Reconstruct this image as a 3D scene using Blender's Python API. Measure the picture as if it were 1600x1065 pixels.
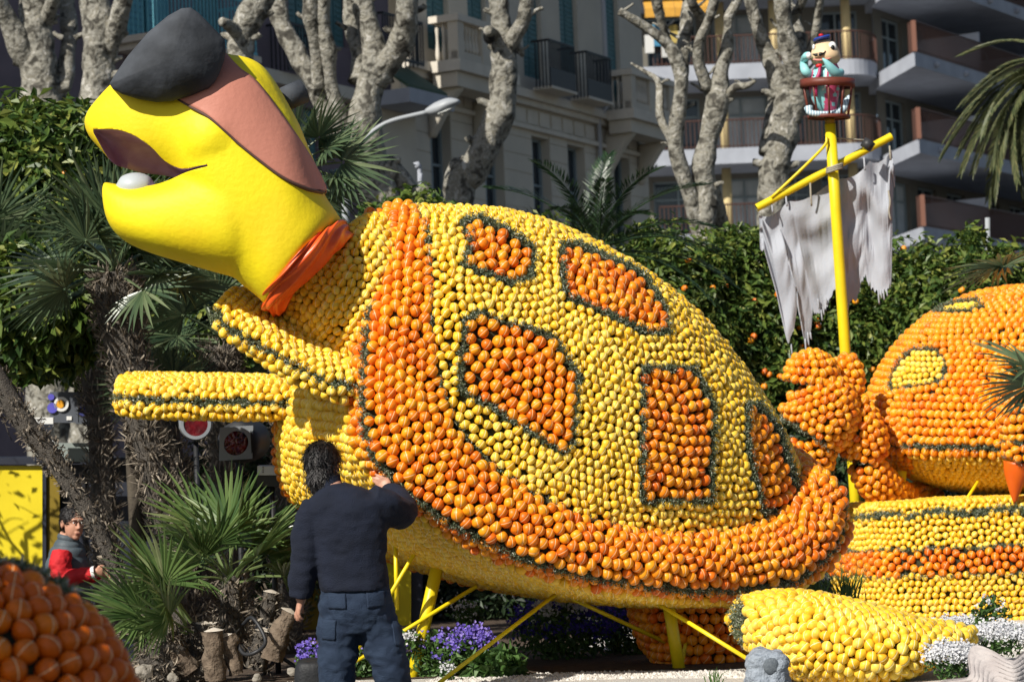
import bpy, math, random
import numpy as np
from mathutils import Vector, Matrix, kdtree
from mathutils.bvhtree import BVHTree
from mathutils import noise as mnoise

rng = np.random.default_rng(7)
random.seed(7)
for o in list(bpy.data.objects):
    bpy.data.objects.remove(o)
SC = bpy.context.scene
COL = SC.collection

# ---------------------------------------------------------------- camera
FPX = 4000.0                      # focal length in photo pixels (1600 wide)
CAM = np.array((0.0, 0.0, 1.30))
PITCH, ROLL = math.radians(3.83), math.radians(2.3)
R0 = np.array((1.0, 0, 0)); FW = np.array((0, math.cos(PITCH), math.sin(PITCH)))
U0 = np.array((0, -math.sin(PITCH), math.cos(PITCH)))
RT = math.cos(ROLL) * R0 - math.sin(ROLL) * U0
UP = math.sin(ROLL) * R0 + math.cos(ROLL) * U0
cam_d = bpy.data.cameras.new('camera'); cam = bpy.data.objects.new('camera', cam_d); COL.objects.link(cam)
cam.matrix_world = Matrix(((RT[0], UP[0], -FW[0], CAM[0]), (RT[1], UP[1], -FW[1], CAM[1]), (RT[2], UP[2], -FW[2], CAM[2]), (0, 0, 0, 1)))
cam_d.sensor_width = 36.0; cam_d.lens = 36.0 * FPX / 1600.0
cam_d.clip_start = 0.5; cam_d.clip_end = 2000
cam_d.dof.use_dof = True; cam_d.dof.focus_distance = 14.1; cam_d.dof.aperture_fstop = 4.8
SC.camera = cam

# ---------------------------------------------------------------- light
SUN_AZ, SUN_EL = math.radians(38), math.radians(37)     # from behind-left of the camera
S_DIR = np.array((-math.sin(SUN_AZ) * math.cos(SUN_EL), -math.cos(SUN_AZ) * math.cos(SUN_EL), math.sin(SUN_EL)))
W = bpy.data.worlds.new('World'); SC.world = W; W.use_nodes = True
wn = W.node_tree.nodes; bg = wn['Background']
sky = wn.new('ShaderNodeTexSky'); sky.sky_type = 'NISHITA'; sky.sun_disc = False
sky.sun_elevation = SUN_EL
sky.sun_rotation = math.atan2(S_DIR[0], S_DIR[1])
W.node_tree.links.new(sky.outputs[0], bg.inputs[0]); bg.inputs[1].default_value = 0.062
sd = bpy.data.lights.new('sun', 'SUN'); sd.energy = 5.0; sd.angle = math.radians(0.5); sd.color = (1.0, 0.95, 0.86)
sun = bpy.data.objects.new('sun', sd); COL.objects.link(sun)
sun.rotation_euler = Vector(-S_DIR).to_track_quat('-Z', 'Y').to_euler()
SC.view_settings.view_transform = 'Standard'; SC.view_settings.look = 'None'
SC.view_settings.exposure = 0.24; SC.view_settings.gamma = 1.0; SC.view_settings.use_curve_mapping = False
SC.cycles.max_bounces = 6; SC.cycles.diffuse_bounces = 3; SC.cycles.glossy_bounces = 2
SC.cycles.transmission_bounces = 3; SC.cycles.transparent_max_bounces = 4
SC.cycles.use_denoising = True

# ---------------------------------------------------------------- placing
def P(px, py, d):
    """world point seen at photo pixel (px,py) at depth d (metres along the view)"""
    px = np.asarray(px, float); py = np.asarray(py, float); d = np.asarray(d, float)
    return CAM + d[..., None] * (FW + ((px - 800) / FPX)[..., None] * RT - ((py - 532.5) / FPX)[..., None] * UP)
def proj(p):
    q = np.asarray(p) - CAM
    d = q @ FW
    return np.stack((800 + FPX * (q @ RT) / d, 532.5 - FPX * (q @ UP) / d, d), -1)
def nrm(v):
    v = np.asarray(v, float)
    return v / np.maximum(np.linalg.norm(v, axis=-1, keepdims=True), 1e-9)

# ---------------------------------------------------------------- objects
ORG = {}
def tag(o, label=None, cat=None, group=None, kind=None):
    if label: o['label'] = label
    if cat: o['category'] = cat
    if group: o['group'] = group
    if kind: o['kind'] = kind
    return o
def thing(name, loc, label, cat, group=None):
    o = bpy.data.objects.new(name, None); COL.objects.link(o)
    o.empty_display_size = 0.1
    o.location = loc; ORG[o.name] = np.array(loc, float)
    return tag(o, label, cat, group)
def mkmesh(name, V, F, mats, smooth=True, attrs=None, fmat=None):
    V = np.asarray(V, np.float32)
    me = bpy.data.meshes.new(name)
    if isinstance(F, np.ndarray):
        k = F.shape[1]; n = len(F)
        flat = F.astype(np.int32).ravel(); starts = np.arange(0, n * k, k, dtype=np.int32); tot = np.full(n, k, np.int32)
    else:
        n = len(F); tot = np.array([len(f) for f in F], np.int32)
        flat = np.array([i for f in F for i in f], np.int32); starts = np.concatenate(([0], np.cumsum(tot)[:-1])).astype(np.int32)
    me.vertices.add(len(V)); me.vertices.foreach_set('co', V.ravel())
    me.loops.add(len(flat)); me.loops.foreach_set('vertex_index', flat)
    me.polygons.add(n); me.polygons.foreach_set('loop_start', starts)
    me.polygons.foreach_set('use_smooth', np.full(n, smooth, bool))
    if fmat is not None: me.polygons.foreach_set('material_index', np.asarray(fmat, np.int32))
    for m in (mats if isinstance(mats, (list, tuple)) else [mats]): me.materials.append(m)
    if attrs:
        for k, a in attrs.items():
            a = np.asarray(a, np.float32)
            t = 'FLOAT' if a.ndim == 1 else 'FLOAT_VECTOR'
            at = me.attributes.new(k, t, 'POINT')
            at.data.foreach_set('value' if t == 'FLOAT' else 'vector', a.ravel())
    me.update(calc_edges=True); me.validate()
    return me
def obj(name, V, F, mats, parent=None, **kw):
    """link one mesh object; V in world coordinates"""
    V = np.asarray(V, float)
    if parent is not None: org = ORG[parent.name]
    else:
        org = V.mean(0); org[2] = V[:, 2].min()
    o = bpy.data.objects.new(name, mkmesh(name, V - org, F, mats, **kw)); COL.objects.link(o)
    ORG[o.name] = np.array(org, float)
    if parent is not None: o.parent = parent
    else: o.location = org
    return o
def inst(name, me, parent, pos, rot=None, sc=1.0):
    """an object that shares mesh data, at world position pos"""
    o = bpy.data.objects.new(name, me); COL.objects.link(o)
    org = ORG[parent.name] if parent is not None else np.zeros(3)
    m = Matrix.Translation(Vector(np.asarray(pos) - org))
    if rot is not None: m = m @ Matrix([list(map(float, r)) for r in rot]).to_4x4()
    if sc != 1.0: m = m @ Matrix.Diagonal((sc, sc, sc, 1))
    o.matrix_basis = m
    if parent is not None: o.parent = parent
    ORG[o.name] = np.asarray(pos, float)
    return o
def copy_tree(o, parent=None):
    c = o.copy(); COL.objects.link(c)
    if parent is not None: c.parent = parent
    ORG[c.name] = ORG.get(o.name, np.zeros(3))
    for ch in [x for x in bpy.data.objects if x.parent == o]: copy_tree(ch, c)
    return c

# ---------------------------------------------------------------- geometry helpers
class MB:
    def __init__(s): s.V = []; s.F = []; s.A = []; s.n = 0
    def add(s, V, F, a=0.5):
        V = np.asarray(V, float); s.V.append(V); s.A.append(np.full(len(V), a))
        s.F += [tuple(int(i) + s.n for i in f) for f in F]; s.n += len(V); return s
    def box(s, c, h, X=(1, 0, 0), Y=(0, 1, 0), Z=(0, 0, 1), a=0.5):
        X, Y, Z = map(np.array, (X, Y, Z)); c = np.array(c, float)
        v = [c + sx * h[0] * X + sy * h[1] * Y + sz * h[2] * Z for sz in (-1, 1) for sy in (-1, 1) for sx in (-1, 1)]
        return s.add(v, [(0, 2, 3, 1), (4, 5, 7, 6), (0, 1, 5, 4), (2, 6, 7, 3), (0, 4, 6, 2), (1, 3, 7, 5)], a)
    def tube(s, pts, rad, n=8, a=0.5, cap=True):
        V, F = tube(pts, rad, n, cap); return s.add(V, F, a)
    def grid(s, G, closed=True, cap=True, a=0.5):
        V, F = gridmesh(G, closed, cap); return s.add(V, F, a)
    def obj(s, name, mats, parent=None, smooth=False, **kw):
        return obj(name, np.concatenate(s.V), s.F, mats, parent, smooth=smooth, attrs={'rnd': np.concatenate(s.A)}, **kw)
def frames(pts):
    pts = np.asarray(pts, float); t = np.gradient(pts, axis=0); t = nrm(t)
    ref = np.array((0, 0, 1.0)) if abs(t[0][2]) < .9 else np.array((1.0, 0, 0))
    a = []; cur = ref
    for k in t:
        cur = cur - k * (cur @ k); cur = cur / np.linalg.norm(cur); a.append(cur)
    a = np.array(a); b = np.cross(t, a)
    return t, a, b
def tubegrid(pts, rad, n=8):
    pts = np.asarray(pts, float); rad = np.broadcast_to(np.asarray(rad, float), (len(pts),))
    t, a, b = frames(pts); th = np.linspace(0, 2 * np.pi, n, endpoint=False)
    return pts[:, None] + rad[:, None, None] * (np.cos(th)[None, :, None] * a[:, None] + np.sin(th)[None, :, None] * b[:, None])
def gridmesh(G, closed=True, cap=True):
    nu, nv = G.shape[:2]; V = G.reshape(-1, 3); F = []
    m = nv if closed else nv - 1
    i, j = np.meshgrid(np.arange(nu - 1), np.arange(m), indexing='ij'); i = i.ravel(); j = j.ravel(); j2 = (j + 1) % nv
    Q = np.stack((i * nv + j, (i + 1) * nv + j, (i + 1) * nv + j2, i * nv + j2), 1)
    F = [tuple(q) for q in Q]
    if closed and cap:
        V = np.concatenate((V, G[0].mean(0)[None], G[-1].mean(0)[None])); c0 = nu * nv; c1 = c0 + 1
        for k in range(nv):
            k2 = (k + 1) % nv
            F.append((c0, k, k2)); F.append((c1, (nu - 1) * nv + k2, (nu - 1) * nv + k))
    return V, F
def tube(pts, rad, n=8, cap=True): return gridmesh(tubegrid(pts, rad, n), True, cap)
def spline(pts, n, closed=False):
    """Catmull-Rom through rows of pts, n samples, roughly even in arc length"""
    p = np.asarray(pts, float)
    k = len(p); 
    if k == 2: 
        w = np.linspace(0, 1, n)[:, None]; return p[0] * (1 - w) + p[1] * w
    q = np.concatenate((p[:1] * 2 - p[1:2], p, p[-1:] * 2 - p[-2:-1]))
    u = np.linspace(0, k - 1 - 1e-9, n); i = u.astype(int); f = (u - i)[:, None]
    a, b, c, d = q[i], q[i + 1], q[i + 2], q[i + 3]
    return 0.5 * (2 * b + (c - a) * f + (2 * a - 5 * b + 4 * c - d) * f ** 2 + (3 * b - a - 3 * c + d) * f ** 3)
def loft(secs, nu, nv, power=2.0):
    """secs: rows of (centre, a, b) 3-vectors -> closed grid of super-elliptic rings"""
    S = spline(np.array([np.concatenate(s) for s in secs]), nu)
    th = np.linspace(0, 2 * np.pi, nv, endpoint=False)
    c, s = np.cos(th), np.sin(th); e = 2.0 / power
    c = np.sign(c) * np.abs(c) ** e; s = np.sign(s) * np.abs(s) ** e
    return S[:, None, 0:3] + c[None, :, None] * S[:, None, 3:6] + s[None, :, None] * S[:, None, 6:9]
def profile(secs, nu, nv, power=2.0):
    """secs: (top px, bottom px, half depth m, depth m): an outline in the view inflated to real depth"""
    L = []
    for (t, b, hd, d) in secs:
        T, B = P(t[0], t[1], d), P(b[0], b[1], d)
        L.append(((T + B) / 2, (T - B) / 2, -FW * hd))
    return loft(L, nu, nv, power)
def gnormals(G, closed):
    du = np.gradient(G, axis=0)
    if closed: dv = (np.roll(G, -1, 1) - np.roll(G, 1, 1)) / 2
    else: dv = np.gradient(G, axis=1)
    return nrm(np.cross(du, dv))
def union(grids, voxel, smooth=2, cut=None):
    """voxel union of closed grids -> (V, F)"""
    m = MB()
    for g in grids: m.grid(g)
    me = mkmesh('tmp', np.concatenate(m.V), m.F, [])
    o = bpy.data.objects.new('tmp', me); COL.objects.link(o)
    md = o.modifiers.new('r', 'REMESH'); md.mode = 'VOXEL'; md.voxel_size = voxel
    if smooth:
        ms = o.modifiers.new('s', 'SMOOTH'); ms.factor = .5; ms.iterations = smooth
    dg = bpy.context.evaluated_depsgraph_get(); dg.update()
    r = bpy.data.meshes.new_from_object(o.evaluated_get(dg))
    V = np.empty(len(r.vertices) * 3, np.float32); r.vertices.foreach_get('co', V); V = V.reshape(-1, 3)
    F = np.empty(len(r.polygons) * 4, np.int32)
    if len(r.loops) == len(F): r.loops.foreach_get('vertex_index', F); F = F.reshape(-1, 4)
    else: F = [tuple(p.vertices) for p in r.polygons]
    bpy.data.objects.remove(o); bpy.data.meshes.remove(me); bpy.data.meshes.remove(r)
    return V.astype(float), F
def inpoly(x, y, poly):
    p = np.asarray(poly, float); r = np.zeros(len(x), bool); j = len(p) - 1
    for i in range(len(p)):
        xi, yi, xj, yj = p[i, 0], p[i, 1], p[j, 0], p[j, 1]
        c = ((yi > y) != (yj > y)) & (x < (xj - xi) * (y - yi) / (yj - yi + 1e-12) + xi); r ^= c; j = i
    return r
def distpoly(x, y, pts, closed=True):
    p = np.asarray(pts, float); q = np.stack((x, y), 1); best = np.full(len(x), 1e9)
    n = len(p) if closed else len(p) - 1
    for i in range(n):
        a = p[i]; b = p[(i + 1) % len(p)]; ab = b - a
        t = np.clip(((q - a) @ ab) / (ab @ ab + 1e-9), 0, 1)
        best = np.minimum(best, np.linalg.norm(q - a - t[:, None] * ab, axis=1))
    return best
def fbm(p, s=1.0, o=3): return mnoise.fractal(Vector(p) * s, 1.0, 2.0, o)
def displace(G, nrmls, amp, s, o=3):
    sh = G.shape; g = G.reshape(-1, 3); n = nrmls.reshape(-1, 3)
    d = np.array([fbm(p, s, o) for p in g]); return (g + n * (d * amp)[:, None]).reshape(sh)

# ---------------------------------------------------------------- materials
def newmat(name):
    m = bpy.data.materials.new(name); m.use_nodes = True
    return m, m.node_tree.nodes, m.node_tree.links, m.node_tree.nodes['Principled BSDF']
def M(name, col, rough=.6, col2=None, scale=6., bump=0., bscale=None, metal=0., spec=.4, detail=6., contrast=(.35, .65), coat=0.):
    m, N, L, b = newmat(name)
    b.inputs['Roughness'].default_value = rough; b.inputs['Metallic'].default_value = metal
    b.inputs['Specular IOR Level'].default_value = spec
    b.inputs['Base Color'].default_value = (*col, 1)
    if coat: b.inputs['Coat Weight'].default_value = coat
    tc = N.new('ShaderNodeTexCoord')
    if col2 is not None:
        nz = N.new('ShaderNodeTexNoise'); nz.inputs['Scale'].default_value = scale; nz.inputs['Detail'].default_value = detail
        L.new(tc.outputs['Object'], nz.inputs['Vector'])
        r = N.new('ShaderNodeValToRGB'); r.color_ramp.elements[0].position, r.color_ramp.elements[1].position = contrast
        r.color_ramp.elements[0].color = (*col, 1); r.color_ramp.elements[1].color = (*col2, 1)
        L.new(nz.outputs[0], r.inputs[0]); L.new(r.outputs[0], b.inputs['Base Color'])
    if bump:
        n2 = N.new('ShaderNodeTexNoise'); n2.inputs['Scale'].default_value = bscale or scale * 4; n2.inputs['Detail'].default_value = 5
        L.new(tc.outputs['Object'], n2.inputs['Vector'])
        bp = N.new('ShaderNodeBump'); bp.inputs['Strength'].default_value = bump; bp.inputs['Distance'].default_value = .02
        L.new(n2.outputs[0], bp.inputs['Height']); L.new(bp.outputs[0], b.inputs['Normal'])
    return m
def leafmat(name, cols, rough=.45, trans=.25, spec=.4):
    """leaf colour picked by the per-leaf 'rnd' attribute, a little translucent"""
    m, N, L, b = newmat(name)
    at = N.new('ShaderNodeAttribute'); at.attribute_name = 'rnd'
    r = N.new('ShaderNodeValToRGB'); e = r.color_ramp.elements
    while len(e) < len(cols): e.new(.5)
    for i, c in enumerate(cols):
        e[i].position = i / (len(cols) - 1); e[i].color = (*c, 1)
    L.new(at.outputs['Fac'], r.inputs[0]); L.new(r.outputs[0], b.inputs['Base Color'])
    b.inputs['Roughness'].default_value = rough; b.inputs['Specular IOR Level'].default_value = spec
    if trans:
        t = N.new('ShaderNodeBsdfTranslucent'); L.new(r.outputs[0], t.inputs['Color'])
        mx = N.new('ShaderNodeMixShader'); mx.inputs[0].default_value = trans
        out = N['Material Output']
        L.new(b.outputs[0], mx.inputs[1]); L.new(t.outputs[0], mx.inputs[2]); L.new(mx.outputs[0], out.inputs[0])
    return m
def fruitmat(name, cols, band, rough=.38, pore=60., bumps=.25):
    """citrus peel: colour by fruit, pores, a calyx dot and the rubber band that ties each fruit on"""
    m, N, L, b = newmat(name)
    at = N.new('ShaderNodeAttribute'); at.attribute_name = 'rnd'
    lc = N.new('ShaderNodeAttribute'); lc.attribute_name = 'lc'
    r = N.new('ShaderNodeValToRGB'); e = r.color_ramp.elements
    while len(e) < len(cols): e.new(.5)
    for i, c in enumerate(cols):
        e[i].position = i / (len(cols) - 1); e[i].color = (*c, 1)
    L.new(at.outputs['Fac'], r.inputs[0])
    # blotch inside one fruit
    nz = N.new('ShaderNodeTexNoise'); nz.inputs['Scale'].default_value = 1.3; nz.inputs['Detail'].default_value = 3
    ad = N.new('ShaderNodeVectorMath'); ad.operation = 'ADD'; sc = N.new('ShaderNodeVectorMath'); sc.operation = 'SCALE'
    cb = N.new('ShaderNodeCombineXYZ')
    for i in range(3): L.new(at.outputs['Fac'], cb.inputs[i])
    L.new(cb.outputs[0], sc.inputs[0]); sc.inputs['Scale'].default_value = 37.
    L.new(lc.outputs['Vector'], ad.inputs[0]); L.new(sc.outputs[0], ad.inputs[1]); L.new(ad.outputs[0], nz.inputs['Vector'])
    hs = N.new('ShaderNodeHueSaturation'); mr = N.new('ShaderNodeMapRange')
    mr.inputs['From Min'].default_value = .3; mr.inputs['From Max'].default_value = .7
    mr.inputs['To Min'].default_value = .80; mr.inputs['To Max'].default_value = 1.1
    L.new(nz.outputs[0], mr.inputs[0]); L.new(mr.outputs[0], hs.inputs['Value']); L.new(r.outputs[0], hs.inputs['Color'])
    sx = N.new('ShaderNodeSeparateXYZ'); L.new(lc.outputs['Vector'], sx.inputs[0])
    ab = N.new('ShaderNodeMath'); ab.operation = 'ABSOLUTE'; L.new(sx.outputs[0], ab.inputs[0])
    lt = N.new('ShaderNodeMath'); lt.operation = 'LESS_THAN'; L.new(ab.outputs[0], lt.inputs[0]); lt.inputs[1].default_value = .045
    mx = N.new('ShaderNodeMix'); mx.data_type = 'RGBA'
    L.new(lt.outputs[0], mx.inputs['Factor']); L.new(hs.outputs[0], mx.inputs[6]); mx.inputs[7].default_value = (*band, 1)
    L.new(mx.outputs[2], b.inputs['Base Color'])
    n2 = N.new('ShaderNodeTexNoise'); n2.inputs['Scale'].default_value = 9.; n2.inputs['Detail'].default_value = 2
    L.new(ad.outputs[0], n2.inputs['Vector'])
    # band digs into the peel
    mr2 = N.new('ShaderNodeMapRange'); mr2.inputs['From Max'].default_value = .16; L.new(ab.outputs[0], mr2.inputs[0])
    m2 = N.new('ShaderNodeMath'); m2.operation = 'MULTIPLY_ADD'; m2.inputs[1].default_value = .35
    L.new(n2.outputs[0], m2.inputs[0]); L.new(mr2.outputs[0], m2.inputs[2])
    bp = N.new('ShaderNodeBump'); bp.inputs['Strength'].default_value = bumps; bp.inputs['Distance'].default_value = .006
    L.new(m2.outputs[0], bp.inputs['Height']); L.new(bp.outputs[0], b.inputs['Normal'])
    b.inputs['Roughness'].default_value = rough; b.inputs['Specular IOR Level'].default_value = .35
    return m

MORANGE = fruitmat('orange_peel', [(.74, .135, .005), (.86, .225, .006), (.89, .30, .008), (.90, .355, .012)], (.92, .58, .30))
MLEMON = fruitmat('lemon_peel', [(.83, .45, .018), (.88, .53, .026), (.89, .58, .045), (.89, .63, .10)], (.92, .80, .48), rough=.42)
MBASE = M('dark_netting', (.02, .022, .012), .9, (.05, .05, .02), 30, .5)
MMOSS = leafmat('trim_greenery', [(.045, .065, .028), (.11, .145, .07), (.22, .25, .15), (.52, .54, .46)], .6, .15)
YEL_PAINT = M('yellow_metal_paint', (.80, .62, .01), .4, (.72, .55, .01), 5, .05)

# ---------------------------------------------------------------- fruit meshes
NV_ = 6
def fruit_shape(kind, k):
    seg, rings = 11, 6
    V = [(0, 0, 1.0)]
    for i in range(1, rings + 1):
        th = i / rings * math.radians(128)
        for j in range(seg):
            a = 2 * math.pi * (j + .5 * (i % 2)) / seg
            V.append((math.sin(th) * math.cos(a), math.sin(th) * math.sin(a), math.cos(th)))
    V = np.array(V); F = []
    for j in range(seg): F.append((0, 1 + j, 1 + (j + 1) % seg))
    for i in range(rings - 1):
        a0 = 1 + i * seg; b0 = a0 + seg; o = i % 2
        for j in range(seg):
            j2 = (j + 1) % seg
            if (i + 1) % 2 == 0: F += [(a0 + j, b0 + j, a0 + j2), (b0 + j, b0 + j2, a0 + j2)]
            else: F += [(a0 + j, b0 + j, b0 + j2), (a0 + j, b0 + j2, a0 + j2)]
    lc = V.copy()
    ang = [0.2, 1.3, 2.2, -.5, .8, 1.9][k]; ax = np.array((math.cos(ang), math.sin(ang), 0.0))
    if kind == 'lemon':
        tlt = [0, .5, -.4, .9, .1, -.7][k]
        ax = nrm(ax * math.cos(tlt) + np.array((0, 0, 1)) * math.sin(tlt))
        c = V @ ax
        s = 1 + .10 * c ** 2 + .20 * np.maximum(np.abs(c) - .84, 0) / .16
        V = V * .97 + np.outer((s - 1) * np.sign(c) * 1.0, ax) 
    else:
        c = V @ ax
        V = V * [1, .97, 1.03, 1, 1.05, .95][k] - np.outer(.05 * c, ax)
    return V, np.array(F), lc
FR = {k: [fruit_shape(k, i) for i in range(NV_)] for k in ('orange', 'lemon')}
FMESH = {}
for k, mt in (('orange', MORANGE), ('lemon', MLEMON)):
    FMESH[k] = []
    for i in range(18):
        V, F, lc = FR[k][i % NV_]
        rv = (i + .5) / 18 if i % 2 else ((i * 7) % 18 + .5) / 18
        me = mkmesh(k, V, F, mt, attrs={'rnd': np.full(len(V), rv), 'lc': lc}); me['r'] = rv; FMESH[k].append(me)

class Skin:
    """candidate points over one or more surface grids"""
    def __init__(s): s.p = []; s.n = []; s.row = []; s.al = []; s.u = []; s.v = []; s.id = []
    def add(s, G, closed, density=9000, rowax=1, flip=False, ident=0, Nrm=None, rowflip=False):
        G = np.asarray(G, float)
        N = gnormals(G, closed) if Nrm is None else Nrm
        if flip: N = -N
        if closed:
            G = np.concatenate((G, G[:, :1]), 1); N = np.concatenate((N, N[:, :1]), 1)
        nu, nv = G.shape[:2]
        su = np.zeros((nu, nv)); su[1:] = np.cumsum(np.linalg.norm(np.diff(G, axis=0), axis=2), 0)
        sv = np.zeros((nu, nv)); sv[:, 1:] = np.cumsum(np.linalg.norm(np.diff(G, axis=1), axis=2), 1)
        if rowflip:
            su = su.max(0, keepdims=True) - su; sv = sv.max(1, keepdims=True) - sv
        a = G[:-1, :-1]; b = G[1:, :-1]; c = G[1:, 1:]; d = G[:-1, 1:]
        A = .5 * np.linalg.norm(np.cross(c - a, d - b), axis=2)
        tot = A.sum(); n = int(tot * density)
        idx = rng.choice(A.size, n, p=(A / tot).ravel()); i = idx // (nv - 1); j = idx % (nv - 1)
        f = rng.random(n); g = rng.random(n)
        def bl(X):
            w = (lambda q: q[:, None]) if X.ndim == 3 else (lambda q: q)
            return X[i, j] * w((1 - f) * (1 - g)) + X[i + 1, j] * w(f * (1 - g)) + X[i + 1, j + 1] * w(f * g) + X[i, j + 1] * w((1 - f) * g)
        s.p.append(bl(G)); s.n.append(nrm(bl(N)))
        r, al = (bl(sv), bl(su)) if rowax == 1 else (bl(su), bl(sv))
        s.row.append(r); s.al.append(al)
        s.u.append((i + f) / (nu - 1)); s.v.append((j + g) / (nv - 1)); s.id.append(np.full(n, ident))
        return s
    def done(s):
        for k in ('p', 'n', 'row', 'al', 'u', 'v', 'id'): setattr(s, k, np.concatenate(getattr(s, k)))
        return s
def pack(sk, kinds, rad, tight=.795, relax=18):
    """kinds: array of '' / 'orange' / 'lemon' per candidate, rad: radius per candidate -> picked candidate indices.
    Rows are laid first, gaps filled next, then neighbours push each other into place on the surface."""
    ok = np.nonzero(kinds != '')[0]
    pitch = 2 * rad[ok] * .86
    rr = sk.row[ok] / pitch; fr = rr - np.floor(rr)
    off = np.abs(fr - .5) > .17
    key = np.lexsort((sk.al[ok], np.floor(rr), sk.id[ok], kinds[ok] == 'lemon', off))
    order = ok[key]; n_row = int((~off).sum())
    kd = kdtree.KDTree(len(ok))
    for i in ok: kd.insert(sk.p[i], int(i))
    kd.balance()
    alive = np.zeros(len(sk.p), bool); alive[ok] = True
    out = []
    Rm = max(rad[ok].max(), .03)
    for c, i in enumerate(order):
        if c == n_row:                       # second pass: fill what is left a little closer
            alive[:] = False; alive[ok] = True
            for i2 in out:
                ri = rad[i2]
                for (co, j, dd) in kd.find_range(sk.p[i2], (ri + Rm) * tight * .90):
                    if dd < (ri + rad[j]) * tight * .90: alive[j] = False
        if not alive[i]: continue
        out.append(i); ri = rad[i]; k = tight if c < n_row else tight * .90
        for (co, j, dd) in kd.find_range(sk.p[i], (ri + Rm) * k):
            if dd < (ri + rad[j]) * k: alive[j] = False
    out = np.array(out, int)
    kd_by = {}
    for kk in ('orange', 'lemon'):
        w = np.nonzero(kinds == kk)[0]
        if len(w):
            t = kdtree.KDTree(len(w))
            for i in w: t.insert(sk.p[i], int(i))
            t.balance(); kd_by[kk] = t
    pos = sk.p[out].copy(); r = rad[out]
    for it in range(relax):
        p = pos; t = kdtree.KDTree(len(out))
        for i, v in enumerate(p): t.insert(v, i)
        t.balance(); mv = np.zeros_like(p)
        I, J, D = [], [], []
        for i in range(len(out)):
            for (co, j, dd) in t.find_range(p[i], (r[i] + Rm) * 1.15):
                if j > i: I.append(i); J.append(j); D.append(dd)
        if not I: break
        I, J, D = np.array(I), np.array(J), np.array(D); want = (r[I] + r[J]) * (1.12 if it < relax - 4 else 1.0)
        f = np.clip(want - D, 0, None) * .28; dv = (p[I] - p[J]) / np.maximum(D, 1e-6)[:, None] * f[:, None]
        np.add.at(mv, I, dv); np.add.at(mv, J, -dv)
        pos = p + np.clip(mv, -.02, .02)
        for i in range(len(out)):
            co, j, dd = kd_by[kinds[out[i]]].find(pos[i]); out[i] = j; n = sk.n[j]
            pos[i] = sk.p[j] if dd > .014 else pos[i] - n * ((pos[i] - sk.p[j]) @ n)
    # drop any that ended up on top of one another
    p = pos; t = kdtree.KDTree(len(out))
    for i, v in enumerate(p): t.insert(v, i)
    t.balance(); keep = np.ones(len(out), bool)
    for i in range(len(out)):
        if keep[i]:
            for (co, j, dd) in t.find_range(p[i], r[i] * 1.25):
                if j != i: keep[j] = False
    return out[keep], pos[keep]
def fruits(parent, pos, nor, kind, rad, names, limit=300, frame_up=UP, occl=None, bias=1.0):
    """fruit tied on a sculpture: the ones that show largest as objects of their own, the rest one mesh per kind"""
    pos = np.asarray(pos); n = nrm(nor)
    N = len(pos)
    # local frames: z = surface normal, x = normal of the rubber band's plane
    t = frame_up - n * (n @ frame_up)[:, None]; t = nrm(t + 1e-4)
    b = np.cross(t, n)
    ang = rng.normal(-.35, .45, N)
    x = nrm(b * np.cos(ang)[:, None] + t * np.sin(ang)[:, None]); y = np.cross(n, x)
    tl = rng.normal(0, .12, (N, 2))
    z = nrm(n + x * tl[:, :1] + y * tl[:, 1:]); x = nrm(x - z * (x * z).sum(1)[:, None]); y = np.cross(z, x)
    q = proj(pos); face = ((CAM - pos) * n).sum(1) / np.linalg.norm(pos - CAM, axis=1)
    inside = (q[:, 0] > -8) & (q[:, 0] < 1608) & (q[:, 1] > -8) & (q[:, 1] < 1073)
    score = (rad / q[:, 2]) ** 2 * np.clip(face + .25, 0, 1) * inside
    if occl is not None: score = score * occl(q)
    wv_ = (np.array([m_['r'] for m_ in FMESH['orange']]) + .05) ** (bias - 1) if bias >= 1 else (1.05 - np.array([m_['r'] for m_ in FMESH['orange']])) ** (1 / bias - 1)
    var = rng.choice(18, N, p=wv_ / wv_.sum()); size = rad * rng.normal(1.0, .045, N)
    for kd_ in ('orange', 'lemon'):
        ids = np.nonzero(kind == kd_)[0]
        if not len(ids): continue
        top = ids[np.argsort(-score[ids])][:limit]; top = top[score[top] > 0]
        rest = np.setdiff1d(ids, top)
        for i in top:
            inst(kd_, FMESH[kd_][var[i]], parent, pos[i], np.stack((x[i], y[i], z[i]), 1), float(size[i]))
        if len(rest):
            Vs, Fs, Rs, Ls = [], [], [], []; off = 0
            for k in range(NV_):
                r_ = rest[var[rest] % NV_ == k]
                if not len(r_): continue
                V, F, lc = FR[kd_][k]
                W_ = (V[None, :, 0:1] * x[r_][:, None] + V[None, :, 1:2] * y[r_][:, None] + V[None, :, 2:3] * z[r_][:, None]) * size[r_][:, None, None] + pos[r_][:, None]
                m = len(V)
                Vs.append(W_.reshape(-1, 3)); Fs.append((F[None] + (np.arange(len(r_)) * m)[:, None, None]).reshape(-1, 3) + off)
                rr_ = rng.random(len(r_)); rr_ = rr_ ** (1 / bias) if bias >= 1 else 1 - (1 - rr_) ** bias
                Rs.append(np.repeat(rr_, m)); Ls.append(np.tile(lc, (len(r_), 1))); off += len(r_) * m
            o = obj(names[kd_], np.concatenate(Vs), np.concatenate(Fs), MORANGE if kd_ == 'orange' else MLEMON, parent,
                    attrs={'rnd': np.concatenate(Rs), 'lc': np.concatenate(Ls)})
            o['kind'] = 'stuff'
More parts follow.
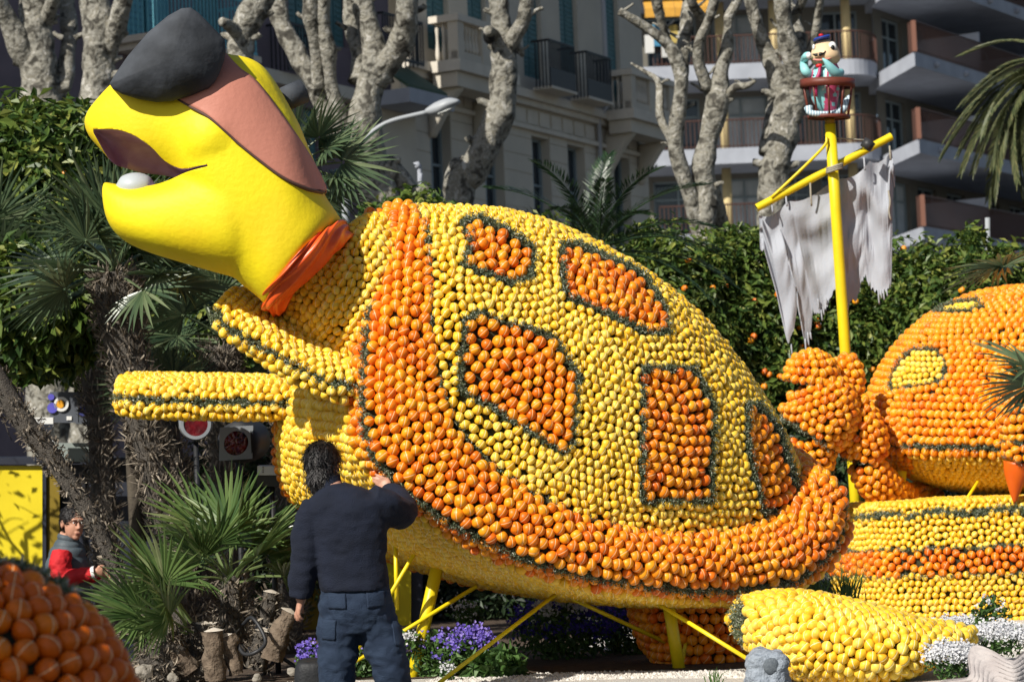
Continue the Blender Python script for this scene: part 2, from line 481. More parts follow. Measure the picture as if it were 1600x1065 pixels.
def leafmesh(pos, nor, length, width, spread=1.0, rnd=None, droop=0.0, nrng=None):
    """many small folded leaves -> V, F, rnd"""
    N = len(pos); n = nrm(nor + rng.normal(0, spread, (N, 3)))
    d = rng.normal(0, 1, (N, 3)) + nor * .3; d[:, 2] -= droop
    d = nrm(d - n * (d * n).sum(1)[:, None]); s = np.cross(n, d)
    Ls = (length * rng.uniform(.6, 1.25, N))[:, None]; Ws = Ls * (width / length)
    v0 = pos; v1 = pos + d * Ls * .5 + s * Ws * .5 + n * Ws * .18; v2 = pos + d * Ls - n * Ls * .12; v3 = pos + d * Ls * .5 - s * Ws * .5 + n * Ws * .18
    V = np.stack((v0, v1, v2, v3), 1).reshape(-1, 3)
    k = np.arange(N)[:, None] * 4
    F = np.concatenate((k + np.array((0, 1, 2)), k + np.array((0, 2, 3))), 0)
    r = rng.random(N) if rnd is None else rnd
    return V, F, np.repeat(r, 4)
def clear(sk, mk, kinds, eo=.024, el=.020):
    """leave room for a line of greenery: no fruit within reach of it"""
    w = np.nonzero(mk)[0]
    if not len(w): return
    t = kdtree.KDTree(len(w))
    for i in w: t.insert(sk.p[i], int(i))
    t.balance()
    for i in np.nonzero(kinds != '')[0]:
        if t.find(sk.p[i])[2] < (eo if kinds[i] == 'orange' else el): kinds[i] = ''
def moss(parent, sk, mask, name='greenery_trim', per=6, length=.019):
    p = sk.p[mask]; n = sk.n[mask]
    if not len(p): return
    p = np.repeat(p, per, 0); n = np.repeat(n, per, 0)
    p = p + n * (rng.random(len(p)) * .036 - .004)[:, None] + rng.normal(0, .005, p.shape)
    V, F, r = leafmesh(p, n, length, length * .36, 1.1, rng.random(len(p)) ** 1.6)
    o = obj(name, V, F, MMOSS, parent, smooth=False, attrs={'rnd': r}); o['kind'] = 'stuff'
# ================================================================ BUILDINGS
MSTONE = M('cream_stone', (.58, .53, .44), .85, (.48, .44, .37), 1.2, .15, 14, contrast=(.3, .75))
MSTONE2 = M('stone_trim', (.62, .57, .485), .8, (.55, .505, .43), 3, .1)
MMAUVE = M('mauve_render', (.19, .15, .17), .9, (.15, .12, .14), 1.5, .1)
MGLASS = M('dark_window_glass', (.02, .03, .04), .06, spec=.6)
MTEAL = M('teal_shutter_paint', (.07, .17, .185), .55, (.085, .19, .20), 4)
MTURB = M('turquoise_shutter_paint', (.14, .42, .50), .5, (.12, .36, .44), 4)
MFRAME = M('grey_window_paint', (.22, .27, .29), .5)
MIRON = M('black_iron', (.015, .016, .02), .5)
MTILE = M('green_roof_tile', (.045, .085, .05), .6, (.06, .10, .065), 6)
MSLAB = M('white_balcony_paint', (.40, .425, .48), .75, (.33, .35, .40), 1.5)
MRAIL = M('brown_railing_paint', (.075, .035, .026), .5)
MCURT = M('pale_curtain', (.38, .42, .44), .8, (.46, .50, .52), 3)
MWALL = M('warm_plaster', (.13, .125, .105), .85, (.165, .155, .13), 1.0)
MCOL = M('yellow_column_paint', (.66, .52, .26), .7, (.6, .47, .24), 3)
MAWN = M('orange_awning_cloth', (.62, .33, .05), .8, (.55, .28, .04), 5)
MPIPE = M('grey_drainpipe', (.36, .37, .39), .5)
class Wall:
    def __init__(s, root, px, d, ang):
        """a vertical wall through picture column px at depth d, running at angle ang from the view"""
        p = P(px, 532, d); s.O = np.array((p[0], p[1], 0)); s.X = np.array((math.sin(ang), math.cos(ang), 0)); s.N = np.array((math.cos(ang), -math.sin(ang), 0)); s.r = root
    def at(s, l, z, o=0.): return s.O + s.X * l + s.N * o + np.array((0, 0, z))
    def box(s, m, l0, l1, z0, z1, o0, o1, a=.5): return m.box(s.at((l0 + l1) / 2, (z0 + z1) / 2, (o0 + o1) / 2), (abs(l1 - l0) / 2, abs(o1 - o0) / 2, abs(z1 - z0) / 2), s.X, s.N, (0, 0, 1), a)
    def put(s, name, mat, l0, l1, z0, z1, o0, o1, parent=None):
        m = MB(); s.box(m, l0, l1, z0, z1, o0, o1); return m.obj(name, mat, parent or s.r)
    def face(s, L0, L1, z0, z1, holes, mat, rev=.28, name='wall'):
        ls = sorted({L0, L1, *[h[0] for h in holes], *[h[1] for h in holes]}); zs = sorted({z0, z1, *[h[2] for h in holes], *[h[3] for h in holes]})
        m = MB()
        for a, b in zip(ls, ls[1:]):
            for c, d in zip(zs, zs[1:]):
                if any(h[0] <= a and b <= h[1] and h[2] <= c and d <= h[3] for h in holes): continue
                m.add([s.at(a, c), s.at(b, c), s.at(b, d), s.at(a, d)], [(0, 1, 2, 3)])
        for h in holes:
            q = [(h[0], h[2]), (h[1], h[2]), (h[1], h[3]), (h[0], h[3])]
            for i in range(4):
                a, b = q[i], q[(i + 1) % 4]; m.add([s.at(*a), s.at(*b), s.at(*b, -rev), s.at(*a, -rev)], [(0, 1, 2, 3)])
        return m.obj(name, mat, s.r)
    def window(s, h, rev=.28, curtain=False, shut=None, mullion=True):
        l0, l1, z0, z1 = h; m = MB(); t = .07
        s.box(m, l0, l0 + t, z0, z1, -rev, -rev + .06); s.box(m, l1 - t, l1, z0, z1, -rev, -rev + .06)
        s.box(m, l0 + t, l1 - t, z0, z0 + t, -rev, -rev + .058); s.box(m, l0 + t, l1 - t, z1 - t, z1, -rev, -rev + .058)
        if mullion: s.box(m, (l0 + l1) / 2 - .035, (l0 + l1) / 2 + .035, z0 + t, z1 - t, -rev, -rev + .055); s.box(m, l0 + t, l1 - t, z0 + (z1 - z0) * .68, z0 + (z1 - z0) * .68 + .06, -rev, -rev + .052)
        w = m.obj('window', MFRAME, s.r)
        g = MB(); s.box(g, l0, l1, z0, z1, -rev - .03, -rev - .005); g.obj('pane', MCURT if curtain else MGLASS, w)
        if shut is not None:
            for a, b in ((l0 + .02, l0 + (l1 - l0) * .47), (l1 - (l1 - l0) * .47, l1 - .02)):
                q = MB(); s.box(q, a, b, z0 + .03, z1 - .03, -.16, -.12)
                for zz in np.arange(z0 + .15, z1 - .1, .12): s.box(q, a + .06, b - .06, zz, zz + .05, -.12, -.10)
                q.obj('shutter', shut, s.r)
        return w
def railing(name, wl, l0, l1, z0, z1, o0, o1, mat, parent, step=.13, sides=True):
    m = MB()
    for z in (z0 + .04, z1): wl.box(m, l0, l1, z - .025, z + .025, o1 - .02, o1 + .02)
    for l in np.arange(l0, l1 + .01, step): wl.box(m, l - .012, l + .012, z0, z1 - .02, o1 - .012, o1 + .012)
    if sides:
        for l in (l0, l1):
            wl.box(m, l - .02, l + .02, z1 - .025, z1 + .025, o0, o1 - .02)
            for o in np.arange(o0 + .1, o1 - .05, step): wl.box(m, l - .012, l + .012, z0, z1 - .025, o - .012, o + .012)
    return m.obj(name, mat, parent)
# ---- cream stone building, its street wall running away to the right
p0 = P(640, 532, 55.0)
stone = thing('stone_apartment_building', (p0[0], p0[1], 0), 'cream stone apartment building with teal shutters and balustrade balconies behind the plane trees', 'building')
A = Wall(stone, 640, 55.0, math.radians(27.7))
up_h = [(l, l + w_, 11.6, 15.2) for l, w_ in ((1.3, 1.0), (3.2, .9), (5.9, 1.0), (7.9, 1.0), (10.3, 1.0))]
lo_h = [(l, l + w_, 6.6, 10.2) for l, w_ in ((1.2, .95), (3.7, .95), (6.1, .95), (8.0, .95), (10.6, .95))]
gr_h = [(l, l + .95, 1.5, 5.0) for l in (1.2, 3.7, 6.1, 8.0, 10.6)]
A.face(0, 12.7, 0, 16.5, up_h + lo_h + gr_h, MSTONE)
A.put('end_wall', MSTONE, 12.4, 12.7, 0, 16.5, -9, -.003)
A.put('parapet', MSTONE2, 0, 12.7, 16.5, 17.6, -9, .15)
for h in up_h: A.window(h, shut=MTEAL)
for i, h in enumerate(lo_h): A.window(h, shut=None, curtain=False)
for h in gr_h: A.window(h)
A.put('cornice', MSTONE2, 0, 12.72, 11.0, 11.2, 0, .28); A.put('cornice_band', MSTONE2, 0, 12.71, 10.86, 10.999, 0, .16)
A.put('ledge', MSTONE2, 0, 12.71, 10.3, 10.4, 0, .13); A.put('plinth_course', MSTONE2, 0, 12.71, 6.2, 6.35, 0, .14)
for l in np.arange(.35, 12.4, .62): A.put('frieze_panel', MSTONE2, l, l + .5, 10.46, 10.8, 0, .035)
for z in np.arange(6.75, 10.2, .42):
    for a_, b_ in zip([0.02] + [h[1] for h in lo_h], [h[0] for h in lo_h] + [12.68]):
        A.put('stone_course', MSTONE, a_, b_, z, z + .395, .0, .018)
for l0, l1 in ((.95, 3.6), (9.85, 12.45)):
    A.put('balcony_slab', MSTONE2, l0 - .08, l1 + .08, 10.95, 11.2, .285, 1.02); A.put('balcony_soffit', MSTONE, l0, l1, 10.62, 10.94, .29, .9)
    for (a_, b_, c_, d_) in ((l0, l0 + .28, .3, .95), (l1 - .28, l1, .3, .95), ((l0 + l1) / 2 - .2, (l0 + l1) / 2 + .2, .72, .95)): A.put('balcony_pier', MSTONE, a_, b_, 11.2, 12.05, c_ if a_ != l0 else .70, d_)
    A.put('balcony_rail', MSTONE2, l0 - .05, l1 + .05, 12.05, 12.2, .25, 1.0); A.put('balcony_kerb', MSTONE, l0, l1, 11.2, 11.4, .76, .93)
    for l in list(np.arange(l0 + .4, (l0 + l1) / 2 - .25, .15)) + list(np.arange((l0 + l1) / 2 + .3, l1 - .35, .15)):
        V, F = tube([A.at(l, z, .85) for z in np.linspace(11.4, 12.05, 7)], [.03, .055, .045, .03, .03, .045, .035], 8); obj('baluster', V, F, MSTONE2, stone)
    for o in (.38, .54): 
        V, F = tube([A.at(l0 + .1, z, o) for z in np.linspace(11.2, 12.05, 7)], [.03, .055, .045, .03, .03, .045, .035], 8); obj('baluster', V, F, MSTONE2, stone)
    for l in (l0 + .3, l1 - .3):
        V, F = gridmesh(loft([(A.at(l, 10.62, .45), A.X * .16, A.N * .42), (A.at(l, 10.3, .3), A.X * .15, A.N * .28), (A.at(l, 9.85, .14), A.X * .13, A.N * .13), (A.at(l, 9.6, .06), A.X * .1, A.N * .05)], 12, 12, 4)); obj('corbel', V, F, MSTONE, stone)
for l0, l1 in ((5.75, 7.1), (7.75, 9.1)):
    railing('iron_balcony_railing', A, l0, l1, 11.22, 12.35, .29, .75, MIRON, stone, .09); A.put('balcony_slab', MSTONE2, l0, l1, 11.202, 11.26, .29, .8)
    A.put('railing_panel', MIRON, l0 + .02, l1 - .02, 11.27, 11.7, .755, .765)
V, F = tube([A.at(9.62, z, .12) for z in (1, 8, 11)] + [A.at(9.62, z, .38) for z in (11.3, 16.5)], .06, 10); obj('drainpipe', V, F, MPIPE, stone)
# ---- mauve building on the left with turquoise shutters
p1 = P(-150, 532, 41.0)
mauve = thing('mauve_apartment_building', (p1[0], p1[1], 0), 'dark mauve building with turquoise shutters behind the left plane trees', 'building')
B = Wall(mauve, -150, 41.0, math.radians(29))
def Lb(px, w=B):
    """distance along a wall where picture column px meets it"""
    k_ = (px - 800) / FPX; o = w.O - CAM; x0, y0 = o @ RT, o @ FW; xr, yr = w.X @ RT, w.X @ FW
    return (k_ * y0 - x0) / (xr - k_ * yr)
def Zb(py, l, w=B): 
    p = w.at(l, 0); q = proj(p); return (q[1] - py) * q[2] / FPX * 1.0
hb = []
for a_, b_, t_, bt in ((-30, 14, 82, 330), (100, 126, 84, 330), (226, 300, -60, 46), (330, 380, -80, 60), (482, 520, -80, 60), (545, 575, -80, 60), (500, 525, 160, 320), (440, 462, 160, 330)):
    l0, l1 = Lb(a_), Lb(b_); hb.append((l0, l1, Zb(bt, l0), Zb(t_, l0)))
L1 = Lb(640)
B.face(0, L1, 0, 17, hb, MMAUVE)
for i, h in enumerate(hb): B.window(h, shut=MTURB if i in (0, 1, 2) else MTEAL, curtain=False)
l0, l1 = Lb(200), Lb(372); zb = Zb(50, l0)
B.put('balcony_slab', MSTONE2, l0, l1, zb - .12, zb, .0, .95); B.put('balcony_moulding', MSTONE2, l0 + .1, l1 - .1, zb - .24, zb - .121, 0, .8)
railing('balcony_railing', B, l0 + .08, l1 - .08, zb, zb + 1.0, .02, .9, MTURB, mauve, .11)
l0, l1 = Lb(395), Lb(640); zb = Zb(95, l0); B.put('cornice', MSTONE2, l0, l1, zb - .25, zb, 0, .35)
l0, l1 = Lb(445), Lb(505); railing('iron_balcony_railing', B, l0, l1, zb, zb + .95, .02, .5, MIRON, mauve, .1)
# green tiled bay between the two buildings
bay = MB(); l0, l1 = Lb(585), Lb(648); z0, z1 = Zb(140, l0), Zb(92, l0)
tiles = []
for r_ in range(5):
    for c_ in range(12):
        t0, t1 = r_ / 5, (r_ + 1) / 5; m = MB(); la = l0 + (l1 - l0) * c_ / 12; lb = l0 + (l1 - l0) * (c_ + .92) / 12
        oa, ob = 1.25 - t0 * .9, 1.25 - t1 * .9; za, zb_ = z0 + (z1 - z0) * t0, z0 + (z1 - z0) * t1
        m.add([B.at(la, za, oa), B.at(lb, za, oa), B.at(lb, zb_ + .03, ob - .02), B.at(la, zb_ + .03, ob - .02), B.at(la, za + .06, oa + .01), B.at(lb, za + .06, oa + .01), B.at(lb, zb_ + .07, ob), B.at(la, zb_ + .07, ob)], [(4, 5, 6, 7), (0, 1, 5, 4), (0, 4, 7, 3), (1, 2, 6, 5)])
        m.obj('roof_tile', MTILE, mauve)
B.put('bay_gutter', MSLAB, l0 - .1, l1 + .1, z0 - .32, z0 - .02, .1, 1.35); B.put('bay_wall', MSTONE, l0, l1, 0, z0 - .325, .01, .45)
railing('iron_balcony_railing', B, l0, l1, z1 + .08, z1 + 1.0, .05, .7, MIRON, mauve, .1)
# ---- modern block on the right with curved white balconies
D1 = 84.0
pc = P(1200, 532, D1)
block = thing('modern_apartment_block', (pc[0], pc[1], 0), 'modern apartment block with curved white balconies and brown railings at upper right', 'building')
def Z(py, px, d): return float(P(px, py, d)[2])
def slabpoly(pts, z0, z1, m):
    n = len(pts); V = [(x, y, z0) for x, y in pts] + [(x, y, z1) for x, y in pts]
    m.add(V, [tuple(range(n - 1, -1, -1)), tuple(range(n, 2 * n))] + [(i, (i + 1) % n, n + (i + 1) % n, n + i) for i in range(n)])
def railpath(pts, z0, z1, m, step=.14):
    pts = np.array(pts); seg = np.linalg.norm(np.diff(pts, axis=0), axis=1); s_ = np.concatenate(([0], np.cumsum(seg)))
    q = np.stack([np.interp(np.arange(0, s_[-1], step), s_, pts[:, i]) for i in range(2)], 1)
    for x, y in q: m.box((x, y, (z0 + z1) / 2), (.014, .014, (z1 - z0) / 2))
    m.tube(np.column_stack((pts, np.full(len(pts), z1))), .03, 6); m.tube(np.column_stack((pts, np.full(len(pts), z0 + .06))), .02, 5)
def X_(px, d): return P(px, 532, d)[:2]
front = [tuple(X_(px, D1)) for px in (985, 1040, 1290)]
cx, cy = X_(1335, D1 + 1.9)
r_ = X_(1404, D1)[0] - cx
arc_ = [(cx + r_ * math.sin(t_), cy - 1.95 * math.cos(t_)) for t_ in np.linspace(0, math.pi * .62, 14)]
edge = front + arc_
back = [tuple(X_(1400, D1 + 5)), tuple(X_(985, D1 + 5))]
W2 = math.radians(33)
cor = np.array(X_(1452, 81.0)); wd = np.array((math.sin(W2), math.cos(W2))); wn_ = np.array((math.cos(W2), -math.sin(W2)))
cor0 = np.array(X_(1398, 84.5))
wing = [tuple(cor0), tuple(cor), tuple(cor + wd * 26), tuple(cor + wd * 26 - wn_ * 5), tuple(cor0 - wn_ * 3 + wd * 4)]
base_z = Z(113, 1300, D1)
for fl in range(-5, 4):
    z0 = base_z + fl * 2.80; m = MB(); slabpoly(edge + back, z0, z0 + .52, m); sb = m.obj('balcony_slab', MSLAB, block)
    m = MB(); slabpoly(wing, z0 - .30, z0 + .16, m); m.obj('balcony_slab', MSLAB, block)
    if fl < 3:
        m = MB(); railpath(edge[1:], z0 + .52, z0 + 1.45, m); m.obj('balcony_railing', MRAIL, block)
        m = MB(); railpath([tuple(cor0 * .15 + cor * .85), tuple(cor), tuple(cor + wd * 26)], z0 + .16, z0 + 1.15, m, .10); m.obj('balcony_railing', MRAIL, block)
        m = MB(); pp_ = cor - wn_ * .02 + wd * .05; m.box((*pp_, z0 + .66), (.07, .07, .5)); m.obj('railing_post', M('rust_brown_paint', (.20, .09, .06), .6) if fl == -5 else bpy.data.materials['rust_brown_paint'], block)
        for l in np.arange(1.6, 24, 2.4):      # round lamps under each slab edge
            c = np.array((*(cor + wd * l + wn_ * .05), z0 - .07)); V, F = gridmesh(loft([(c + np.array((*wn_, 0)) * .12 * math.sin(t_), np.array((0, 0, 1)) * .11 * math.cos(t_), np.array((*wd, 0)) * .11 * math.cos(t_)) for t_ in np.linspace(-1.4, 1.4, 6)], 8, 10)); obj('bulkhead_lamp', V, F, MWHT0 if 'MWHT0' in globals() else MSLAB, block)
        for l in (5.5, 11.0, 17): m = MB(); c = cor + wd * l - wn_ * 1.2; m.box((*c, z0 + .85), (1.15, .05, .68), (*wn_, 0), (*wd, 0)); m.obj('balcony_divider', MSLAB, block)
# recessed walls with windows, curtains and cream columns
Wl = Wall(block, 985, D1 + 2.6, math.radians(90)); Wl.N = np.array((0, -1, 0))
hw = []
for fl in range(-5, 3):
    z0 = base_z + fl * 2.80 + .52
    for a_, b_ in ((1.0, 2.7), (3.2, 5.0), (5.4, 6.3), (6.7, 8.2)): hw.append((a_, b_, z0 + .05, z0 + 2.1))
Wl.face(-1, 8.7, base_z - 15, base_z + 9, hw, MWALL, .2)
for i, h in enumerate(hw): Wl.window(h, .2, curtain=(i % 4 in (1,)) or (i % 7 == 3), mullion=True)
Ww = Wall(block, 985, D1 + 2.6, W2); Ww.O = np.array((*(cor - wn_ * 3.0 + wd * .2), 0)); Ww.X = np.array((*wd, 0)); Ww.N = np.array((*wn_, 0))
hw2 = []
for fl in range(-5, 3):
    z0 = base_z + fl * 2.80 + .2
    for a_ in (4.0, 6.3, 8.8, 12, 14.6, 18, 20.5): hw2.append((a_, a_ + 1.6, z0 + .05, z0 + 2.1))
Ww.face(3.3, 26, base_z - 15, base_z + 9, hw2, MWALL, .2)
for i, h in enumerate(hw2): Ww.window(h, .2, curtain=(i % 5 == 1), mullion=True)
for fl in range(-5, 3):
    z0 = base_z + fl * 2.80 + .52
    for px in (1147, 1232, 1346):
        m = MB(); x, y = X_(px, D1 + 1.2); m.tube([(x, y, z0), (x, y, z0 + 2.28)], .16, 14); m.obj('column', MCOL, block, smooth=True)
z0 = base_z + 2.80
m = MB()
for k_ in range(7):
    xa, ya = X_(1030 + k_ * 16, D1 - .6); xb, yb = X_(1030 + k_ * 16 + 15.5, D1 - .6)
    m.add([(xa, ya, z0 - .45), (xb, yb, z0 - .45), (xb, yb + .9, z0 + .0), (xa, ya + .9, z0 + .0), (xa, ya, z0 - .75), (xb, yb, z0 - .75)], [(0, 1, 2, 3), (4, 5, 1, 0)])
m.obj('awning', MAWN, block)
for k_, col_ in enumerate(((.6, .6, .58), (.06, .22, .36), (.5, .5, .48), (.45, .34, .10), (.6, .6, .6))):
    m = MB(); x, y = X_(1035 + k_ * 13, D1 - .15); m.box((x, y, base_z + 1.25 + (k_ % 2) * .3), (.15, .02, .3 + .08 * (k_ % 3))); tag(m.obj('hanging_laundry', M('laundry_cloth', col_, .9)), ['white towel drying on the balcony under the awning', 'blue cloth drying on the balcony under the awning', 'grey shirt drying beside the blue cloth', 'yellow cloth drying on the balcony under the awning', 'white shirt drying at the end of the washing line'][k_], 'laundry', 'washing on the upper balcony')
# ================================================================ GROUND
MGRAVEL = M('pale_gravel', (.50, .47, .42), .9, (.70, .67, .61), 60, .8, 160, contrast=(.3, .6))
def ground_h(x, y):
    sm = lambda a, b, v: np.clip((v - a) / (b - a), 0, 1) ** 2 * (3 - 2 * np.clip((v - a) / (b - a), 0, 1))
    bed = np.where(x > 0, sm(12.6, 12.9, y), np.maximum(sm(14.15, 14.4, y), sm(-.4, .1, x) * sm(12.6, 12.9, y)))
    low = sm(-2.0, -2.6, x) * sm(17.4, 18.2, y)
    return .36 * bed * (1 - low) - .25 * low
gx = np.concatenate((np.linspace(-400, -7, 30), np.linspace(-6.5, 7, 136), np.linspace(8, 400, 30)))
gy = np.concatenate((np.linspace(-60, 11.5, 20), np.linspace(11.8, 22, 140), np.linspace(22.5, 40, 30), np.linspace(45, 600, 40)))
X, Y = np.meshgrid(gx, gy, indexing='ij'); Z = ground_h(X, Y)
V, F = gridmesh(np.stack((X, Y, Z), -1), False)
MASPH = M('dark_asphalt', (.045, .044, .043), .9, (.065, .063, .06), 40, .5, 120)
g = obj('ground', V, F, MASPH); g['kind'] = 'structure'

def bed_sheet(name, poly, lift, mat, res=.1):
    p = np.array(poly); x = np.arange(p[:, 0].min(), p[:, 0].max() + res, res); y = np.arange(p[:, 1].min(), p[:, 1].max() + res, res)
    X, Y = np.meshgrid(x, y, indexing='ij'); V, F = gridmesh(np.stack((X, Y, ground_h(X, Y) + lift), -1), False)
    cc = np.array([V[list(f)].mean(0)[:2] for f in F]); o = obj(name, V, [f for f, k in zip(F, inpoly(cc[:, 0], cc[:, 1], p)) if k], mat, smooth=True); o['kind'] = 'structure'
bed_sheet('gravel_bed', [(-2.9, 14.3), (-.5, 14.3), (.05, 12.7), (6.5, 12.7), (6.5, 19.5), (-2.5, 19.5), (-2.9, 17.0)], .004, MGRAVEL)
# ================================================================ TURTLE
RO, RL = .0348, .0270
turtle = thing('turtle_sculpture', P(1000, 1010, 14.6) * (1, 1, 0) + (0, 0, .36),
               'giant turtle sculpture of oranges and lemons with yellow head and black eyepatch', 'sculpture')
def d0(s): return 14.45 + .85 * s
spineT = spline([(645, 325), (700, 325), (760, 328), (820, 338), (900, 366), (1000, 420), (1080, 482), (1150, 562), (1210, 652), (1250, 738)], 120)
#          inner rim I        outer rim O        depth of the far rim O2 and its picture place
RIM = [((645, 325), (604, 330), (604, 332)), ((668, 360), (593, 390), (562, 372)), ((673, 440), (584, 470), (512, 455)), ((676, 530), (575, 560), (468, 565)),
       ((688, 600), (572, 640), (440, 640)), ((720, 675), (590, 712), (432, 705)), ((785, 742), (664, 785), (452, 775)), ((870, 790), (780, 852), (560, 850)),
       ((960, 823), (900, 892), (690, 897)), ((1060, 836), (1020, 911), (830, 925)), ((1150, 828), (1130, 918), (960, 932)), ((1212, 805), (1236, 905), (1090, 920)),
       ((1241, 775), (1300, 852), (1190, 870)), ((1250, 738), (1316, 790), (1262, 790))]
def even(a, n): return spline(np.array(a, float), n)
NS = 120
Ipx = even([r[0] for r in RIM], NS); Opx = even([r[1] for r in RIM], NS); Fpx = even([r[2] for r in RIM], NS)
ss = np.linspace(0, 1, NS)
Tpx = even(spineT[np.linspace(0, 119, 14).astype(int)], NS)
Wd = 1.05 * np.sin(np.pi * np.clip(ss, 1e-4, 1 - 1e-4)) ** .55
# spine runs with arc length; rim runs by control points -> match by arc length of the inner rim
arc = np.concatenate(([0], np.cumsum(np.linalg.norm(np.diff(Ipx, axis=0), axis=1)))); arc /= arc[-1]
Tm = np.stack((np.interp(arc, ss, Tpx[:, 0]), np.interp(arc, ss, Tpx[:, 1])), 1)
Wd = 1.05 * np.sin(np.pi * np.clip(arc, 1e-4, 1 - 1e-4)) ** .55
D0 = d0(arc)
Idep = D0 - Wd
t = np.linspace(0, 1, 50)
ct, st = 1 - np.cos(t * np.pi / 2), np.sin(t * np.pi / 2)
def patch(Apx, Bpx, dA, dB, mul=1.0):
    X = Apx[:, None, :] + (Bpx - Apx)[:, None, :] * ct[None, :, None]
    d = dA[:, None] + (dB - dA)[:, None] * st[None, :]
    return P(X[..., 0], X[..., 1], d)
G_dome = patch(Tm, Ipx, D0, Idep)                       # near half, v=0 spine, v=1 rim
Odep = Idep - .10 * np.sin(np.pi * arc) ** .5
Odep = np.where(arc > .93, D0 - Wd * 1.0 - .0, Odep)
Odep = spline(Odep[::6][:, None], NS)[:, 0]
Fdep = D0 + Wd * .98 + .05
G_far = patch(Tm, Fpx, D0, Fdep)
def shellbase(G, inset=.03, flip=False):
    n = gnormals(G, False); n = -n if flip else n
    return G - n * inset
# ---- outward normals: point away from the shell's middle
MID = P(905, 640, 14.8)
def outward(G, closed=False):
    n = gnormals(G, closed); c = G.reshape(-1, 3).mean(0) * 0 + MID
    s = np.sign(((G - c) * n).sum(-1).mean()); return n * s
N_dome = outward(G_dome); N_far = outward(G_far)
# ---- flange: from inner rim, bulging out, to outer rim; then the lip under it
I3, O3 = P(Ipx[:, 0], Ipx[:, 1], Idep), P(Opx[:, 0], Opx[:, 1], Odep)
tan = nrm(np.gradient(I3, axis=0)); bn = nrm(np.cross(tan, O3 - I3)); bn *= np.sign((bn * (I3 - MID)).sum(1))[:, None]
amp = .05 + .07 * np.clip((arc - .25) / .5, 0, 1)
C1 = I3 + bn * (amp * .9)[:, None] + (O3 - I3) * .12; C2 = O3 + bn * (amp * 1.0)[:, None] - (O3 - I3) * .12
w = np.linspace(0, 1, 20)[None, :, None]
G_fl = I3[:, None] * (1 - w) ** 3 + 3 * C1[:, None] * w * (1 - w) ** 2 + 3 * C2[:, None] * w ** 2 * (1 - w) + O3[:, None] * w ** 3
N_fl = gnormals(G_fl, False); N_fl *= np.sign((N_fl * bn[:, None]).sum(-1).mean())
dirp = nrm(Opx - Ipx); lipw = np.interp(arc, [0, .3, .5, 1], [25, 25, 25, 18])
L3 = P(Opx[:, 0] + dirp[:, 0] * lipw, Opx[:, 1] + dirp[:, 1] * lipw, Odep + np.interp(arc, [0, .1, .9, 1], [.02, .10, .10, .02]))
w2 = np.linspace(0, 1, 8)[None, :, None]
G_lip = O3[:, None] * (1 - w2) + L3[:, None] * w2
N_lip = gnormals(G_lip, False); N_lip *= np.sign((N_lip * (-FW)).sum(-1).mean())
N_lip = nrm(N_lip + .5 * (P(Opx[:, 0] + dirp[:, 0], Opx[:, 1] + dirp[:, 1], Odep) - O3)[:, None] * 290)
# far part of the flange that shows behind the dome's end
k = np.arange(100, 120)
If = P(1250 - 40 * np.linspace(0, 1, 20) ** 1.2, 738 - 40 * np.linspace(0, 1, 20), D0[-1] + np.linspace(0, .75, 20))
Of = P(1316 - 62 * np.linspace(0, 1, 20) ** 1.3, 790 - 62 * np.linspace(0, 1, 20) ** .8, D0[-1] + np.linspace(0, .95, 20))
G_tf = If[:, None] * (1 - w) + Of[:, None] * w + (UP * .07)[None, None] * np.sin(np.pi * w)
N_tf = gnormals(G_tf, False); N_tf *= np.sign((N_tf * UP).sum(-1).mean())
# ---- belly
ib = np.searchsorted(np.linspace(0, 13, NS), 3.6)
Lb, Fb = L3[ib:], P(Fpx[ib:, 0], Fpx[ib:, 1], Fdep[ib:])
v = np.linspace(0, 1, 40)[None, :, None]
dn = nrm(np.cross(np.gradient(Lb, axis=0), Fb - Lb)); dn *= np.sign((dn * (Lb - MID)).sum(1).mean())
G_bel = Lb[:, None] * (1 - v) + Fb[:, None] * v + dn[:, None] * (.025 * np.sin(np.pi * v))
N_bel = gnormals(G_bel, False); N_bel *= np.sign((N_bel * dn[:, None]).sum(-1).mean())

PATCHES = [[(722, 350), (748, 343), (795, 364), (832, 392), (828, 436), (800, 443), (752, 428), (722, 414), (736, 384)],
           [(876, 384), (905, 386), (1003, 432), (1034, 482), (1042, 520), (1012, 522), (880, 462)],
           [(727, 496), (752, 490), (864, 528), (902, 590), (895, 690), (876, 706), (718, 606), (722, 545)],
           [(1002, 574), (1082, 578), (1113, 640), (1109, 782), (1000, 782)],
           [(1163, 634), (1181, 632), (1213, 676), (1244, 770), (1240, 800), (1190, 800), (1166, 705)],
           [(1048, 441), (1078, 468), (1122, 518), (1182, 590), (1216, 645), (1250, 640), (1180, 545), (1085, 430)]]
sk = Skin()
sk.add(G_dome, False, rowax=1, Nrm=N_dome, ident=0, rowflip=True)
sk.add(G_far, False, 4500, rowax=1, Nrm=N_far, ident=1)
sk.add(G_fl, False, 9000, rowax=1, Nrm=N_fl, ident=2, rowflip=True)
sk.add(G_lip, False, 9000, rowax=1, Nrm=N_lip, ident=3)
sk.add(G_tf, False, 9000, rowax=1, Nrm=N_tf, ident=4)
sk.add(G_bel, False, 7000, rowax=0, Nrm=N_bel, ident=5)
sk.done()
kinds = np.full(len(sk.p), 'lemon', dtype='U6'); q = proj(sk.p)
mmask = np.zeros(len(sk.p), bool)
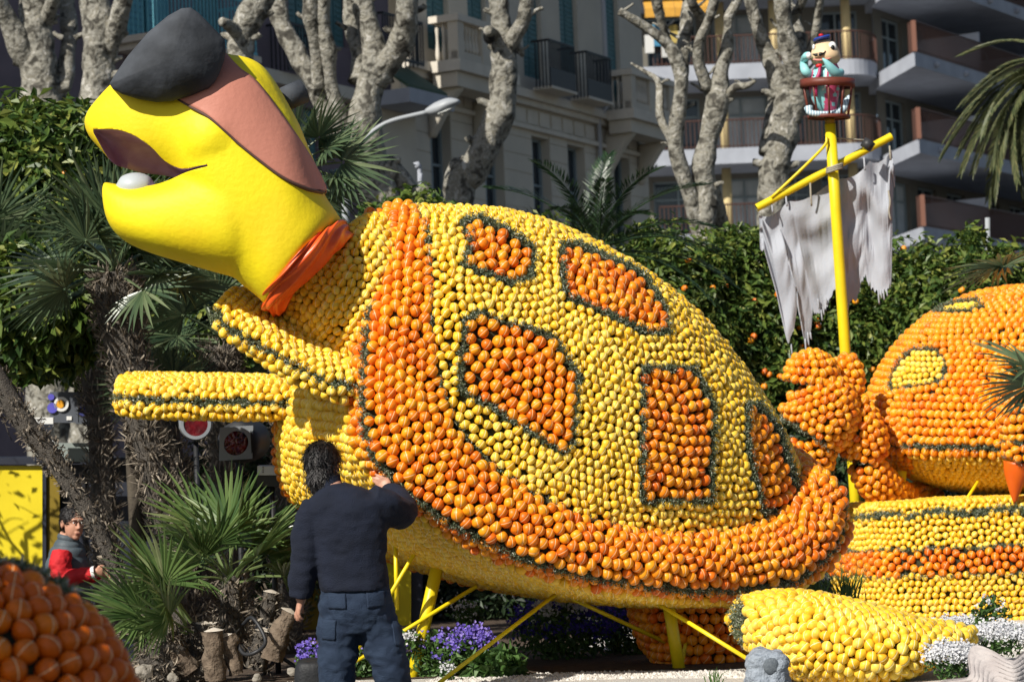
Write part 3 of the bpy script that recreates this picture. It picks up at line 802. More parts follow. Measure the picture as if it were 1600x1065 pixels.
# patches are laid out on the near half; the far half mirrors them through the same (u, v)
near = (sk.id == 0); far = (sk.id == 1)
iu = np.clip((sk.u * (NS - 1)).astype(int), 0, NS - 1); iv = np.clip((sk.v * 49).astype(int), 0, 49)
mir = proj(G_dome[iu, iv])
qx = np.where(far, mir[:, 0], q[:, 0]); qy = np.where(far, mir[:, 1], q[:, 1])
dom = near | far
for pi, poly in enumerate(PATCHES):
    poly = np.array(poly, float)
    ins = inpoly(qx, qy, poly); dd = distpoly(qx, qy, poly)
    sel = dom & ins; kinds[sel] = 'orange'
    if pi != 5: mmask |= near & (dd < 4.4)
kinds[far & (sk.v > .82)] = 'orange'
kinds[np.isin(sk.id, (2, 3, 4))] = 'orange'
kinds[(sk.id == 5) & (sk.v > .955)] = 'orange'
mmask &= ~far
# greenery between dome and rim, and along the rim's outer edge
bI = (sk.id == 0) & (distpoly(q[:, 0], q[:, 1], Ipx, False) < 4.5); kinds[(sk.id == 2) & (sk.v < .07)] = ''; mmask |= bI & (sk.u < .97)
bO = ((sk.id == 2) & (sk.v > .945)) | ((sk.id == 3) & (sk.v < .20)); mmask |= bO
clear(sk, mmask, kinds)
rad = np.where(kinds == 'orange', RO, np.where(sk.id == 5, .0315, RL))
pk, pos = pack(sk, kinds, rad * np.where(np.isin(sk.id, (2, 3, 4)), .92, .96))
pos = pos + sk.n[pk] * rng.normal(0, .003, len(pk))[:, None]
bases = []
for G, n in ((G_dome, N_dome), (G_far, N_far), (G_fl, N_fl), (G_lip, N_lip), (G_tf, N_tf), (G_bel, N_bel)):
    V, F = gridmesh(G - n * .022, False); bases.append((V, F))
mb = MB()
for V, F in bases: mb.add(V, F)
mb.obj('shell', MBASE, turtle, smooth=True)
T_pos, T_nor, T_kind, T_rad = [pos], [sk.n[pk]], [kinds[pk]], [rad[pk]]
moss(turtle, sk, mmask)

def clad(G, kind, R, mossfn=None, rowax=1, inset=.02, kindfn=None, closed=True, density=9000, tight=.795, flip=None, name='core', parent=turtle, store=None, per=3):
    """cover a closed loft with fruit; returns fruit and adds the dark core"""
    n = gnormals(G, closed); c = G.mean(1, keepdims=True)
    n *= np.sign(((G - c) * n).sum(-1).mean())
    k = Skin().add(G, closed, density, rowax=rowax, Nrm=n).done()
    kd = np.full(len(k.p), kind, dtype='U6')
    if kindfn is not None: kd = kindfn(k, kd)
    mk = np.zeros(len(kd), bool)
    if mossfn is not None:
        mk = mossfn(k); clear(k, mk, kd)
    r = np.where(kd == 'orange', RO if R is None else R, RL if R is None else R) if np.isscalar(R) or R is None else R(k, kd)
    p, pp = pack(k, kd, r * .96, tight)
    V, F = gridmesh(G - n * inset, closed)
    obj(name, V, F, MBASE, parent)
    if mk.any(): moss(parent, k, mk, per=per)
    store.append((pp, k.n[p], kd[p], r[p]))
ST = []
# ---- chest: from the neck into the shell's front opening
chest = profile([((544, 366), (432, 478), .24, 14.25), ((556, 350), (450, 515), .34, 14.28), ((580, 338), (490, 570), .44, 14.32), ((612, 340), (560, 625), .52, 14.4), ((660, 360), (620, 660), .5, 14.5)], 40, 48)
clad(chest, 'lemon', .0272, rowax=0, name='chest', store=ST, mossfn=lambda k: k.u < .055)
# ---- near front flipper (a flat paddle seen from a little above) and the far one
def flipper(near, farv, thick, deps, nu=50, nv=52, pw=3.6):
    L = []
    for (a, b, th, dn_, df_) in zip(near, farv, thick, *deps):
        A, B = P(a[0], a[1], dn_), P(b[0], b[1], df_)
        L.append(((A + B) / 2, (B - A) / 2, UP * th))
    return loft(L, nu, nv, pw)
f2 = flipper([(338, 497), (342, 503), (395, 540), (455, 578), (520, 606), (560, 612)], [(352, 492), (378, 466), (440, 492), (505, 520), (565, 550), (590, 575)],
             [.03, .075, .085, .085, .09, .08], ([14.0, 13.92, 13.8, 13.72, 13.7, 13.75], [14.05, 14.35, 14.45, 14.4, 14.35, 14.3]))
edge2 = [(336, 486), (345, 503), (395, 536), (455, 570), (520, 600), (560, 606)]
clad(f2, 'lemon', .0285, rowax=1, name='front_flipper', store=ST, mossfn=lambda k: (distpoly(*proj(k.p)[:, :2].T, edge2, False) < 6) & ((k.n @ FW) < .3))
f1 = flipper([(183, 626), (190, 628), (250, 630), (320, 631), (400, 632), (460, 630)], [(186, 612), (196, 604), (260, 606), (330, 607), (410, 609), (470, 612)],
             [.03, .085, .10, .10, .10, .09], ([15.65, 15.5, 15.4, 15.35, 15.32, 15.3], [15.7, 15.95, 16.0, 15.95, 15.85, 15.8]))
edge1 = [(180, 622), (250, 626), (320, 628), (400, 629), (452, 628)]
clad(f1, 'lemon', .0285, rowax=1, name='front_flipper', store=ST, mossfn=lambda k: (distpoly(*proj(k.p)[:, :2].T, edge1, False) < 6) & ((k.n @ FW) < .3))
# ---- rear flipper lying on the gravel, and the leg in the shade behind it
rf = profile([((1142, 965), (1150, 985), .06, 13.85), ((1165, 938), (1170, 1008), .26, 13.65), ((1230, 928), (1225, 1045), .42, 13.45), ((1300, 936), (1290, 1062), .45, 13.35),
              ((1380, 955), (1370, 1062), .42, 13.3), ((1440, 972), (1432, 1040), .34, 13.3), ((1490, 978), (1488, 1012), .22, 13.35), ((1518, 984), (1518, 998), .06, 13.4)], 50, 48, 2.3)
clad(rf, 'lemon', .0310, rowax=1, name='rear_flipper', store=ST, mossfn=lambda k: (proj(k.p)[:, 0] < 1168) & (k.n @ FW < .2) & (rng.random(len(k.p)) < .5))
leg = profile([((985, 905), (1190, 905), .35, 15.5), ((985, 940), (1190, 940), .40, 15.5), ((995, 985), (1190, 985), .42, 15.5), ((1015, 1020), (1185, 1020), .40, 15.5), ((1030, 1036), (1180, 1036), .36, 15.5)], 24, 40)
clad(leg, 'orange', .0355, rowax=0, name='rear_leg', store=ST, density=6000)
for a in ST:
    T_pos.append(a[0]); T_nor.append(a[1]); T_kind.append(a[2]); T_rad.append(a[3])
fruits(turtle, np.concatenate(T_pos), np.concatenate(T_nor), np.concatenate(T_kind), np.concatenate(T_rad), {'orange': 'oranges', 'lemon': 'lemons'})

# ---- struts under the belly
def rod(name, a, b, r, mat, parent, n=10, seg=2):
    V, F = tube(np.linspace(a, b, seg), r, n); return obj(name, V, F, mat, parent)
GZ = .36
def ground_pt(px, py):
    """where the ray through a pixel meets the bed"""
    a = P(px, py, 1.0) - CAM; s = (GZ - CAM[2]) / a[2]; return CAM + a * s
rod('support_pole', P(694, 835, 15.1), P(640, 1080, 14.95), .038, YEL_PAINT, turtle, 14)
rod('support_pole', P(1040, 915, 14.9), P(1062, 1050, 14.8), .036, YEL_PAINT, turtle, 14)
for a, b in (((618, 850, 14.9), (620, 952, 14.9)), ((656, 850, 14.8), (555, 1020, 14.9)), ((745, 915, 15.0), (510, 1060, 14.9)), ((872, 925, 14.6), (686, 1066, 14.0)),
             ((880, 928, 14.9), (1060, 1012, 15.2)), ((1008, 930, 14.5), (1170, 1030, 13.9)), ((1085, 930, 15.3), (1064, 1045, 15.0))):
    rod('brace_rod', P(*a), P(*b), .0125, YEL_PAINT, turtle, 8)

# ---------------------------------------------------------------- head
def paint(name, col, col2, rough=.5, bump=.25):
    return M(name, col, rough, col2, 1.8, bump, 34., contrast=(.28, .66), detail=9.)
MYEL = paint('yellow_plaster_paint', (.80, .58, .006), (.93, .77, .008), .6, .14)
MPINK = paint('brick_pink_paint', (.47, .18, .13), (.55, .22, .155), .6, .12)
MBLACK = M('black_chalky_paint', (.024, .027, .032), .78, (.085, .094, .110), 4, .2, 30, contrast=(.38, .78), spec=.25)
MPURP = M('purple_mouth_paint', (.36, .19, .32), .7, (.50, .33, .46), 7, .2, 30)
MWHITE = M('white_tooth_paint', (.46, .50, .52), .45, (.40, .44, .46), 5)
HD = 13.95
upper = profile([((131, 190), (133, 198), .03, HD), ((140, 173), (142, 216), .13, HD), ((158, 152), (162, 238), .21, HD), ((182, 128), (185, 262), .27, HD), ((215, 100), (222, 280), .33, HD),
                 ((290, 70), (280, 290), .37, HD), ((360, 86), (322, 340), .42, HD), ((405, 108), (350, 400), .42, HD), ((440, 150), (372, 438), .41, HD), ((470, 200), (392, 455), .40, HD),
                 ((500, 290), (410, 470), .39, HD), ((528, 335), (420, 482), .375, HD + .03), ((538, 352), (430, 480), .27, HD + .14)], 60, 44, 2.6)
lower = profile([((160, 281), (162, 300), .04, HD), ((166, 284), (170, 345), .15, HD), ((190, 289), (192, 374), .24, HD), ((230, 290), (232, 394), .30, HD), ((280, 275), (290, 412), .35, HD),
                 ((335, 250), (345, 428), .40, HD), ((380, 240), (378, 436), .40, HD), ((420, 240), (400, 440), .34, HD)], 44, 44, 2.5)
cheek = loft([(P(334, 214, HD - .275) + RT * x, UP * r, FW * r * .9) for x, r in zip(np.linspace(-.19, .19, 9), .19 * np.sqrt(np.maximum(1 - np.linspace(-.99, .99, 9) ** 2, 0)) + .004)], 20, 20)
ridge = profile([((352, 95), (372, 140), .05, HD), ((370, 86), (400, 150), .16, HD), ((412, 104), (430, 190), .2, HD), ((452, 165), (462, 240), .2, HD), ((483, 232), (490, 290), .14, HD), ((500, 275), (504, 300), .05, HD)], 30, 24)
HV, HF = union([upper, lower, cheek, ridge], .014, 26)
head_me_bvh = BVHTree.FromPolygons([tuple(v) for v in HV], [tuple(f) for f in HF])
head = obj('head', HV, HF, [MYEL, MPURP], turtle)
# the mouth is cut out of the head
def cutsec(t, b, far): return (t, b, (far + .8) / 2, HD + (far - .8) / 2)
mouth = profile([cutsec((136, 197), (136, 203), .03), cutsec((146, 198), (148, 224), .075), cutsec((165, 200), (168, 262), .135), cutsec((186, 203), (188, 286), .18), cutsec((212, 213), (215, 289), .22),
                 cutsec((238, 231), (240, 286), .22), cutsec((258, 252), (262, 279), .20), cutsec((285, 263), (288, 269), .1), cutsec((322, 256), (323, 259), -.1)], 40, 28, 3.0)
def boolean_cut(o, G, mat_index=1, extra=None):
    V, F = gridmesh(G); me = mkmesh('cut', V, F, [MYEL, MPURP], fmat=[1] * len(F)); c = bpy.data.objects.new('cut', me); COL.objects.link(c)
    c.location = o.location; 
    me.transform(Matrix.Translation(Vector(-ORG[o.name])))
    import bmesh
    b_ = bmesh.new(); b_.from_mesh(me); bmesh.ops.recalc_face_normals(b_, faces=b_.faces); b_.to_mesh(me); b_.free()
    c.parent = o.parent
    bm = bpy.data.meshes
    md = o.modifiers.new('b', 'BOOLEAN'); md.operation = 'DIFFERENCE'; md.object = c; md.solver = 'EXACT'
    dg = bpy.context.evaluated_depsgraph_get(); dg.update()
    r = bpy.data.meshes.new_from_object(o.evaluated_get(dg)); old = o.data; o.modifiers.clear(); o.data = r; r.name = old.name
    bpy.data.meshes.remove(old); bpy.data.objects.remove(c); bm.remove(me)
boolean_cut(head, mouth)
def drape(edgeA, edgeB, nu, nv, lift, bvh, dist=4.0, thick=.012):
    """a sheet lying on a surface between two picture outlines; built on the surface with its own thickness"""
    A, B = spline(edgeA, nu), spline(edgeB, nu); wv = np.linspace(0, 1, nv)
    X = A[:, None] * (1 - wv)[None, :, None] + B[:, None] * wv[None, :, None]
    pts = np.zeros((nu, nv, 3)); miss = np.zeros((nu, nv), bool)
    for i in range(nu):
        for j in range(nv):
            d = nrm(P(X[i, j, 0], X[i, j, 1], 10.) - CAM); h = bvh.ray_cast(Vector(CAM), Vector(d))
            if h[0] is None: miss[i, j] = True
            else: pts[i, j] = np.array(h[0])
    for i in range(nu):
        okj = np.nonzero(~miss[i])[0]
        for j in range(nv):
            if miss[i, j]:
                if len(okj):
                    jj = okj[np.argmin(abs(okj - j))]; dd = (pts[i, jj] - CAM) @ FW
                else: dd = HD
                pts[i, j] = P(X[i, j, 0], X[i, j, 1], dd + .02)
    for _ in range(4):
        pts[1:-1, 1:-1] = (pts[1:-1, 1:-1] * 2 + pts[:-2, 1:-1] + pts[2:, 1:-1] + pts[1:-1, :-2] + pts[1:-1, 2:]) / 6
    n = gnormals(pts, False); n *= np.sign((n * -FW).sum(-1).mean())
    top = pts + n * lift; bot = pts - n * thick
    V = np.concatenate((top.reshape(-1, 3), bot.reshape(-1, 3))); F = gridmesh(top, False)[1]; m = nu * nv
    F = F + [tuple(i + m for i in f[::-1]) for f in F]
    ring = [j for j in range(nv)] + [i * nv + nv - 1 for i in range(1, nu)] + [(nu - 1) * nv + j for j in range(nv - 2, -1, -1)] + [i * nv for i in range(nu - 2, 0, -1)]
    for a, b in zip(ring, ring[1:] + ring[:1]): F.append((a, b, b + m, a + m))
    return V, F
V, F = drape([(268, 150), (300, 167), (330, 186), (365, 217), (400, 246), (440, 276), (475, 294), (503, 301)], [(345, 78), (372, 108), (398, 128), (428, 166), (456, 206), (478, 240), (496, 272), (508, 300)], 60, 18, .018, head_me_bvh)
obj('strap', V, F, MPINK, turtle)
V, F = drape([(266, 147), (300, 166), (330, 185), (365, 216), (400, 245), (440, 275), (475, 293), (504, 301)], [(268, 151), (300, 170), (330, 189), (365, 220), (400, 249), (440, 279), (475, 297), (504, 304)], 60, 3, .0185, head_me_bvh)
obj('painted_outline', V, F, M('dark_outline_paint', (.10, .05, .04), .7), turtle)
# eyepatch: a thick moulded shield with crisp edges
ol = np.array([(171, 131), (180, 116), (200, 87), (232, 50), (262, 25), (284, 13), (298, 12), (310, 20), (330, 40), (351, 62), (353, 80), (350, 96), (343, 115), (336, 128), (326, 138), (300, 149), (270, 158), (245, 160), (215, 155), (190, 147), (176, 139)], float)
seg = np.concatenate([ol[i] + (ol[(i + 1) % len(ol)] - ol[i]) * np.linspace(0, 1, 4, endpoint=False)[:, None] for i in range(len(ol))]); ce = np.array((268, 92.))
def ringat(t_, dep): X = seg * (1 - t_) + ce * t_; return P(X[:, 0], X[:, 1], np.full(len(X), dep))
rings = [ringat(t_, 13.84 - .02 * t_) for t_ in (.95, .5, .12, .03, 0)] + [ringat(0, 13.70), ringat(0, 13.535), ringat(.012, 13.525)] + [ringat(t_, 13.52 - .11 * (1 - (1 - t_) ** 2.2)) for t_ in np.linspace(.05, .97, 16)]
eyep = np.array(rings)
V, F = gridmesh(eyep); obj('eyepatch', V, F, MBLACK, turtle)
rod('strap_end_knob', P(434, 160, HD + .25), P(474, 142, HD + .3), .068, MBLACK, turtle, 24)
tooth = loft([(P(212, 292, HD - .08) + RT * x, UP * r * .72, FW * r) for x, r in zip(np.linspace(-.105, .105, 9), .105 * np.sqrt(np.maximum(1 - np.linspace(-.99, .99, 9) ** 2, 0)) + .003)], 24, 24)
V, F = gridmesh(tooth); obj('tooth', V, F, MWHITE, turtle)
# ---- scarf knotted round the neck
MSCARF = M('orange_satin', (.80, .115, .02), .36, (.72, .085, .014), 8, .1, 20)
sc = profile([((519, 350), (413, 466), .405, 13.98), ((529, 347), (413, 478), .42, 14.0), ((540, 349), (417, 487), .43, 14.03), ((550, 360), (430, 491), .42, 14.08), ((553, 375), (445, 492), .36, 14.15)], 60, 90, 2.5)
n = gnormals(sc, True); n *= np.sign(((sc - sc.mean((0, 1))) * n).sum(-1).mean())
ph = np.linspace(0, 2 * np.pi, 90, endpoint=False)[None]; uu = np.linspace(0, 1, 60)[:, None]
fold = .010 * np.sin(uu * 13 + 2.6 * np.sin(ph * 2 + .6) + ph) + .006 * np.sin(uu * 27 + 3.0 * np.sin(ph * 3 + .4) + 1.2 - ph * 2) - .03 * (uu < .04) - .05 * (uu > .98)
V, F = gridmesh(sc + n * fold[..., None], True, False); obj('scarf', V, F, MSCARF, turtle)
# ================================================================ CRAB SCULPTURE, BANDED BASE, MAST
def tubepx(pts, nu=30, n=24):
    """limb of a sculpture: rows (px, py, radius px, depth) -> closed grid"""
    S = spline(np.array(pts, float), nu)
    c = P(S[:, 0], S[:, 1], S[:, 3]); return tubegrid(c, np.maximum(S[:, 2], 1.0) * S[:, 3] / FPX, n)
crab = thing('crab_sculpture', P(1560, 775, 20.0), 'round orange crab sculpture with lemon spots standing above the banded base', 'sculpture')
CS = []
Cc = P(1614, 694, 20.25)
hs = np.sin(np.linspace(0, np.pi / 2 * .985, 16))
up_secs = [(Cc + UP * 1.24 * h, RT * 1.345 * math.sqrt(1 - h * h) ** .92, FW * 1.25 * math.sqrt(1 - h * h) ** .92) for h in hs]
G_c = loft(up_secs, 44, 80)
lo_secs = [(Cc - UP * .02, RT * 1.33, FW * 1.22), (Cc - UP * .12, RT * 1.20, FW * 1.1), (Cc - UP * .24, RT * .98, FW * .9), (Cc - UP * .34, RT * .66, FW * .6), (Cc - UP * .38, RT * .2, FW * .2)]
G_cb = loft(lo_secs, 24, 80)
spot1 = [(1392, 608), (1398, 578), (1418, 552), (1440, 545), (1468, 549), (1479, 566), (1476, 594), (1440, 603)]
spot2 = [(1462, 488), (1485, 476), (1528, 470), (1536, 477), (1515, 487)]
def crab_kind(k, kd):
    q = proj(k.p); f = (k.n @ FW) < .1
    for s_ in (spot1, spot2): kd[inpoly(q[:, 0], q[:, 1], s_) & f] = 'lemon'
    return kd
def crab_moss(k):
    q = proj(k.p); f = (k.n @ FW) < .1; m = np.zeros(len(q), bool)
    for s_ in (spot1, spot2): m |= f & (distpoly(q[:, 0], q[:, 1], s_) < 3)
    return m | (k.u < .02)
crad = lambda k, kd: np.where(kd == 'orange', .0358, .0275)
clad(G_c, 'orange', crad, crab_moss, rowax=0, kindfn=crab_kind, name='body', parent=crab, store=CS, density=7000)
clad(G_cb, 'lemon', crad, rowax=0, name='belly', parent=crab, store=CS, density=7000,
     kindfn=lambda k, kd: np.where((proj(k.p)[:, 0] < 1425) | (k.u < .1), 'orange', kd))
claw = [tubepx([(1268, 550, 8, 19.4), (1268, 562, 30, 19.4), (1268, 585, 40, 19.4), (1266, 600, 38, 19.4)], 14),
        tubepx([(1325, 556, 6, 19.6), (1324, 568, 18, 19.6), (1322, 590, 24, 19.6), (1318, 625, 28, 19.6)], 14),
        tubepx([(1270, 602, 38, 19.4), (1280, 625, 54, 19.4), (1278, 655, 58, 19.4), (1262, 682, 46, 19.4)], 16),
        tubepx([(1264, 690, 38, 19.4), (1264, 715, 38, 19.4), (1268, 742, 30, 19.4)], 12),
        tubepx([(1276, 757, 24, 19.4), (1280, 780, 24, 19.4), (1284, 800, 18, 19.4)], 10),
        tubepx([(1322, 640, 34, 19.5), (1340, 670, 38, 19.5), (1348, 700, 36, 19.5), (1345, 722, 24, 19.5)], 16),
        tubepx([(1352, 724, 24, 19.5), (1368, 750, 27, 19.55), (1392, 772, 26, 19.7), (1420, 785, 24, 20.0), (1450, 775, 22, 20.4)], 18)]
for i, G in enumerate(claw):
    clad(G, 'orange', .0358, (lambda k: k.u > .93) if i in (0, 2, 3, 5) else None, rowax=0, name='claw_segment', parent=crab, store=CS, density=8000)
fleg = [tubepx([(1606, 548, 10, 18.9), (1602, 572, 44, 18.9), (1603, 600, 46, 18.9), (1604, 617, 38, 18.9)], 14), tubepx([(1605, 622, 38, 18.9), (1607, 655, 45, 18.9), (1607, 692, 36, 18.9)], 14),
        tubepx([(1602, 696, 32, 18.9), (1598, 712, 30, 18.9), (1592, 724, 24, 18.9)], 8)]
for i, G in enumerate(fleg):
    clad(G, 'orange', .0358, (lambda k: k.u > .9), rowax=0, name='leg_segment', parent=crab, store=CS, density=8000)
V, F = gridmesh(tubepx([(1590, 722, 22, 18.9), (1588, 740, 19, 18.9), (1586, 765, 10, 18.9), (1585, 786, 1.5, 18.9)], 14))
obj('leg_tip', V, F, M('orange_cone_paint', (.75, .13, .008), .4, (.66, .10, .006), 6), crab)
fruits(crab, np.concatenate([a[0] for a in CS]), np.concatenate([a[1] for a in CS]), np.concatenate([a[2] for a in CS]), np.concatenate([a[3] for a in CS]), {'orange': 'oranges', 'lemon': 'lemons'}, bias=2.2)
for a, b, r in (((1410, 735, 19.7), (1404, 800, 19.7), .035), ((1528, 752, 19.4), (1500, 795, 19.3), .012), ((1545, 770, 20.6), (1545, 800, 20.6), .03)):
    rod('support_pole', P(*a), P(*b), r, YEL_PAINT, crab, 10)

# ---- banded base
base = thing('banded_citrus_base', np.array((*P(1480, 965, 19.3)[:2], .36)), 'long low wall of lemon bands with one orange band under the crab sculpture', 'sculpture')
plan = spline(np.array([(*P(px, 870, d)[:2],) for px, d in ((1322, 20.9), (1313, 20.3), (1325, 19.75), (1360, 19.35), (1420, 19.1), (1500, 18.95), (1600, 18.9), (1760, 18.95))]), 110)
tn = nrm(np.gradient(plan, axis=0)); on = np.stack((tn[:, 1], -tn[:, 0]), 1); on *= np.sign((on @ np.array((-.3, -1.))).mean())
prof = [(-.75, 1.27), (-.35, 1.255), (-.06, 1.245), (.0, 1.20), (.03, 1.1), (.06, .93), (.085, .80), (.06, .66), (.03, .5), (.0, .37)]
prof = spline(prof, 60)
G_h = np.concatenate((plan[:, None, :] + on[:, None, :] * prof[None, :, :1], np.broadcast_to(prof[None, :, 1:], (110, 60, 1))), -1)
HSt = []
def hull_kind(k, kd):
    z = k.p[:, 2]; kd[(z < .905) & (z > .715)] = 'orange'; return kd
def hull_moss(k):
    z = k.p[:, 2]; off = .012 * np.sin(k.u * 40)
    return (np.abs(z - 1.165 - off) < .024) | (np.abs(z - .905 - off * .6) < .010) | (np.abs(z - .712 + off * .5) < .006)
def clad_open(G, name, parent, store, kindfn, mossfn, R, nrm_sign, rowax=1, density=8000):
    n = gnormals(G, False); n *= np.sign((n * nrm_sign).sum(-1).mean())
    k = Skin().add(G, False, density, rowax=rowax, Nrm=n).done(); kd = kindfn(k, np.full(len(k.p), 'lemon', dtype='U6'))
    mk = mossfn(k); clear(k, mk, kd, .024, .016); r = R(k, kd); p, pp = pack(k, kd, r)
    V, F = gridmesh(G - n * .02, False); obj(name, V, F, MBASE, parent); moss(parent, k, mk); store.append((pp, k.n[p], kd[p], r[p]))
clad_open(G_h, 'backing', base, HSt, hull_kind, hull_moss, lambda k, kd: np.where(kd == 'orange', .0325, .0262), np.array((0, -1., .2)))
fruits(base, HSt[0][0], HSt[0][1], HSt[0][2], HSt[0][3], {'orange': 'oranges', 'lemon': 'lemons'}, bias=.6)

# ---- mast with crow's nest
MD = 21.2
mast = thing('ship_mast', np.array((*P(1341, 860, MD)[:2], 1.2)), "tall yellow mast with a slanted yard and a brown crow's nest on top", 'mast')
MBROWN = M('brown_red_paint', (.16, .035, .02), .5, (.12, .03, .018), 9, .1)
MROPE = M('rope', (.36, .33, .26), .85, (.28, .25, .2), 60, .3)
MDK = M('dark_metal', (.03, .03, .032), .5)
rod('pole', P(1343, 880, MD), P(1297, 194, MD), .046, YEL_PAINT, mast, 18, 6)
rod('pole_top', P(1297, 194, MD), P(1296, 184, MD), .042, M('ochre_paint', (.34, .21, .02), .5), mast, 18)
yA, yB = P(1182, 325, MD + .02), P(1393, 213, MD + .12)
V, F = tube(np.linspace(yA, yB, 8), .033, 14, False); obj('yard', V, F, YEL_PAINT, mast)
V, F = tube(np.linspace(yA, yB, 8) , .027, 14, False); obj('yard_inside', V, F, MDK, mast)
rope = spline(np.array([P(1292, 214, MD - .05), P(1288, 228, MD - .06), P(1255, 262, MD + .0), P(1205, 309, MD + .0)]), 20)
V, F = tube(rope, .012, 6); obj('stay_rope', V, F, YEL_PAINT, mast)
ringc = P(1304, 263, MD - .03)
for z in (-.015, 0, .015):
    a = np.linspace(0, 2 * np.pi, 24); V, F = tube(ringc + UP * (z) + RT * .062 * np.cos(a)[:, None] + FW * .07 * np.sin(a)[:, None] + UP * (np.cos(a) * .02)[:, None], .011, 6); obj('rope_lashing', V, F, MROPE, mast)
V, F = tube(np.linspace(P(1308, 216, MD), P(1352, 219, MD), 6), .006, 6); obj('wire', V, F, MROPE, mast)
rod('shackle', P(1352, 232, MD - .07), P(1360, 220, MD - .07), .05, MDK, mast, 10)
NC = P(1293, 128, MD)
def ring(c, r, h, th, up=UP):
    a = np.linspace(0, 2 * np.pi, 40, endpoint=False); prof_ = [(r - th, -h), (r + th, -h), (r + th, h), (r - th, h)]
    G = np.array([[c + RT * rr * math.cos(t_) + FW * rr * math.sin(t_) + up * z for rr, z in prof_] for t_ in a])
    G = np.concatenate((G, G[:1])); return gridmesh(G, True, False)
V, F = ring(P(1293, 131, MD), .215, .034, .012); obj('nest_rim', V, F, MBROWN, mast)
V, F = ring(P(1295, 183, MD), .165, .015, .012); obj('nest_base_ring', V, F, MBROWN, mast)
a = np.linspace(0, 2 * np.pi, 32, endpoint=False); c = P(1295, 184, MD)
V = np.concatenate(((c + RT * .163 * np.cos(a)[:, None] + FW * .163 * np.sin(a)[:, None]), (c + UP * .015 + RT * .163 * np.cos(a)[:, None] + FW * .163 * np.sin(a)[:, None])))
obj('nest_floor', V, [tuple(range(31, -1, -1)), tuple(range(32, 64))] + [(i, (i + 1) % 32, 32 + (i + 1) % 32, 32 + i) for i in range(32)], MBROWN, mast, smooth=False)
for i in range(10):
    t_ = 2 * np.pi * (i + .35) / 10
    rod('nest_bar', P(1293, 131, MD) + RT * .213 * math.cos(t_) + FW * .213 * math.sin(t_), P(1295, 183, MD) + RT * .165 * math.cos(t_) + FW * .165 * math.sin(t_), .009, MBROWN, mast, 6)

# ---- the sailor fish in the nest
fish = thing('fish_sailor_figure', P(1294, 181, MD), "painted fish figure in a blue sailor cap and pink coat standing in the crow's nest", 'figure')
MTURQ = M('turquoise_paint', (.25, .58, .60), .45, (.30, .64, .64), 8); MROSE = M('rose_coat_paint', (.50, .07, .16), .45, (.56, .09, .19), 8)
MCREAM = M('cream_paint', (.70, .50, .30), .5, (.74, .55, .34), 8); MBLUEP = M('blue_paint', (.02, .05, .30), .4); MREDP = M('red_paint', (.55, .01, .015), .4)
MBLK = M('black_paint', (.008, .008, .008), .4); MWHT = M('white_paint', (.78, .78, .76), .4); MMAG = M('magenta_paint', (.40, .03, .12), .4)
MLIP = M('lip_paint', (.62, .25, .20), .5)
bodyG = profile([((1277, 99), (1307, 98), .07, MD), ((1268, 112), (1312, 110), .11, MD), ((1264, 128), (1313, 127), .125, MD), ((1265, 145), (1311, 144), .12, MD), ((1270, 160), (1309, 159), .105, MD), ((1280, 173), (1307, 171), .08, MD), ((1290, 181), (1303, 180), .05, MD)], 40, 48)
V, F = gridmesh(bodyG); fc = proj(np.array([V[list(f)].mean(0) for f in F]))
fx = fc[:, 0] + .10 * (fc[:, 1] - 130)
front = fc[:, 2] < MD - .01
fm = np.where((fx > 1291) | (fx < 1269) | ~front, 1, 0); fm = np.where(front & (np.abs(fx - 1288.5) < 1.6) & (fc[:, 1] < 140), 2, fm)
for dx, dy in ((1300, 128), (1304, 148), (1298, 116), (1302, 163), (1309, 138)): fm = np.where(np.hypot(fc[:, 0] - dx, fc[:, 1] - dy) < 3.2, 0, fm)
obj('body', V, F, [MTURQ, MROSE, MWHT], fish, fmat=fm)
V, F = gridmesh(profile([((1283, 62), (1294, 61.5), .03, MD), ((1274, 70), (1303, 68), .09, MD), ((1268, 80), (1310, 77), .12, MD - .01), ((1267, 90), (1313, 87), .13, MD - .02), ((1269, 98), (1312, 95), .12, MD - .01), ((1276, 104), (1305, 102), .07, MD)], 30, 36)); obj('head', V, F, MCREAM, fish)
V, F = gridmesh(profile([((1271, 63), (1271.5, 65), .02, MD - .02), ((1273, 60), (1274, 65), .07, MD - .02), ((1283, 57), (1283.5, 63), .10, MD - .02), ((1293, 54.5), (1294, 61), .07, MD - .02), ((1296.5, 54), (1297, 58), .02, MD - .02)], 20, 24)); cap_ = obj('cap', V, F, MBLUEP, fish)
def ball(c, rx, ry, rz, n=16): return gridmesh(loft([(c + UP * ry * math.sin(t_), RT * rx * math.cos(t_), FW * rz * math.cos(t_)) for t_ in np.linspace(-1.5, 1.5, 11)], 16, n))
V, F = ball(P(1283, 55.5, MD - .03), .022, .014, .022); pm = obj('pompom', V, F, MREDP, fish)
V, F = ball(P(1300.5, 73.5, MD - .10), .034, .044, .022); eye = obj('eye', V, F, MWHT, fish)
V, F = ball(P(1301, 75, MD - .120), .018, .024, .01); obj('pupil', V, F, MBLK, fish)
V, F = ball(P(1271.5, 74, MD - .06), .012, .025, .02); obj('eye', V, F, MWHT, fish)
for pts in ([(1279.5, 85, 2.6, MD - .15), (1283, 84.5, 2.8, MD - .155), (1287, 83.6, 1.6, MD - .15), (1290, 80, .5, MD - .145)], [(1278, 85.5, 2.6, MD - .15), (1274, 86, 2.4, MD - .145), (1270, 84.8, .5, MD - .12)]):
    V, F = gridmesh(tubepx(pts, 12, 10)); obj('moustache', V, F, MBLK, fish)
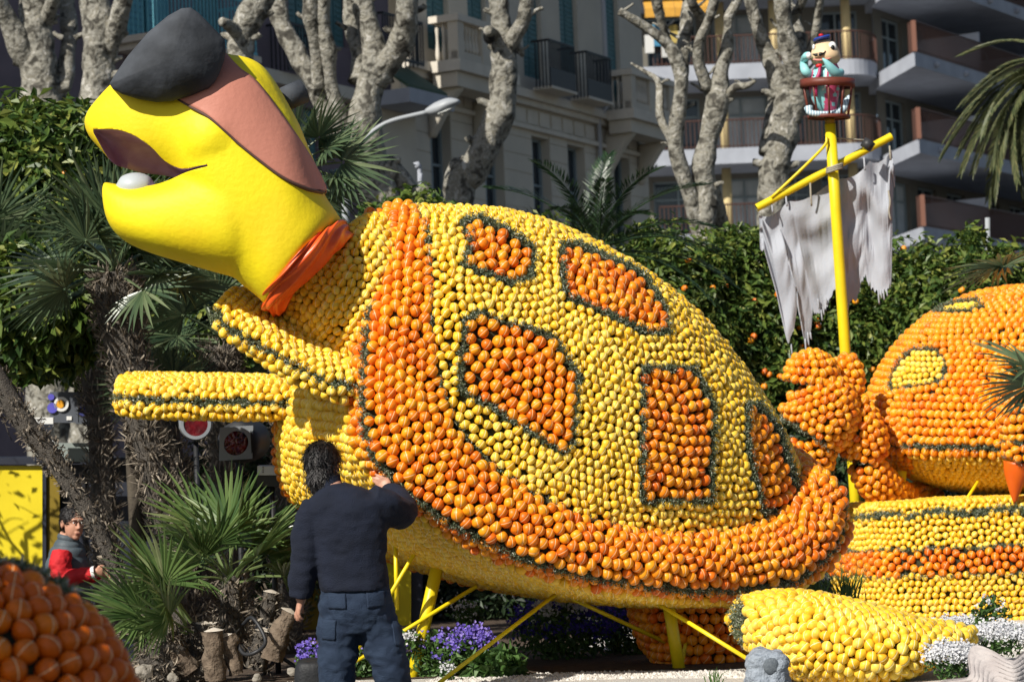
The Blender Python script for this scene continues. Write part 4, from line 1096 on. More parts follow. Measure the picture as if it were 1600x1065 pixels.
V, F = gridmesh(tubepx([(1269, 93, 1.2, MD - .12), (1280, 94, 1.7, MD - .148), (1295, 92, 1.5, MD - .142), (1309, 85.5, .9, MD - .085)], 16, 8)); obj('mouth', V, F, MLIP, fish)
V, F = gridmesh(tubepx([(1266, 118, 7, MD), (1258, 110, 7, MD - .04), (1256.5, 97, 6.5, MD + .10), (1260, 88, 6, MD - .08), (1266, 86, 5, MD - .1)], 24, 14)); obj('fin', V, F, MTURQ, fish)
V, F = gridmesh(tubepx([(1314, 113, 6, MD - .04), (1307, 115, 8, MD - .11), (1298, 106, 7, MD - .15), (1291, 97, 4, MD - .17), (1285, 91.5, 1.2, MD - .17)], 24, 14)); obj('fin', V, F, MTURQ, fish)
V, F = ball(P(1264, 87, MD - .13), .022, .028, .03); obj('spyglass', V, F, MWHT, fish)
V, F = gridmesh(tubepx([(1284, 103, 3, MD - .12), (1280, 102.5, 3.2, MD - .12), (1276, 104, 3.0, MD - .11)], 10, 10)); obj('bow', V, F, MREDP, fish)
V, F = gridmesh(tubepx([(1281, 104, 2, MD - .12), (1280, 115, 3.2, MD - .135), (1275, 128, 3.4, MD - .135), (1274, 145, 3.6, MD - .135), (1277, 151, 1.2, MD - .13)], 16, 10)); obj('necktie', V, F, MMAG, fish)
for px, py in ((1271, 118), (1282.5, 117.5)):
    V, F = ball(P(px, py, MD - .122), .008, .008, .006, 8); obj('button', V, F, MBLK, fish)
MFIN = newmat('striped_fin_paint')
_m, N, L, b = MFIN; wv = N.new('ShaderNodeTexWave'); wv.inputs['Scale'].default_value = 14; wv.inputs['Distortion'].default_value = 2; tc = N.new('ShaderNodeTexCoord'); L.new(tc.outputs['Object'], wv.inputs['Vector'])
r = N.new('ShaderNodeValToRGB'); r.color_ramp.elements[0].color = (.10, .22, .30, 1); r.color_ramp.elements[1].color = (.62, .74, .80, 1); r.color_ramp.elements[0].position = .12; r.color_ramp.elements[1].position = .25
L.new(wv.outputs[0], r.inputs[0]); L.new(r.outputs[0], b.inputs['Base Color']); b.inputs['Roughness'].default_value = .5
V, F = gridmesh(tubepx([(1263, 168, 7, MD - .1), (1266, 176, 5, MD - .12), (1280, 178, 4.5, MD - .13), (1300, 178, 5, MD - .11), (1314, 173, 6, MD - .07), (1322, 162, 7, MD - .03), (1327, 149, 2, MD)], 30, 14)); obj('tail', V, F, _m, fish)

# ---- torn sail hanging from the yard
MCLOTH = M('weathered_canvas', (.33, .345, .385), .9, (.40, .415, .455), 2.5, .15, 60, contrast=(.3, .7))
def cloth(top, bottoms, d, seed, nu=70, nv=70, amp=.05):
    """top: picture polyline of the hung edge; bottoms: (u, px, py) of the torn lower edge"""
    T = spline(np.array(top, float), nu); u = np.linspace(0, 1, nu); bt = np.array(bottoms, float)
    B = np.stack((np.interp(u, bt[:, 0], bt[:, 1]), np.interp(u, bt[:, 0], bt[:, 2])), 1)
    B[:, 1] += np.random.default_rng(seed).normal(0, 3.0, nu)
    w = np.linspace(0, 1, nv); sag = 10 * np.sin(np.pi * ((u * 2.0) % 1))[:, None] * (1 - w)[None] ** 2
    X = T[:, None, 0] * (1 - w) + B[:, None, 0] * w; Y = T[:, None, 1] * (1 - w) + B[:, None, 1] * w + sag
    Y_m = (Y - Y.min()) / 200
    fold = amp * (np.sin(u[:, None] * 7 + seed + 2.6 * w[None]) * (.5 + .2 * w[None]) + .28 * np.sin(u[:, None] * 19 - 3.0 * w[None] + seed * 2) * w[None] ** .5)
    fold += amp * 1.2 * np.sin(u[:, None] * 7 - w[None] * 9 + seed) * np.exp(-((w[None] - .3) / .28) ** 2)
    fold += amp * .5 * np.array([[mnoise.noise(Vector((a_ * 6, b_ * 6, seed * 3.))) for b_ in w] for a_ in u])
    G = P(X, Y, d + fold); n = gnormals(G, False)
    top_, bot_ = G + n * .003, G - n * .003; m = nu * nv
    V = np.concatenate((top_.reshape(-1, 3), bot_.reshape(-1, 3))); F = gridmesh(G, False)[1]
    return V, F + [tuple(i + m for i in f[::-1]) for f in F]
sail = thing('torn_sail', P(1290, 480, MD), 'torn grey canvas sail hanging from the slanted yard of the mast', 'sail')
for args in (([(1186, 337), (1215, 322), (1250, 305), (1302, 281)],
              [(0, 1188, 388), (.06, 1196, 394), (.09, 1216, 470), (.14, 1231, 538), (.22, 1240, 515), (.275, 1244, 492), (.30, 1247, 458), (.325, 1250, 494), (.40, 1257, 536), (.47, 1264, 526), (.515, 1268, 508), (.54, 1270, 480), (.57, 1273, 492), (.64, 1279, 490), (.72, 1285, 487), (.80, 1292, 480), (.86, 1298, 466), (.93, 1305, 452), (1, 1313, 448)], MD + .10, 1),
             ([(1310, 279), (1345, 259), (1370, 245), (1393, 234)],
              [(0, 1312, 478), (.10, 1322, 482), (.18, 1330, 470), (.25, 1338, 470), (.30, 1342, 455), (.36, 1347, 436), (.44, 1353, 430), (.50, 1357, 444), (.56, 1364, 454), (.68, 1376, 457), (.80, 1388, 452), (.88, 1393, 444), (.90, 1395, 300), (1, 1399, 284)], MD + .12, 3)):
    V, F = cloth(*args); obj('canvas', V, F, MCLOTH, sail)
for (px, py, l, d) in ((1236, 540, 14, MD + .10), (1258, 532, 22, MD + .10), (1262, 522, 18, MD + .10), (1266, 522, 8, MD + .10), (1283, 487, 14, MD + .10), (1286, 482, 10, MD + .10), (1290, 468, 8, MD + .10), (1372, 455, 20, MD), (1376, 456, 10, MD), (1380, 455, 14, MD), (1385, 453, 10, MD), (1278, 470, 12, MD + .10)):
    V, F = tube(spline(np.array([P(px, py - 3, d), P(px + 1, py + l * .5, d - .01), P(px + 2, py + l, d)]), 6), .007, 5); obj('frayed_thread', V, F, MCLOTH, sail)
for px, py, l in ((1266, 292, 30), (1206, 322, 10), (1228, 312, 10), (1350, 252, 14), (1390, 234, 16)):
    V, F = tube(spline(np.array([P(px, py - 6, MD + .03), P(px + 1, py + l * .5, MD + .01), P(px + 2, py + l, MD + .02)]), 6), .008, 6); obj('tie_cord', V, F, MROPE if l > 14 else MCLOTH, sail)
for px, py, l in ((1394, 300, 44),):
    V, F = tube(spline(np.array([P(px - 6, py - 2, MD), P(px - 3, py + 15, MD - .02), P(px - 5, py + 30, MD), P(px - 2, py + l, MD)]), 8), .008, 6); obj('tie_cord', V, F, MROPE, sail)
# ================================================================ PLANE TREES
def barkmat():
    m, N, L, b = newmat('plane_tree_bark'); tc = N.new('ShaderNodeTexCoord')
    n1 = N.new('ShaderNodeTexNoise'); n1.inputs['Scale'].default_value = 7.5; n1.inputs['Detail'].default_value = 7; n1.inputs['Distortion'].default_value = .6; L.new(tc.outputs['Object'], n1.inputs['Vector'])
    r = N.new('ShaderNodeValToRGB'); e = r.color_ramp.elements
    for _ in range(3): e.new(.5)
    for i, (p_, c) in enumerate(((.38, (.055, .05, .04)), (.45, (.17, .16, .13)), (.51, (.29, .28, .245)), (.57, (.18, .165, .125)), (.66, (.43, .415, .375)))): e[i].position = p_; e[i].color = (*c, 1)  # bark mottling, its darks deepened for dappled shade on the trunks
    L.new(n1.outputs[0], r.inputs[0]); L.new(r.outputs[0], b.inputs['Base Color']); b.inputs['Roughness'].default_value = .85
    n2 = N.new('ShaderNodeTexNoise'); n2.inputs['Scale'].default_value = 16; n2.inputs['Detail'].default_value = 6; L.new(tc.outputs['Object'], n2.inputs['Vector'])
    bp = N.new('ShaderNodeBump'); bp.inputs['Strength'].default_value = .8; bp.inputs['Distance'].default_value = .05; L.new(n2.outputs[0], bp.inputs['Height']); L.new(bp.outputs[0], b.inputs['Normal'])
    return m
MBARK = barkmat()
def limb(pts, d, parent, name, dd=None, knob=.17, n=18):
    """gnarled limb: rows (px, py, radius px), thickness and knobs are real"""
    p = np.array(pts, float); L_ = np.linalg.norm(np.diff(p[:, :2], axis=0), axis=1).sum(); nu = int(max(12, L_ / 5))
    S = spline(p, nu); dep = d + (np.linspace(0, dd, nu) if dd else 0)
    c = P(S[:, 0], S[:, 1], np.broadcast_to(dep, (nu,))); r = np.maximum(S[:, 2] * .9, 1.2) * d / FPX
    G = tubegrid(c, r, n); nn = nrm(G - c[:, None])
    k = np.array([[fbm(v, 2.2, 2) * 1.1 + .30 * fbm(v, 6.0, 2) for v in row] for row in G])
    G = G + nn * (k * r[:, None] * knob * 1.6)[..., None]
    V, F = gridmesh(G); return obj(name, V, F, MBARK, parent)
PT = [
 (38, 'pale plane tree trunk with a crossing left limb, farthest left behind the turtle head', [[(80, 945, 44), (76, 330, 40), (70, 200, 37), (64, 140, 35), (60, 85, 33), (55, 30, 29), (50, -70, 22)], [(58, 105, 24), (38, 78, 22), (18, 40, 18), (2, 12, 16), (-20, -40, 14)], [(84, 170, 18), (101, 115, 17), (108, 60, 15), (104, 10, 15), (98, -60, 14)], [(66, 40, 14), (82, 5, 13), (90, -50, 12)]]),
 (36, 'stout plane tree trunk standing just left of the black eyepatch', [[(138, 945, 36), (140, 330, 32), (147, 210, 30), (152, 120, 29), (158, 60, 28), (150, 5, 26), (140, -70, 22)], [(165, 95, 18), (182, 45, 17), (192, 5, 14), (198, -60, 12)], [(128, 330, 14), (134, 230, 12), (140, 160, 9)]]),
 (36, 'big forked plane tree with four pale limbs behind the street lamp', [[(600, 945, 46), (596, 360, 34), (583, 300, 28), (577, 250, 27), (572, 192, 27), (581, 130, 25), (588, 92, 24), (580, 48, 20), (566, 0, 18), (556, -70, 15)], [(586, 128, 24), (612, 88, 24), (630, 50, 22), (634, 18, 21), (632, -40, 18)],
      [(578, 300, 20), (548, 225, 21), (518, 192, 21), (496, 130, 20), (466, 90, 18), (442, 42, 17), (432, -5, 17), (428, -60, 15)], [(500, 138, 13), (494, 75, 13), (488, 30, 14), (481, -40, 12)], [(556, 128, 14), (560, 84, 13), (550, 45, 13), (546, -40, 11)], [(540, 215, 13), (520, 140, 12), (512, 80, 14), (506, 20, 12), (512, -40, 10)], [(600, 255, 18), (640, 300, 20), (668, 335, 22), (690, 420, 24)]]),
 (34, 'plane tree stub with a knotted limb rising behind the top of the eyepatch', [[(405, 945, 30), (400, 330, 25), (385, 150, 22), (378, 60, 22), (392, 25, 24), (412, -10, 22), (425, -60, 18)], [(380, 60, 13), (360, 42, 11), (347, 34, 7)]]),
 (38, 'leaning plane tree with a dark knot hole, in the middle before the cream building', [[(700, 945, 34), (716, 330, 28), (735, 272, 27), (762, 222, 25), (783, 165, 24), (789, 115, 23), (786, 60, 20), (781, 20, 18), (774, -60, 15)], [(790, 80, 16), (806, 52, 14), (822, 22, 13), (827, -40, 10)], [(800, 62, 8), (812, 78, 7), (816, 86, 5)], [(778, 60, 12), (768, 50, 10), (763, 48, 8)]]),
 (34, 'slender many-limbed plane tree left of the mast, with burred knots', [[(1102, 945, 26), (1100, 370, 20), (1106, 319, 17), (1099, 263, 18), (1110, 207, 19), (1121, 158, 18), (1128, 110, 12), (1137, 70, 10), (1138, 30, 9), (1152, 0, 9), (1160, -50, 8)],
      [(1096, 368, 15), (1080, 315, 14), (1066, 270, 14), (1055, 225, 14), (1061, 169, 13), (1065, 124, 13), (1050, 78, 13), (1022, 52, 10), (1001, 38, 9), (985, 28, 8), (968, 18, 8)], [(1108, 290, 14), (1119, 325, 14), (1128, 375, 15)], [(1104, 140, 11), (1090, 80, 10), (1108, 30, 9), (1122, -20, 8)], [(1065, 124, 12), (1069, 60, 12), (1077, 0, 11), (1082, -50, 9)],
      [(1048, 80, 9), (1036, 42, 8), (1026, 0, 8), (1020, -50, 7)], [(1054, 230, 8), (1032, 182, 8), (1029, 130, 7), (1008, 112, 4), (986, 99, 2)], [(1135, 155, 6), (1147, 137, 6), (1166, 134, 5), (1180, 127, 2.5)], [(1118, 165, 9), (1096, 120, 8), (1081, 68, 7)], [(1100, 30, 8), (1084, 10, 8), (1070, -30, 7)]]),
 (34.5, 'thick gnarled plane tree directly behind the crow\'s nest', [[(1212, 945, 34), (1208, 330, 29), (1214, 260, 26), (1226, 200, 27), (1226, 150, 24), (1206, 98, 16), (1188, 55, 13), (1176, 15, 12), (1166, -40, 11)], [(1236, 190, 20), (1250, 131, 19), (1236, 85, 17), (1226, 40, 15), (1219, -30, 13)], [(1250, 110, 11), (1250, 60, 10), (1238, 25, 9), (1224, -30, 8)], [(1262, 90, 8), (1276, 42, 8), (1282, -10, 8), (1284, -50, 7)], [(1196, 240, 12), (1203, 190, 12), (1206, 150, 8)], [(1226, 45, 9), (1250, 12, 8), (1262, -30, 7)]]),
]
for d, lab, limbs in PT:
    b0 = P(limbs[0][0][0], limbs[0][0][1], d)
    tr = thing('plane_tree', (b0[0], b0[1], 0), lab, 'tree', 'pollarded plane trees before the buildings')
    for i, l in enumerate(limbs): limb(l, d, tr, 'trunk' if i == 0 else 'limb', dd=(0 if i == 0 else (-1) ** i * .5))
    gk = np.random.default_rng(int(limbs[0][0][0]))
    for l in limbs:                                   # knuckles and short stubs left by pollarding
        q_ = [p_ for p_ in l if -20 < p_[1] < 330]
        for _ in range(min(3, len(q_))):
            p_ = q_[int(gk.integers(0, len(q_)))]; sg = gk.choice((-1, 1)); L_ = gk.uniform(5, 14)
            limb([(p_[0] + sg * p_[2] * .6, p_[1], p_[2] * .34), (p_[0] + sg * (p_[2] + L_ * .5), p_[1] - L_ * .5, p_[2] * .26), (p_[0] + sg * (p_[2] + L_), p_[1] - L_ * gk.uniform(.3, 1.3), p_[2] * .24)], d - .05, tr, 'stub', n=10)
    if lab.startswith('leaning'):
        V, F = ball(P(765, 55, d - .25), .10, .14, .09); obj('knot_hole', V, F, MBLK, tr)

# ================================================================ STREET LAMPS
lampA = thing('street_lamp', (*P(545, 262, 33)[:2], 0), 'grey street lamp on a long curved arm in front of the stone building', 'street lamp', 'street lamps by the road')
MLAMP = M('grey_lamp_metal', (.33, .35, .37), .45)
V, F = tube(spline(np.array([P(540, 940, 33), P(540, 330, 33), P(543, 270, 33), P(556, 232, 33), P(600, 194, 33), P(668, 175, 33)]), 50), np.concatenate((np.full(25, .05), np.full(25, .03))), 10); obj('arm', V, F, MLAMP, lampA)
V, F = gridmesh(profile([((664, 171), (665, 178), .03, 33), ((680, 160), (676, 180), .08, 33), ((700, 153), (690, 177), .13, 33), ((715, 155), (712, 166), .11, 33), ((719, 158), (719, 161), .03, 33)], 20, 20)); obj('lamp_head', V, F, MLAMP, lampA)
V, F = gridmesh(profile([((684, 177), (684, 180), .05, 32.98), ((700, 170), (701, 174.5), .085, 32.98), ((711, 165), (711, 168), .04, 32.98)], 12, 16)); obj('lens', V, F, M('lamp_glass', (.55, .57, .55), .2), lampA)
lampB = thing('street_lamp', (*P(657, 940, 40)[:2], 0), 'thin pale post with a hooked top beside the green tiled bay', 'street lamp', 'street lamps by the road')
V, F = tube(spline(np.array([P(658, 940, 40), P(657, 330, 40), P(656, 285, 40), P(655, 262, 40), P(651, 255, 40)]), 30), .035, 8); obj('post', V, F, MSLAB, lampB)
V, F = tube(np.array([P(655, 262, 40), P(651, 256, 40), P(649, 258, 40)]), .05, 8); obj('hook', V, F, MSLAB, lampB)
lampC = thing('street_lamp', (*P(1545, 940, 30)[:2], 0), 'pale grey post beneath the drooping palm fronds at far right', 'street lamp', 'street lamps by the road')
V, F = tube(np.array([P(1548, 940, 30), P(1543, 340, 30)]), .03, 8); obj('post', V, F, MLAMP, lampC)

# ================================================================ ORANGE TREES (the clipped green mass behind)
MLEAF = leafmat('orange_tree_leaf', [(.020, .048, .012), (.050, .10, .020), (.10, .16, .030), (.17, .22, .042), (.29, .31, .07)], .42, .25, .35)
MTRUNK = M('dark_trunk_bark', (.05, .04, .03), .9, (.09, .075, .055), 12, .5)
def crown_pts(c, r, n, gap=.0, seed=0, lo=.72):
    g = np.random.default_rng(seed); u = nrm(g.normal(0, 1, (n * 3, 3))); rad = lo + (1.04 - lo) * g.random(len(u)) ** .6
    lump = np.array([mnoise.fractal(Vector(v * 2.3 + seed), 1.0, 2.0, 3) for v in u])
    p = c + u * np.array(r) * (rad * (1 + .22 * lump))[:, None]
    keep = np.array([mnoise.noise(Vector(v * 2.2 + 9.1 + seed)) for v in p]) > -.34 + gap
    return p[keep][:n], u[keep][:n]
def orange_tree(px, py, d, rpx, rpy, n, lab, seed, leaf=.105, group='orange trees behind the sculptures', fruit=7, rdep=None, gap=0., tx=0.):
    c = P(px, py, d); k = d / FPX; r = (rpx * k, (rdep or rpx * k * .9), rpy * k)
    t = thing('orange_tree', (c[0], c[1], ground_h(c[0], c[1]) if 'ground_h' in globals() else 0), lab, 'tree', group)
    p, u = crown_pts(c, r, n, gap, seed)
    p2, u2 = crown_pts(c, np.array(r) * .72, n // 3, 0, seed + 50, .3); p = np.concatenate((p, p2)); u = np.concatenate((u, u2))
    up_ = u * .9 + np.array((0, 0, .55)); rn = np.clip(.48 + .28 * rng.normal(0, 1, len(p)), 0, 1)
    V, F, a = leafmesh(p, nrm(up_), leaf, leaf * .44, .55, rn, .35); o = obj('crown', V, F, MLEAF, t, smooth=False, attrs={'rnd': a}); o['kind'] = 'stuff'
    z0 = float(t.location.z)
    V, F = tube(spline(np.array([(c[0] + tx, c[1], z0 - .05), (c[0] + tx * .9 + .05, c[1], z0 + .6), (c[0] - .04, c[1] + .1, c[2])]), 12), np.linspace(.11, .05, 12), 10); obj('trunk', V, F, MTRUNK, t)
    g = np.random.default_rng(seed + 5)
    for i in range(fruit):
        v = nrm(np.array((g.normal(0, .8), -abs(g.normal(1, .4)), g.normal(.15, .5)))); q = c + v * np.array(r) * .98
        inst('orange', FMESH['orange'][int(g.integers(0, 18))], t, q, np.stack((RT, UP, -FW), 1), .036)
    return t
orange_tree(1045, 545, 25.0, 120, 185, 11000, 'orange tree with yellowish top leaves behind the turtle shell', 1, fruit=10)
orange_tree(1165, 540, 25.4, 105, 185, 11000, 'orange tree with a knot of ripe oranges left of the torn sail', 2, fruit=20)
orange_tree(1290, 560, 25.8, 105, 175, 10000, 'orange tree directly behind the torn sail', 3, fruit=16)
orange_tree(1405, 545, 26.0, 100, 165, 10000, 'orange tree rising above the crab just right of the sail', 4, fruit=8)
orange_tree(1510, 540, 25.5, 105, 175, 10000, 'dark orange tree behind the top of the crab', 5, fruit=2)
orange_tree(1625, 560, 26.0, 110, 190, 8000, 'dark orange tree at the far right edge behind the crab', 6, fruit=0)
orange_tree(640, 420, 25.0, 120, 115, 6000, 'low orange tree peeping over the top of the turtle shell', 7, fruit=3)
orange_tree(850, 520, 26.0, 170, 170, 7000, 'orange tree almost hidden behind the turtle shell', 8, fruit=2)
orange_tree(70, 330, 20.5, 165, 165, 12000, 'bushy orange tree at the upper left behind the fan palms', 11, .13, 'orange trees on the left', 5, tx=-1.5)
orange_tree(50, 485, 18.3, 100, 100, 8000, 'glossy orange tree at the left edge with a single low orange', 12, .13, 'orange trees on the left', 4, tx=-1.2)
orange_tree(330, 430, 21.0, 180, 190, 10000, 'dark orange tree in the shade under the turtle head', 13, .13, 'orange trees on the left', 0)
orange_tree(200, 520, 21.8, 150, 85, 7000, 'dark orange tree behind the shaggy palm trunk', 14, .13, 'orange trees on the left', 0)
# planting below the hedge line, deep shade put into its leaf colours
MSHADE = leafmat('shaded_shrub_leaf', [(.010, .022, .008), (.022, .045, .014), (.04, .07, .02)], .5, .1)
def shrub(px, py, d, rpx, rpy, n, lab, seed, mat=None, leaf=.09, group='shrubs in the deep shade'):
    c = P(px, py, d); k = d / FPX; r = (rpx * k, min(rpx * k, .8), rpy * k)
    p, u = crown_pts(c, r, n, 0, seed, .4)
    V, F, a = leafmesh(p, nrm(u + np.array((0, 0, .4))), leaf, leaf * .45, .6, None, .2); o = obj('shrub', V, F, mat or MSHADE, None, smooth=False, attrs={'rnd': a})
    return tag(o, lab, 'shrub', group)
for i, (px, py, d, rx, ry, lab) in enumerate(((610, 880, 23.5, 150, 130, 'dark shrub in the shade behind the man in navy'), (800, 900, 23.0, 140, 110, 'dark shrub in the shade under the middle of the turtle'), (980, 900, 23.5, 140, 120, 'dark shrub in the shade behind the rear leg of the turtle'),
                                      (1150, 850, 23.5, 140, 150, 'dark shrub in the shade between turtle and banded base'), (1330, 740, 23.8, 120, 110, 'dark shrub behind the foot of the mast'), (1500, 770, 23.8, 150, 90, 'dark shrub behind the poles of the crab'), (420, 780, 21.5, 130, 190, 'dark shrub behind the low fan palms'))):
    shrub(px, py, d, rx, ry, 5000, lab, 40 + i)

# ================================================================ PALMS
MFAN = leafmat('fan_palm_leaf', [(.035, .065, .035), (.075, .12, .06), (.12, .17, .08), (.22, .26, .14)], .36, .25, .6)
MFANL = leafmat('young_fan_palm_leaf', [(.05, .10, .03), (.09, .155, .045), (.14, .21, .065), (.27, .31, .15)], .30, .25, .6)
MCYC = leafmat('cycad_leaf', [(.012, .030, .014), (.025, .055, .022), (.045, .085, .03)], .35, .15, .6)
MDATE = leafmat('date_palm_leaf', [(.05, .075, .035), (.10, .125, .055), (.17, .18, .08), (.26, .24, .11)], .45, .2)
MSHAG = leafmat('palm_trunk_fibre', [(.065, .052, .040), (.14, .115, .09), (.235, .195, .15), (.40, .345, .27)], .9, .05)
MSHAGB = M('palm_trunk', (.06, .052, .044), .95, (.11, .097, .082), 25, .8)
def fan_leaf(seed, n=26, blade=.46, pet=.34, spread=118, lift=.15):
    """one fan frond: stalk along +x, folded blades radiating from its end"""
    g = np.random.default_rng(seed); m = MB()
    pp = spline(np.array([(0, 0, 0), (pet * .5, 0, .02), (pet, 0, 0)]), 6); V, F = tube(pp, np.linspace(.012, .007, 6), 5); m.add(V, F, .75)
    for i in range(n):
        a = math.radians(np.interp(i, (0, n - 1), (-spread, spread)) + g.normal(0, 1.5)); L_ = blade * (1 - .33 * (abs(a) / math.radians(spread)) ** 2) * g.uniform(.9, 1.08)
        d = np.array((math.cos(a), math.sin(a), lift * (1 - abs(a) / 2.2))); d /= np.linalg.norm(d); s = np.array((-math.sin(a), math.cos(a), 0)); n_ = np.cross(d, s)
        h = pp[-1]; V = []; dro = g.uniform(.02, .16)
        for t_, w_ in ((.04, .004), (.38, .016), (.68, .012), (1.0, .0006)):
            q = h + d * L_ * t_ + np.array((0, 0, -dro * L_ * t_ ** 2.6)); w2 = w_ * blade / .46
            V += [q - s * w2 + n_ * w2 * .5, q, q + s * w2 + n_ * w2 * .5]
        F = []
        for k in range(3):
            o = k * 3; F += [(o, o + 3, o + 4, o + 1), (o + 1, o + 4, o + 5, o + 2)]
        m.add(V, F, float(np.clip(.45 + .25 * g.normal(), 0, 1)))
    return np.concatenate(m.V), m.F, np.concatenate(m.A)
def pinnate(seed, L_=1.5, n=48, leaf=.30, droop=.9, wid=.010, vee=.5):
    g = np.random.default_rng(seed); m = MB(); t = np.linspace(0, 1, 24)
    R_ = np.stack((L_ * (t - .12 * t ** 3 * droop), np.zeros(24), -droop * L_ * .55 * t ** 2.2), 1); V, F = tube(R_, np.linspace(.014, .003, 24), 5); m.add(V, F, .6)
    for i in range(n):
        u = .10 + .89 * i / (n - 1); q = np.array([np.interp(u, t, R_[:, k]) for k in range(3)]); tg = nrm(np.array([np.interp(min(u + .03, 1), t, R_[:, k]) for k in range(3)]) - np.array([np.interp(u - .03, t, R_[:, k]) for k in range(3)]))
        for sd_ in (-1, 1):
            ang = math.radians(58 - 30 * u + g.normal(0, 5)); d = nrm(tg * math.cos(ang) + np.array((0, sd_, 0)) * math.sin(ang) + np.array((0, 0, vee * g.uniform(.5, 1.2))))
            l = leaf * (math.sin(math.pi * (.12 + .8 * u)) ** .5) * g.uniform(.85, 1.1); s = nrm(np.cross(d, (0, 0, 1))); 
            e = q + d * l + np.array((0, 0, -.12 * l)); mid = q + d * l * .5
            m.add([q, mid + s * wid, e, mid - s * wid], [(0, 1, 2, 3)], float(np.clip(.45 + .25 * g.normal(), 0, 1)))
    return np.concatenate(m.V), m.F, np.concatenate(m.A)
def lmesh(name, T, mat): return mkmesh(name, T[0], T[1], mat, smooth=False, attrs={'rnd': T[2]})
FAN = [lmesh('frond', fan_leaf(i, 24 + i, .46, .36), MFAN) for i in range(4)]
FANL = [lmesh('frond', fan_leaf(10 + i, 22 + i * 2, .42, .30, 105), MFANL) for i in range(4)]
CYC = [lmesh('frond', pinnate(i, 1.25, 60, .22, .75, .008, .35), MCYC) for i in range(3)]
DATE = [lmesh('frond', pinnate(20 + i, 3.0, 240, .60, 2.2, .020, .25), MDATE) for i in range(3)]
PINN = [lmesh('frond', pinnate(30 + i, .95, 40, .30, .5, .009, .4), MFAN) for i in range(2)]
def rot_to(d, roll=0.):
    d = nrm(np.array(d, float)); u = np.array((0, 0, 1.0)) - d * d[2]
    u = nrm(u) if np.linalg.norm(u) > .05 else np.array((0, 1.0, 0)); s = np.cross(u, d)
    c, s_ = math.cos(roll), math.sin(roll); return np.stack((d, s * c + u * s_, u * c - s * s_), 1)
def shag(path, rad, parent, dens=520, length=.10, name='leaf_bases', down=False):
    c = spline(np.array(path), 40); r = np.interp(np.linspace(0, 1, 40), np.linspace(0, 1, len(rad)), rad)
    G = tubegrid(c, r * .86, 14); V, F = gridmesh(G); obj('trunk', V, F, MSHAGB, parent)
    L_ = np.linalg.norm(np.diff(c, axis=0), axis=1).sum(); n = int(2.0 * dens * L_ * r.mean() / .13); g = np.random.default_rng(int(L_ * 1000))
    i = g.integers(0, 39, n); j = g.integers(0, 14, n); p = G[i, j] + g.normal(0, .012, (n, 3)); o = nrm(p - c[i]); ax = nrm(c[i + 1] - c[i]) 
    if ax[:, 2].mean() < 0: ax = -ax
    d = nrm(o * g.uniform(.45, 1.0, n)[:, None] + ax * g.uniform(.3, 1.0, n)[:, None] * np.where(g.random(n) < .25, -1, 1)[:, None] + g.normal(0, .25, (n, 3))); s = nrm(np.cross(d, o)); l = length * g.uniform(.4, 1.2, n)[:, None]; w = g.uniform(.0025, .009, n)[:, None]
    V = np.stack((p - s * w, p + s * w, p + d * l * .6 + s * w * .6 + o * .01, p + d * l, p + d * l * .6 - s * w * .6), 1).reshape(-1, 3)
    k = np.arange(n)[:, None] * 5; F = np.concatenate((k + np.array((0, 1, 2)), k + np.array((0, 2, 4)), k + np.array((4, 2, 3))))
    ob = obj(name, V, F, MSHAG, parent, smooth=False, attrs={'rnd': np.repeat(np.clip(g.normal(.45, .28, n), 0, 1), 5)}); ob['kind'] = 'stuff'
def palm(name, px, py, d, lab, meshes, fronds, trunk=None, trad=None, cat='palm', group=None, dens=520, slen=.10):
    """fronds: (azimuth deg in the picture, tilt towards camera deg, scale, roll deg)"""
    c = P(px, py, d); g = np.random.default_rng(int(px + py * 3))
    foot = P(*trunk[-1]) if trunk else c
    t = thing(name, (foot[0], foot[1], float(ground_h(np.array(foot[0]), np.array(foot[1])))), lab, cat, group)
    if trunk: shag([P(*q) for q in trunk], trad, t, dens, slen)
    for k, (az, tilt, sc, rl) in enumerate(fronds):
        a, b = math.radians(az), math.radians(tilt)
        dv = (RT * math.cos(a) + UP * math.sin(a)) * math.cos(b) - FW * math.sin(b)
        inst('frond', meshes[k % len(meshes)], t, c + nrm(dv) * .04 + g.normal(0, .02, 3), rot_to(dv, math.radians(rl)), sc)
    return t
def rosette(n, seed, lo, hi, sc=1.0, tl=60):
    g = np.random.default_rng(seed); return [(np.interp(i, (0, n - 1), (lo, hi)) + g.normal(0, 8), g.uniform(-tl, tl), sc * g.uniform(.85, 1.15), g.uniform(-50, 50)) for i in range(n)]
palm('fan_palm', 180, 428, 17.0, 'shaggy fan palm with a thick grey trunk below the turtle head', FAN, rosette(22, 1, -30, 215, .98, 50), [(180, 425, 17.0), (186, 500, 17.0), (212, 605, 17.0), (236, 710, 17.0), (262, 815, 17.0), (288, 915, 17.0), (300, 1000, 17.0)], [.155, .165, .135, .115, .105, .11, .14], group='fan palms on the left', dens=620)
palm('fan_palm', 345, 530, 18.6, 'fan palm in the shade just above the lower front flipper', FAN, rosette(18, 2, -20, 200, .95, 55), [(342, 540, 18.6), (345, 600, 18.6), (352, 760, 18.6), (366, 920, 18.6), (370, 1010, 18.6)], [.15, .15, .12, .12, .13], group='fan palms on the left')
palm('fan_palm', -45, 420, 19.4, 'fan palm whose fronds reach in from the left edge', FAN, rosette(10, 3, -60, 95, 1.15, 45), [(-45, 430, 19.4), (-50, 700, 19.4), (-50, 1040, 19.4)], [.14, .13, .14], group='fan palms on the left')
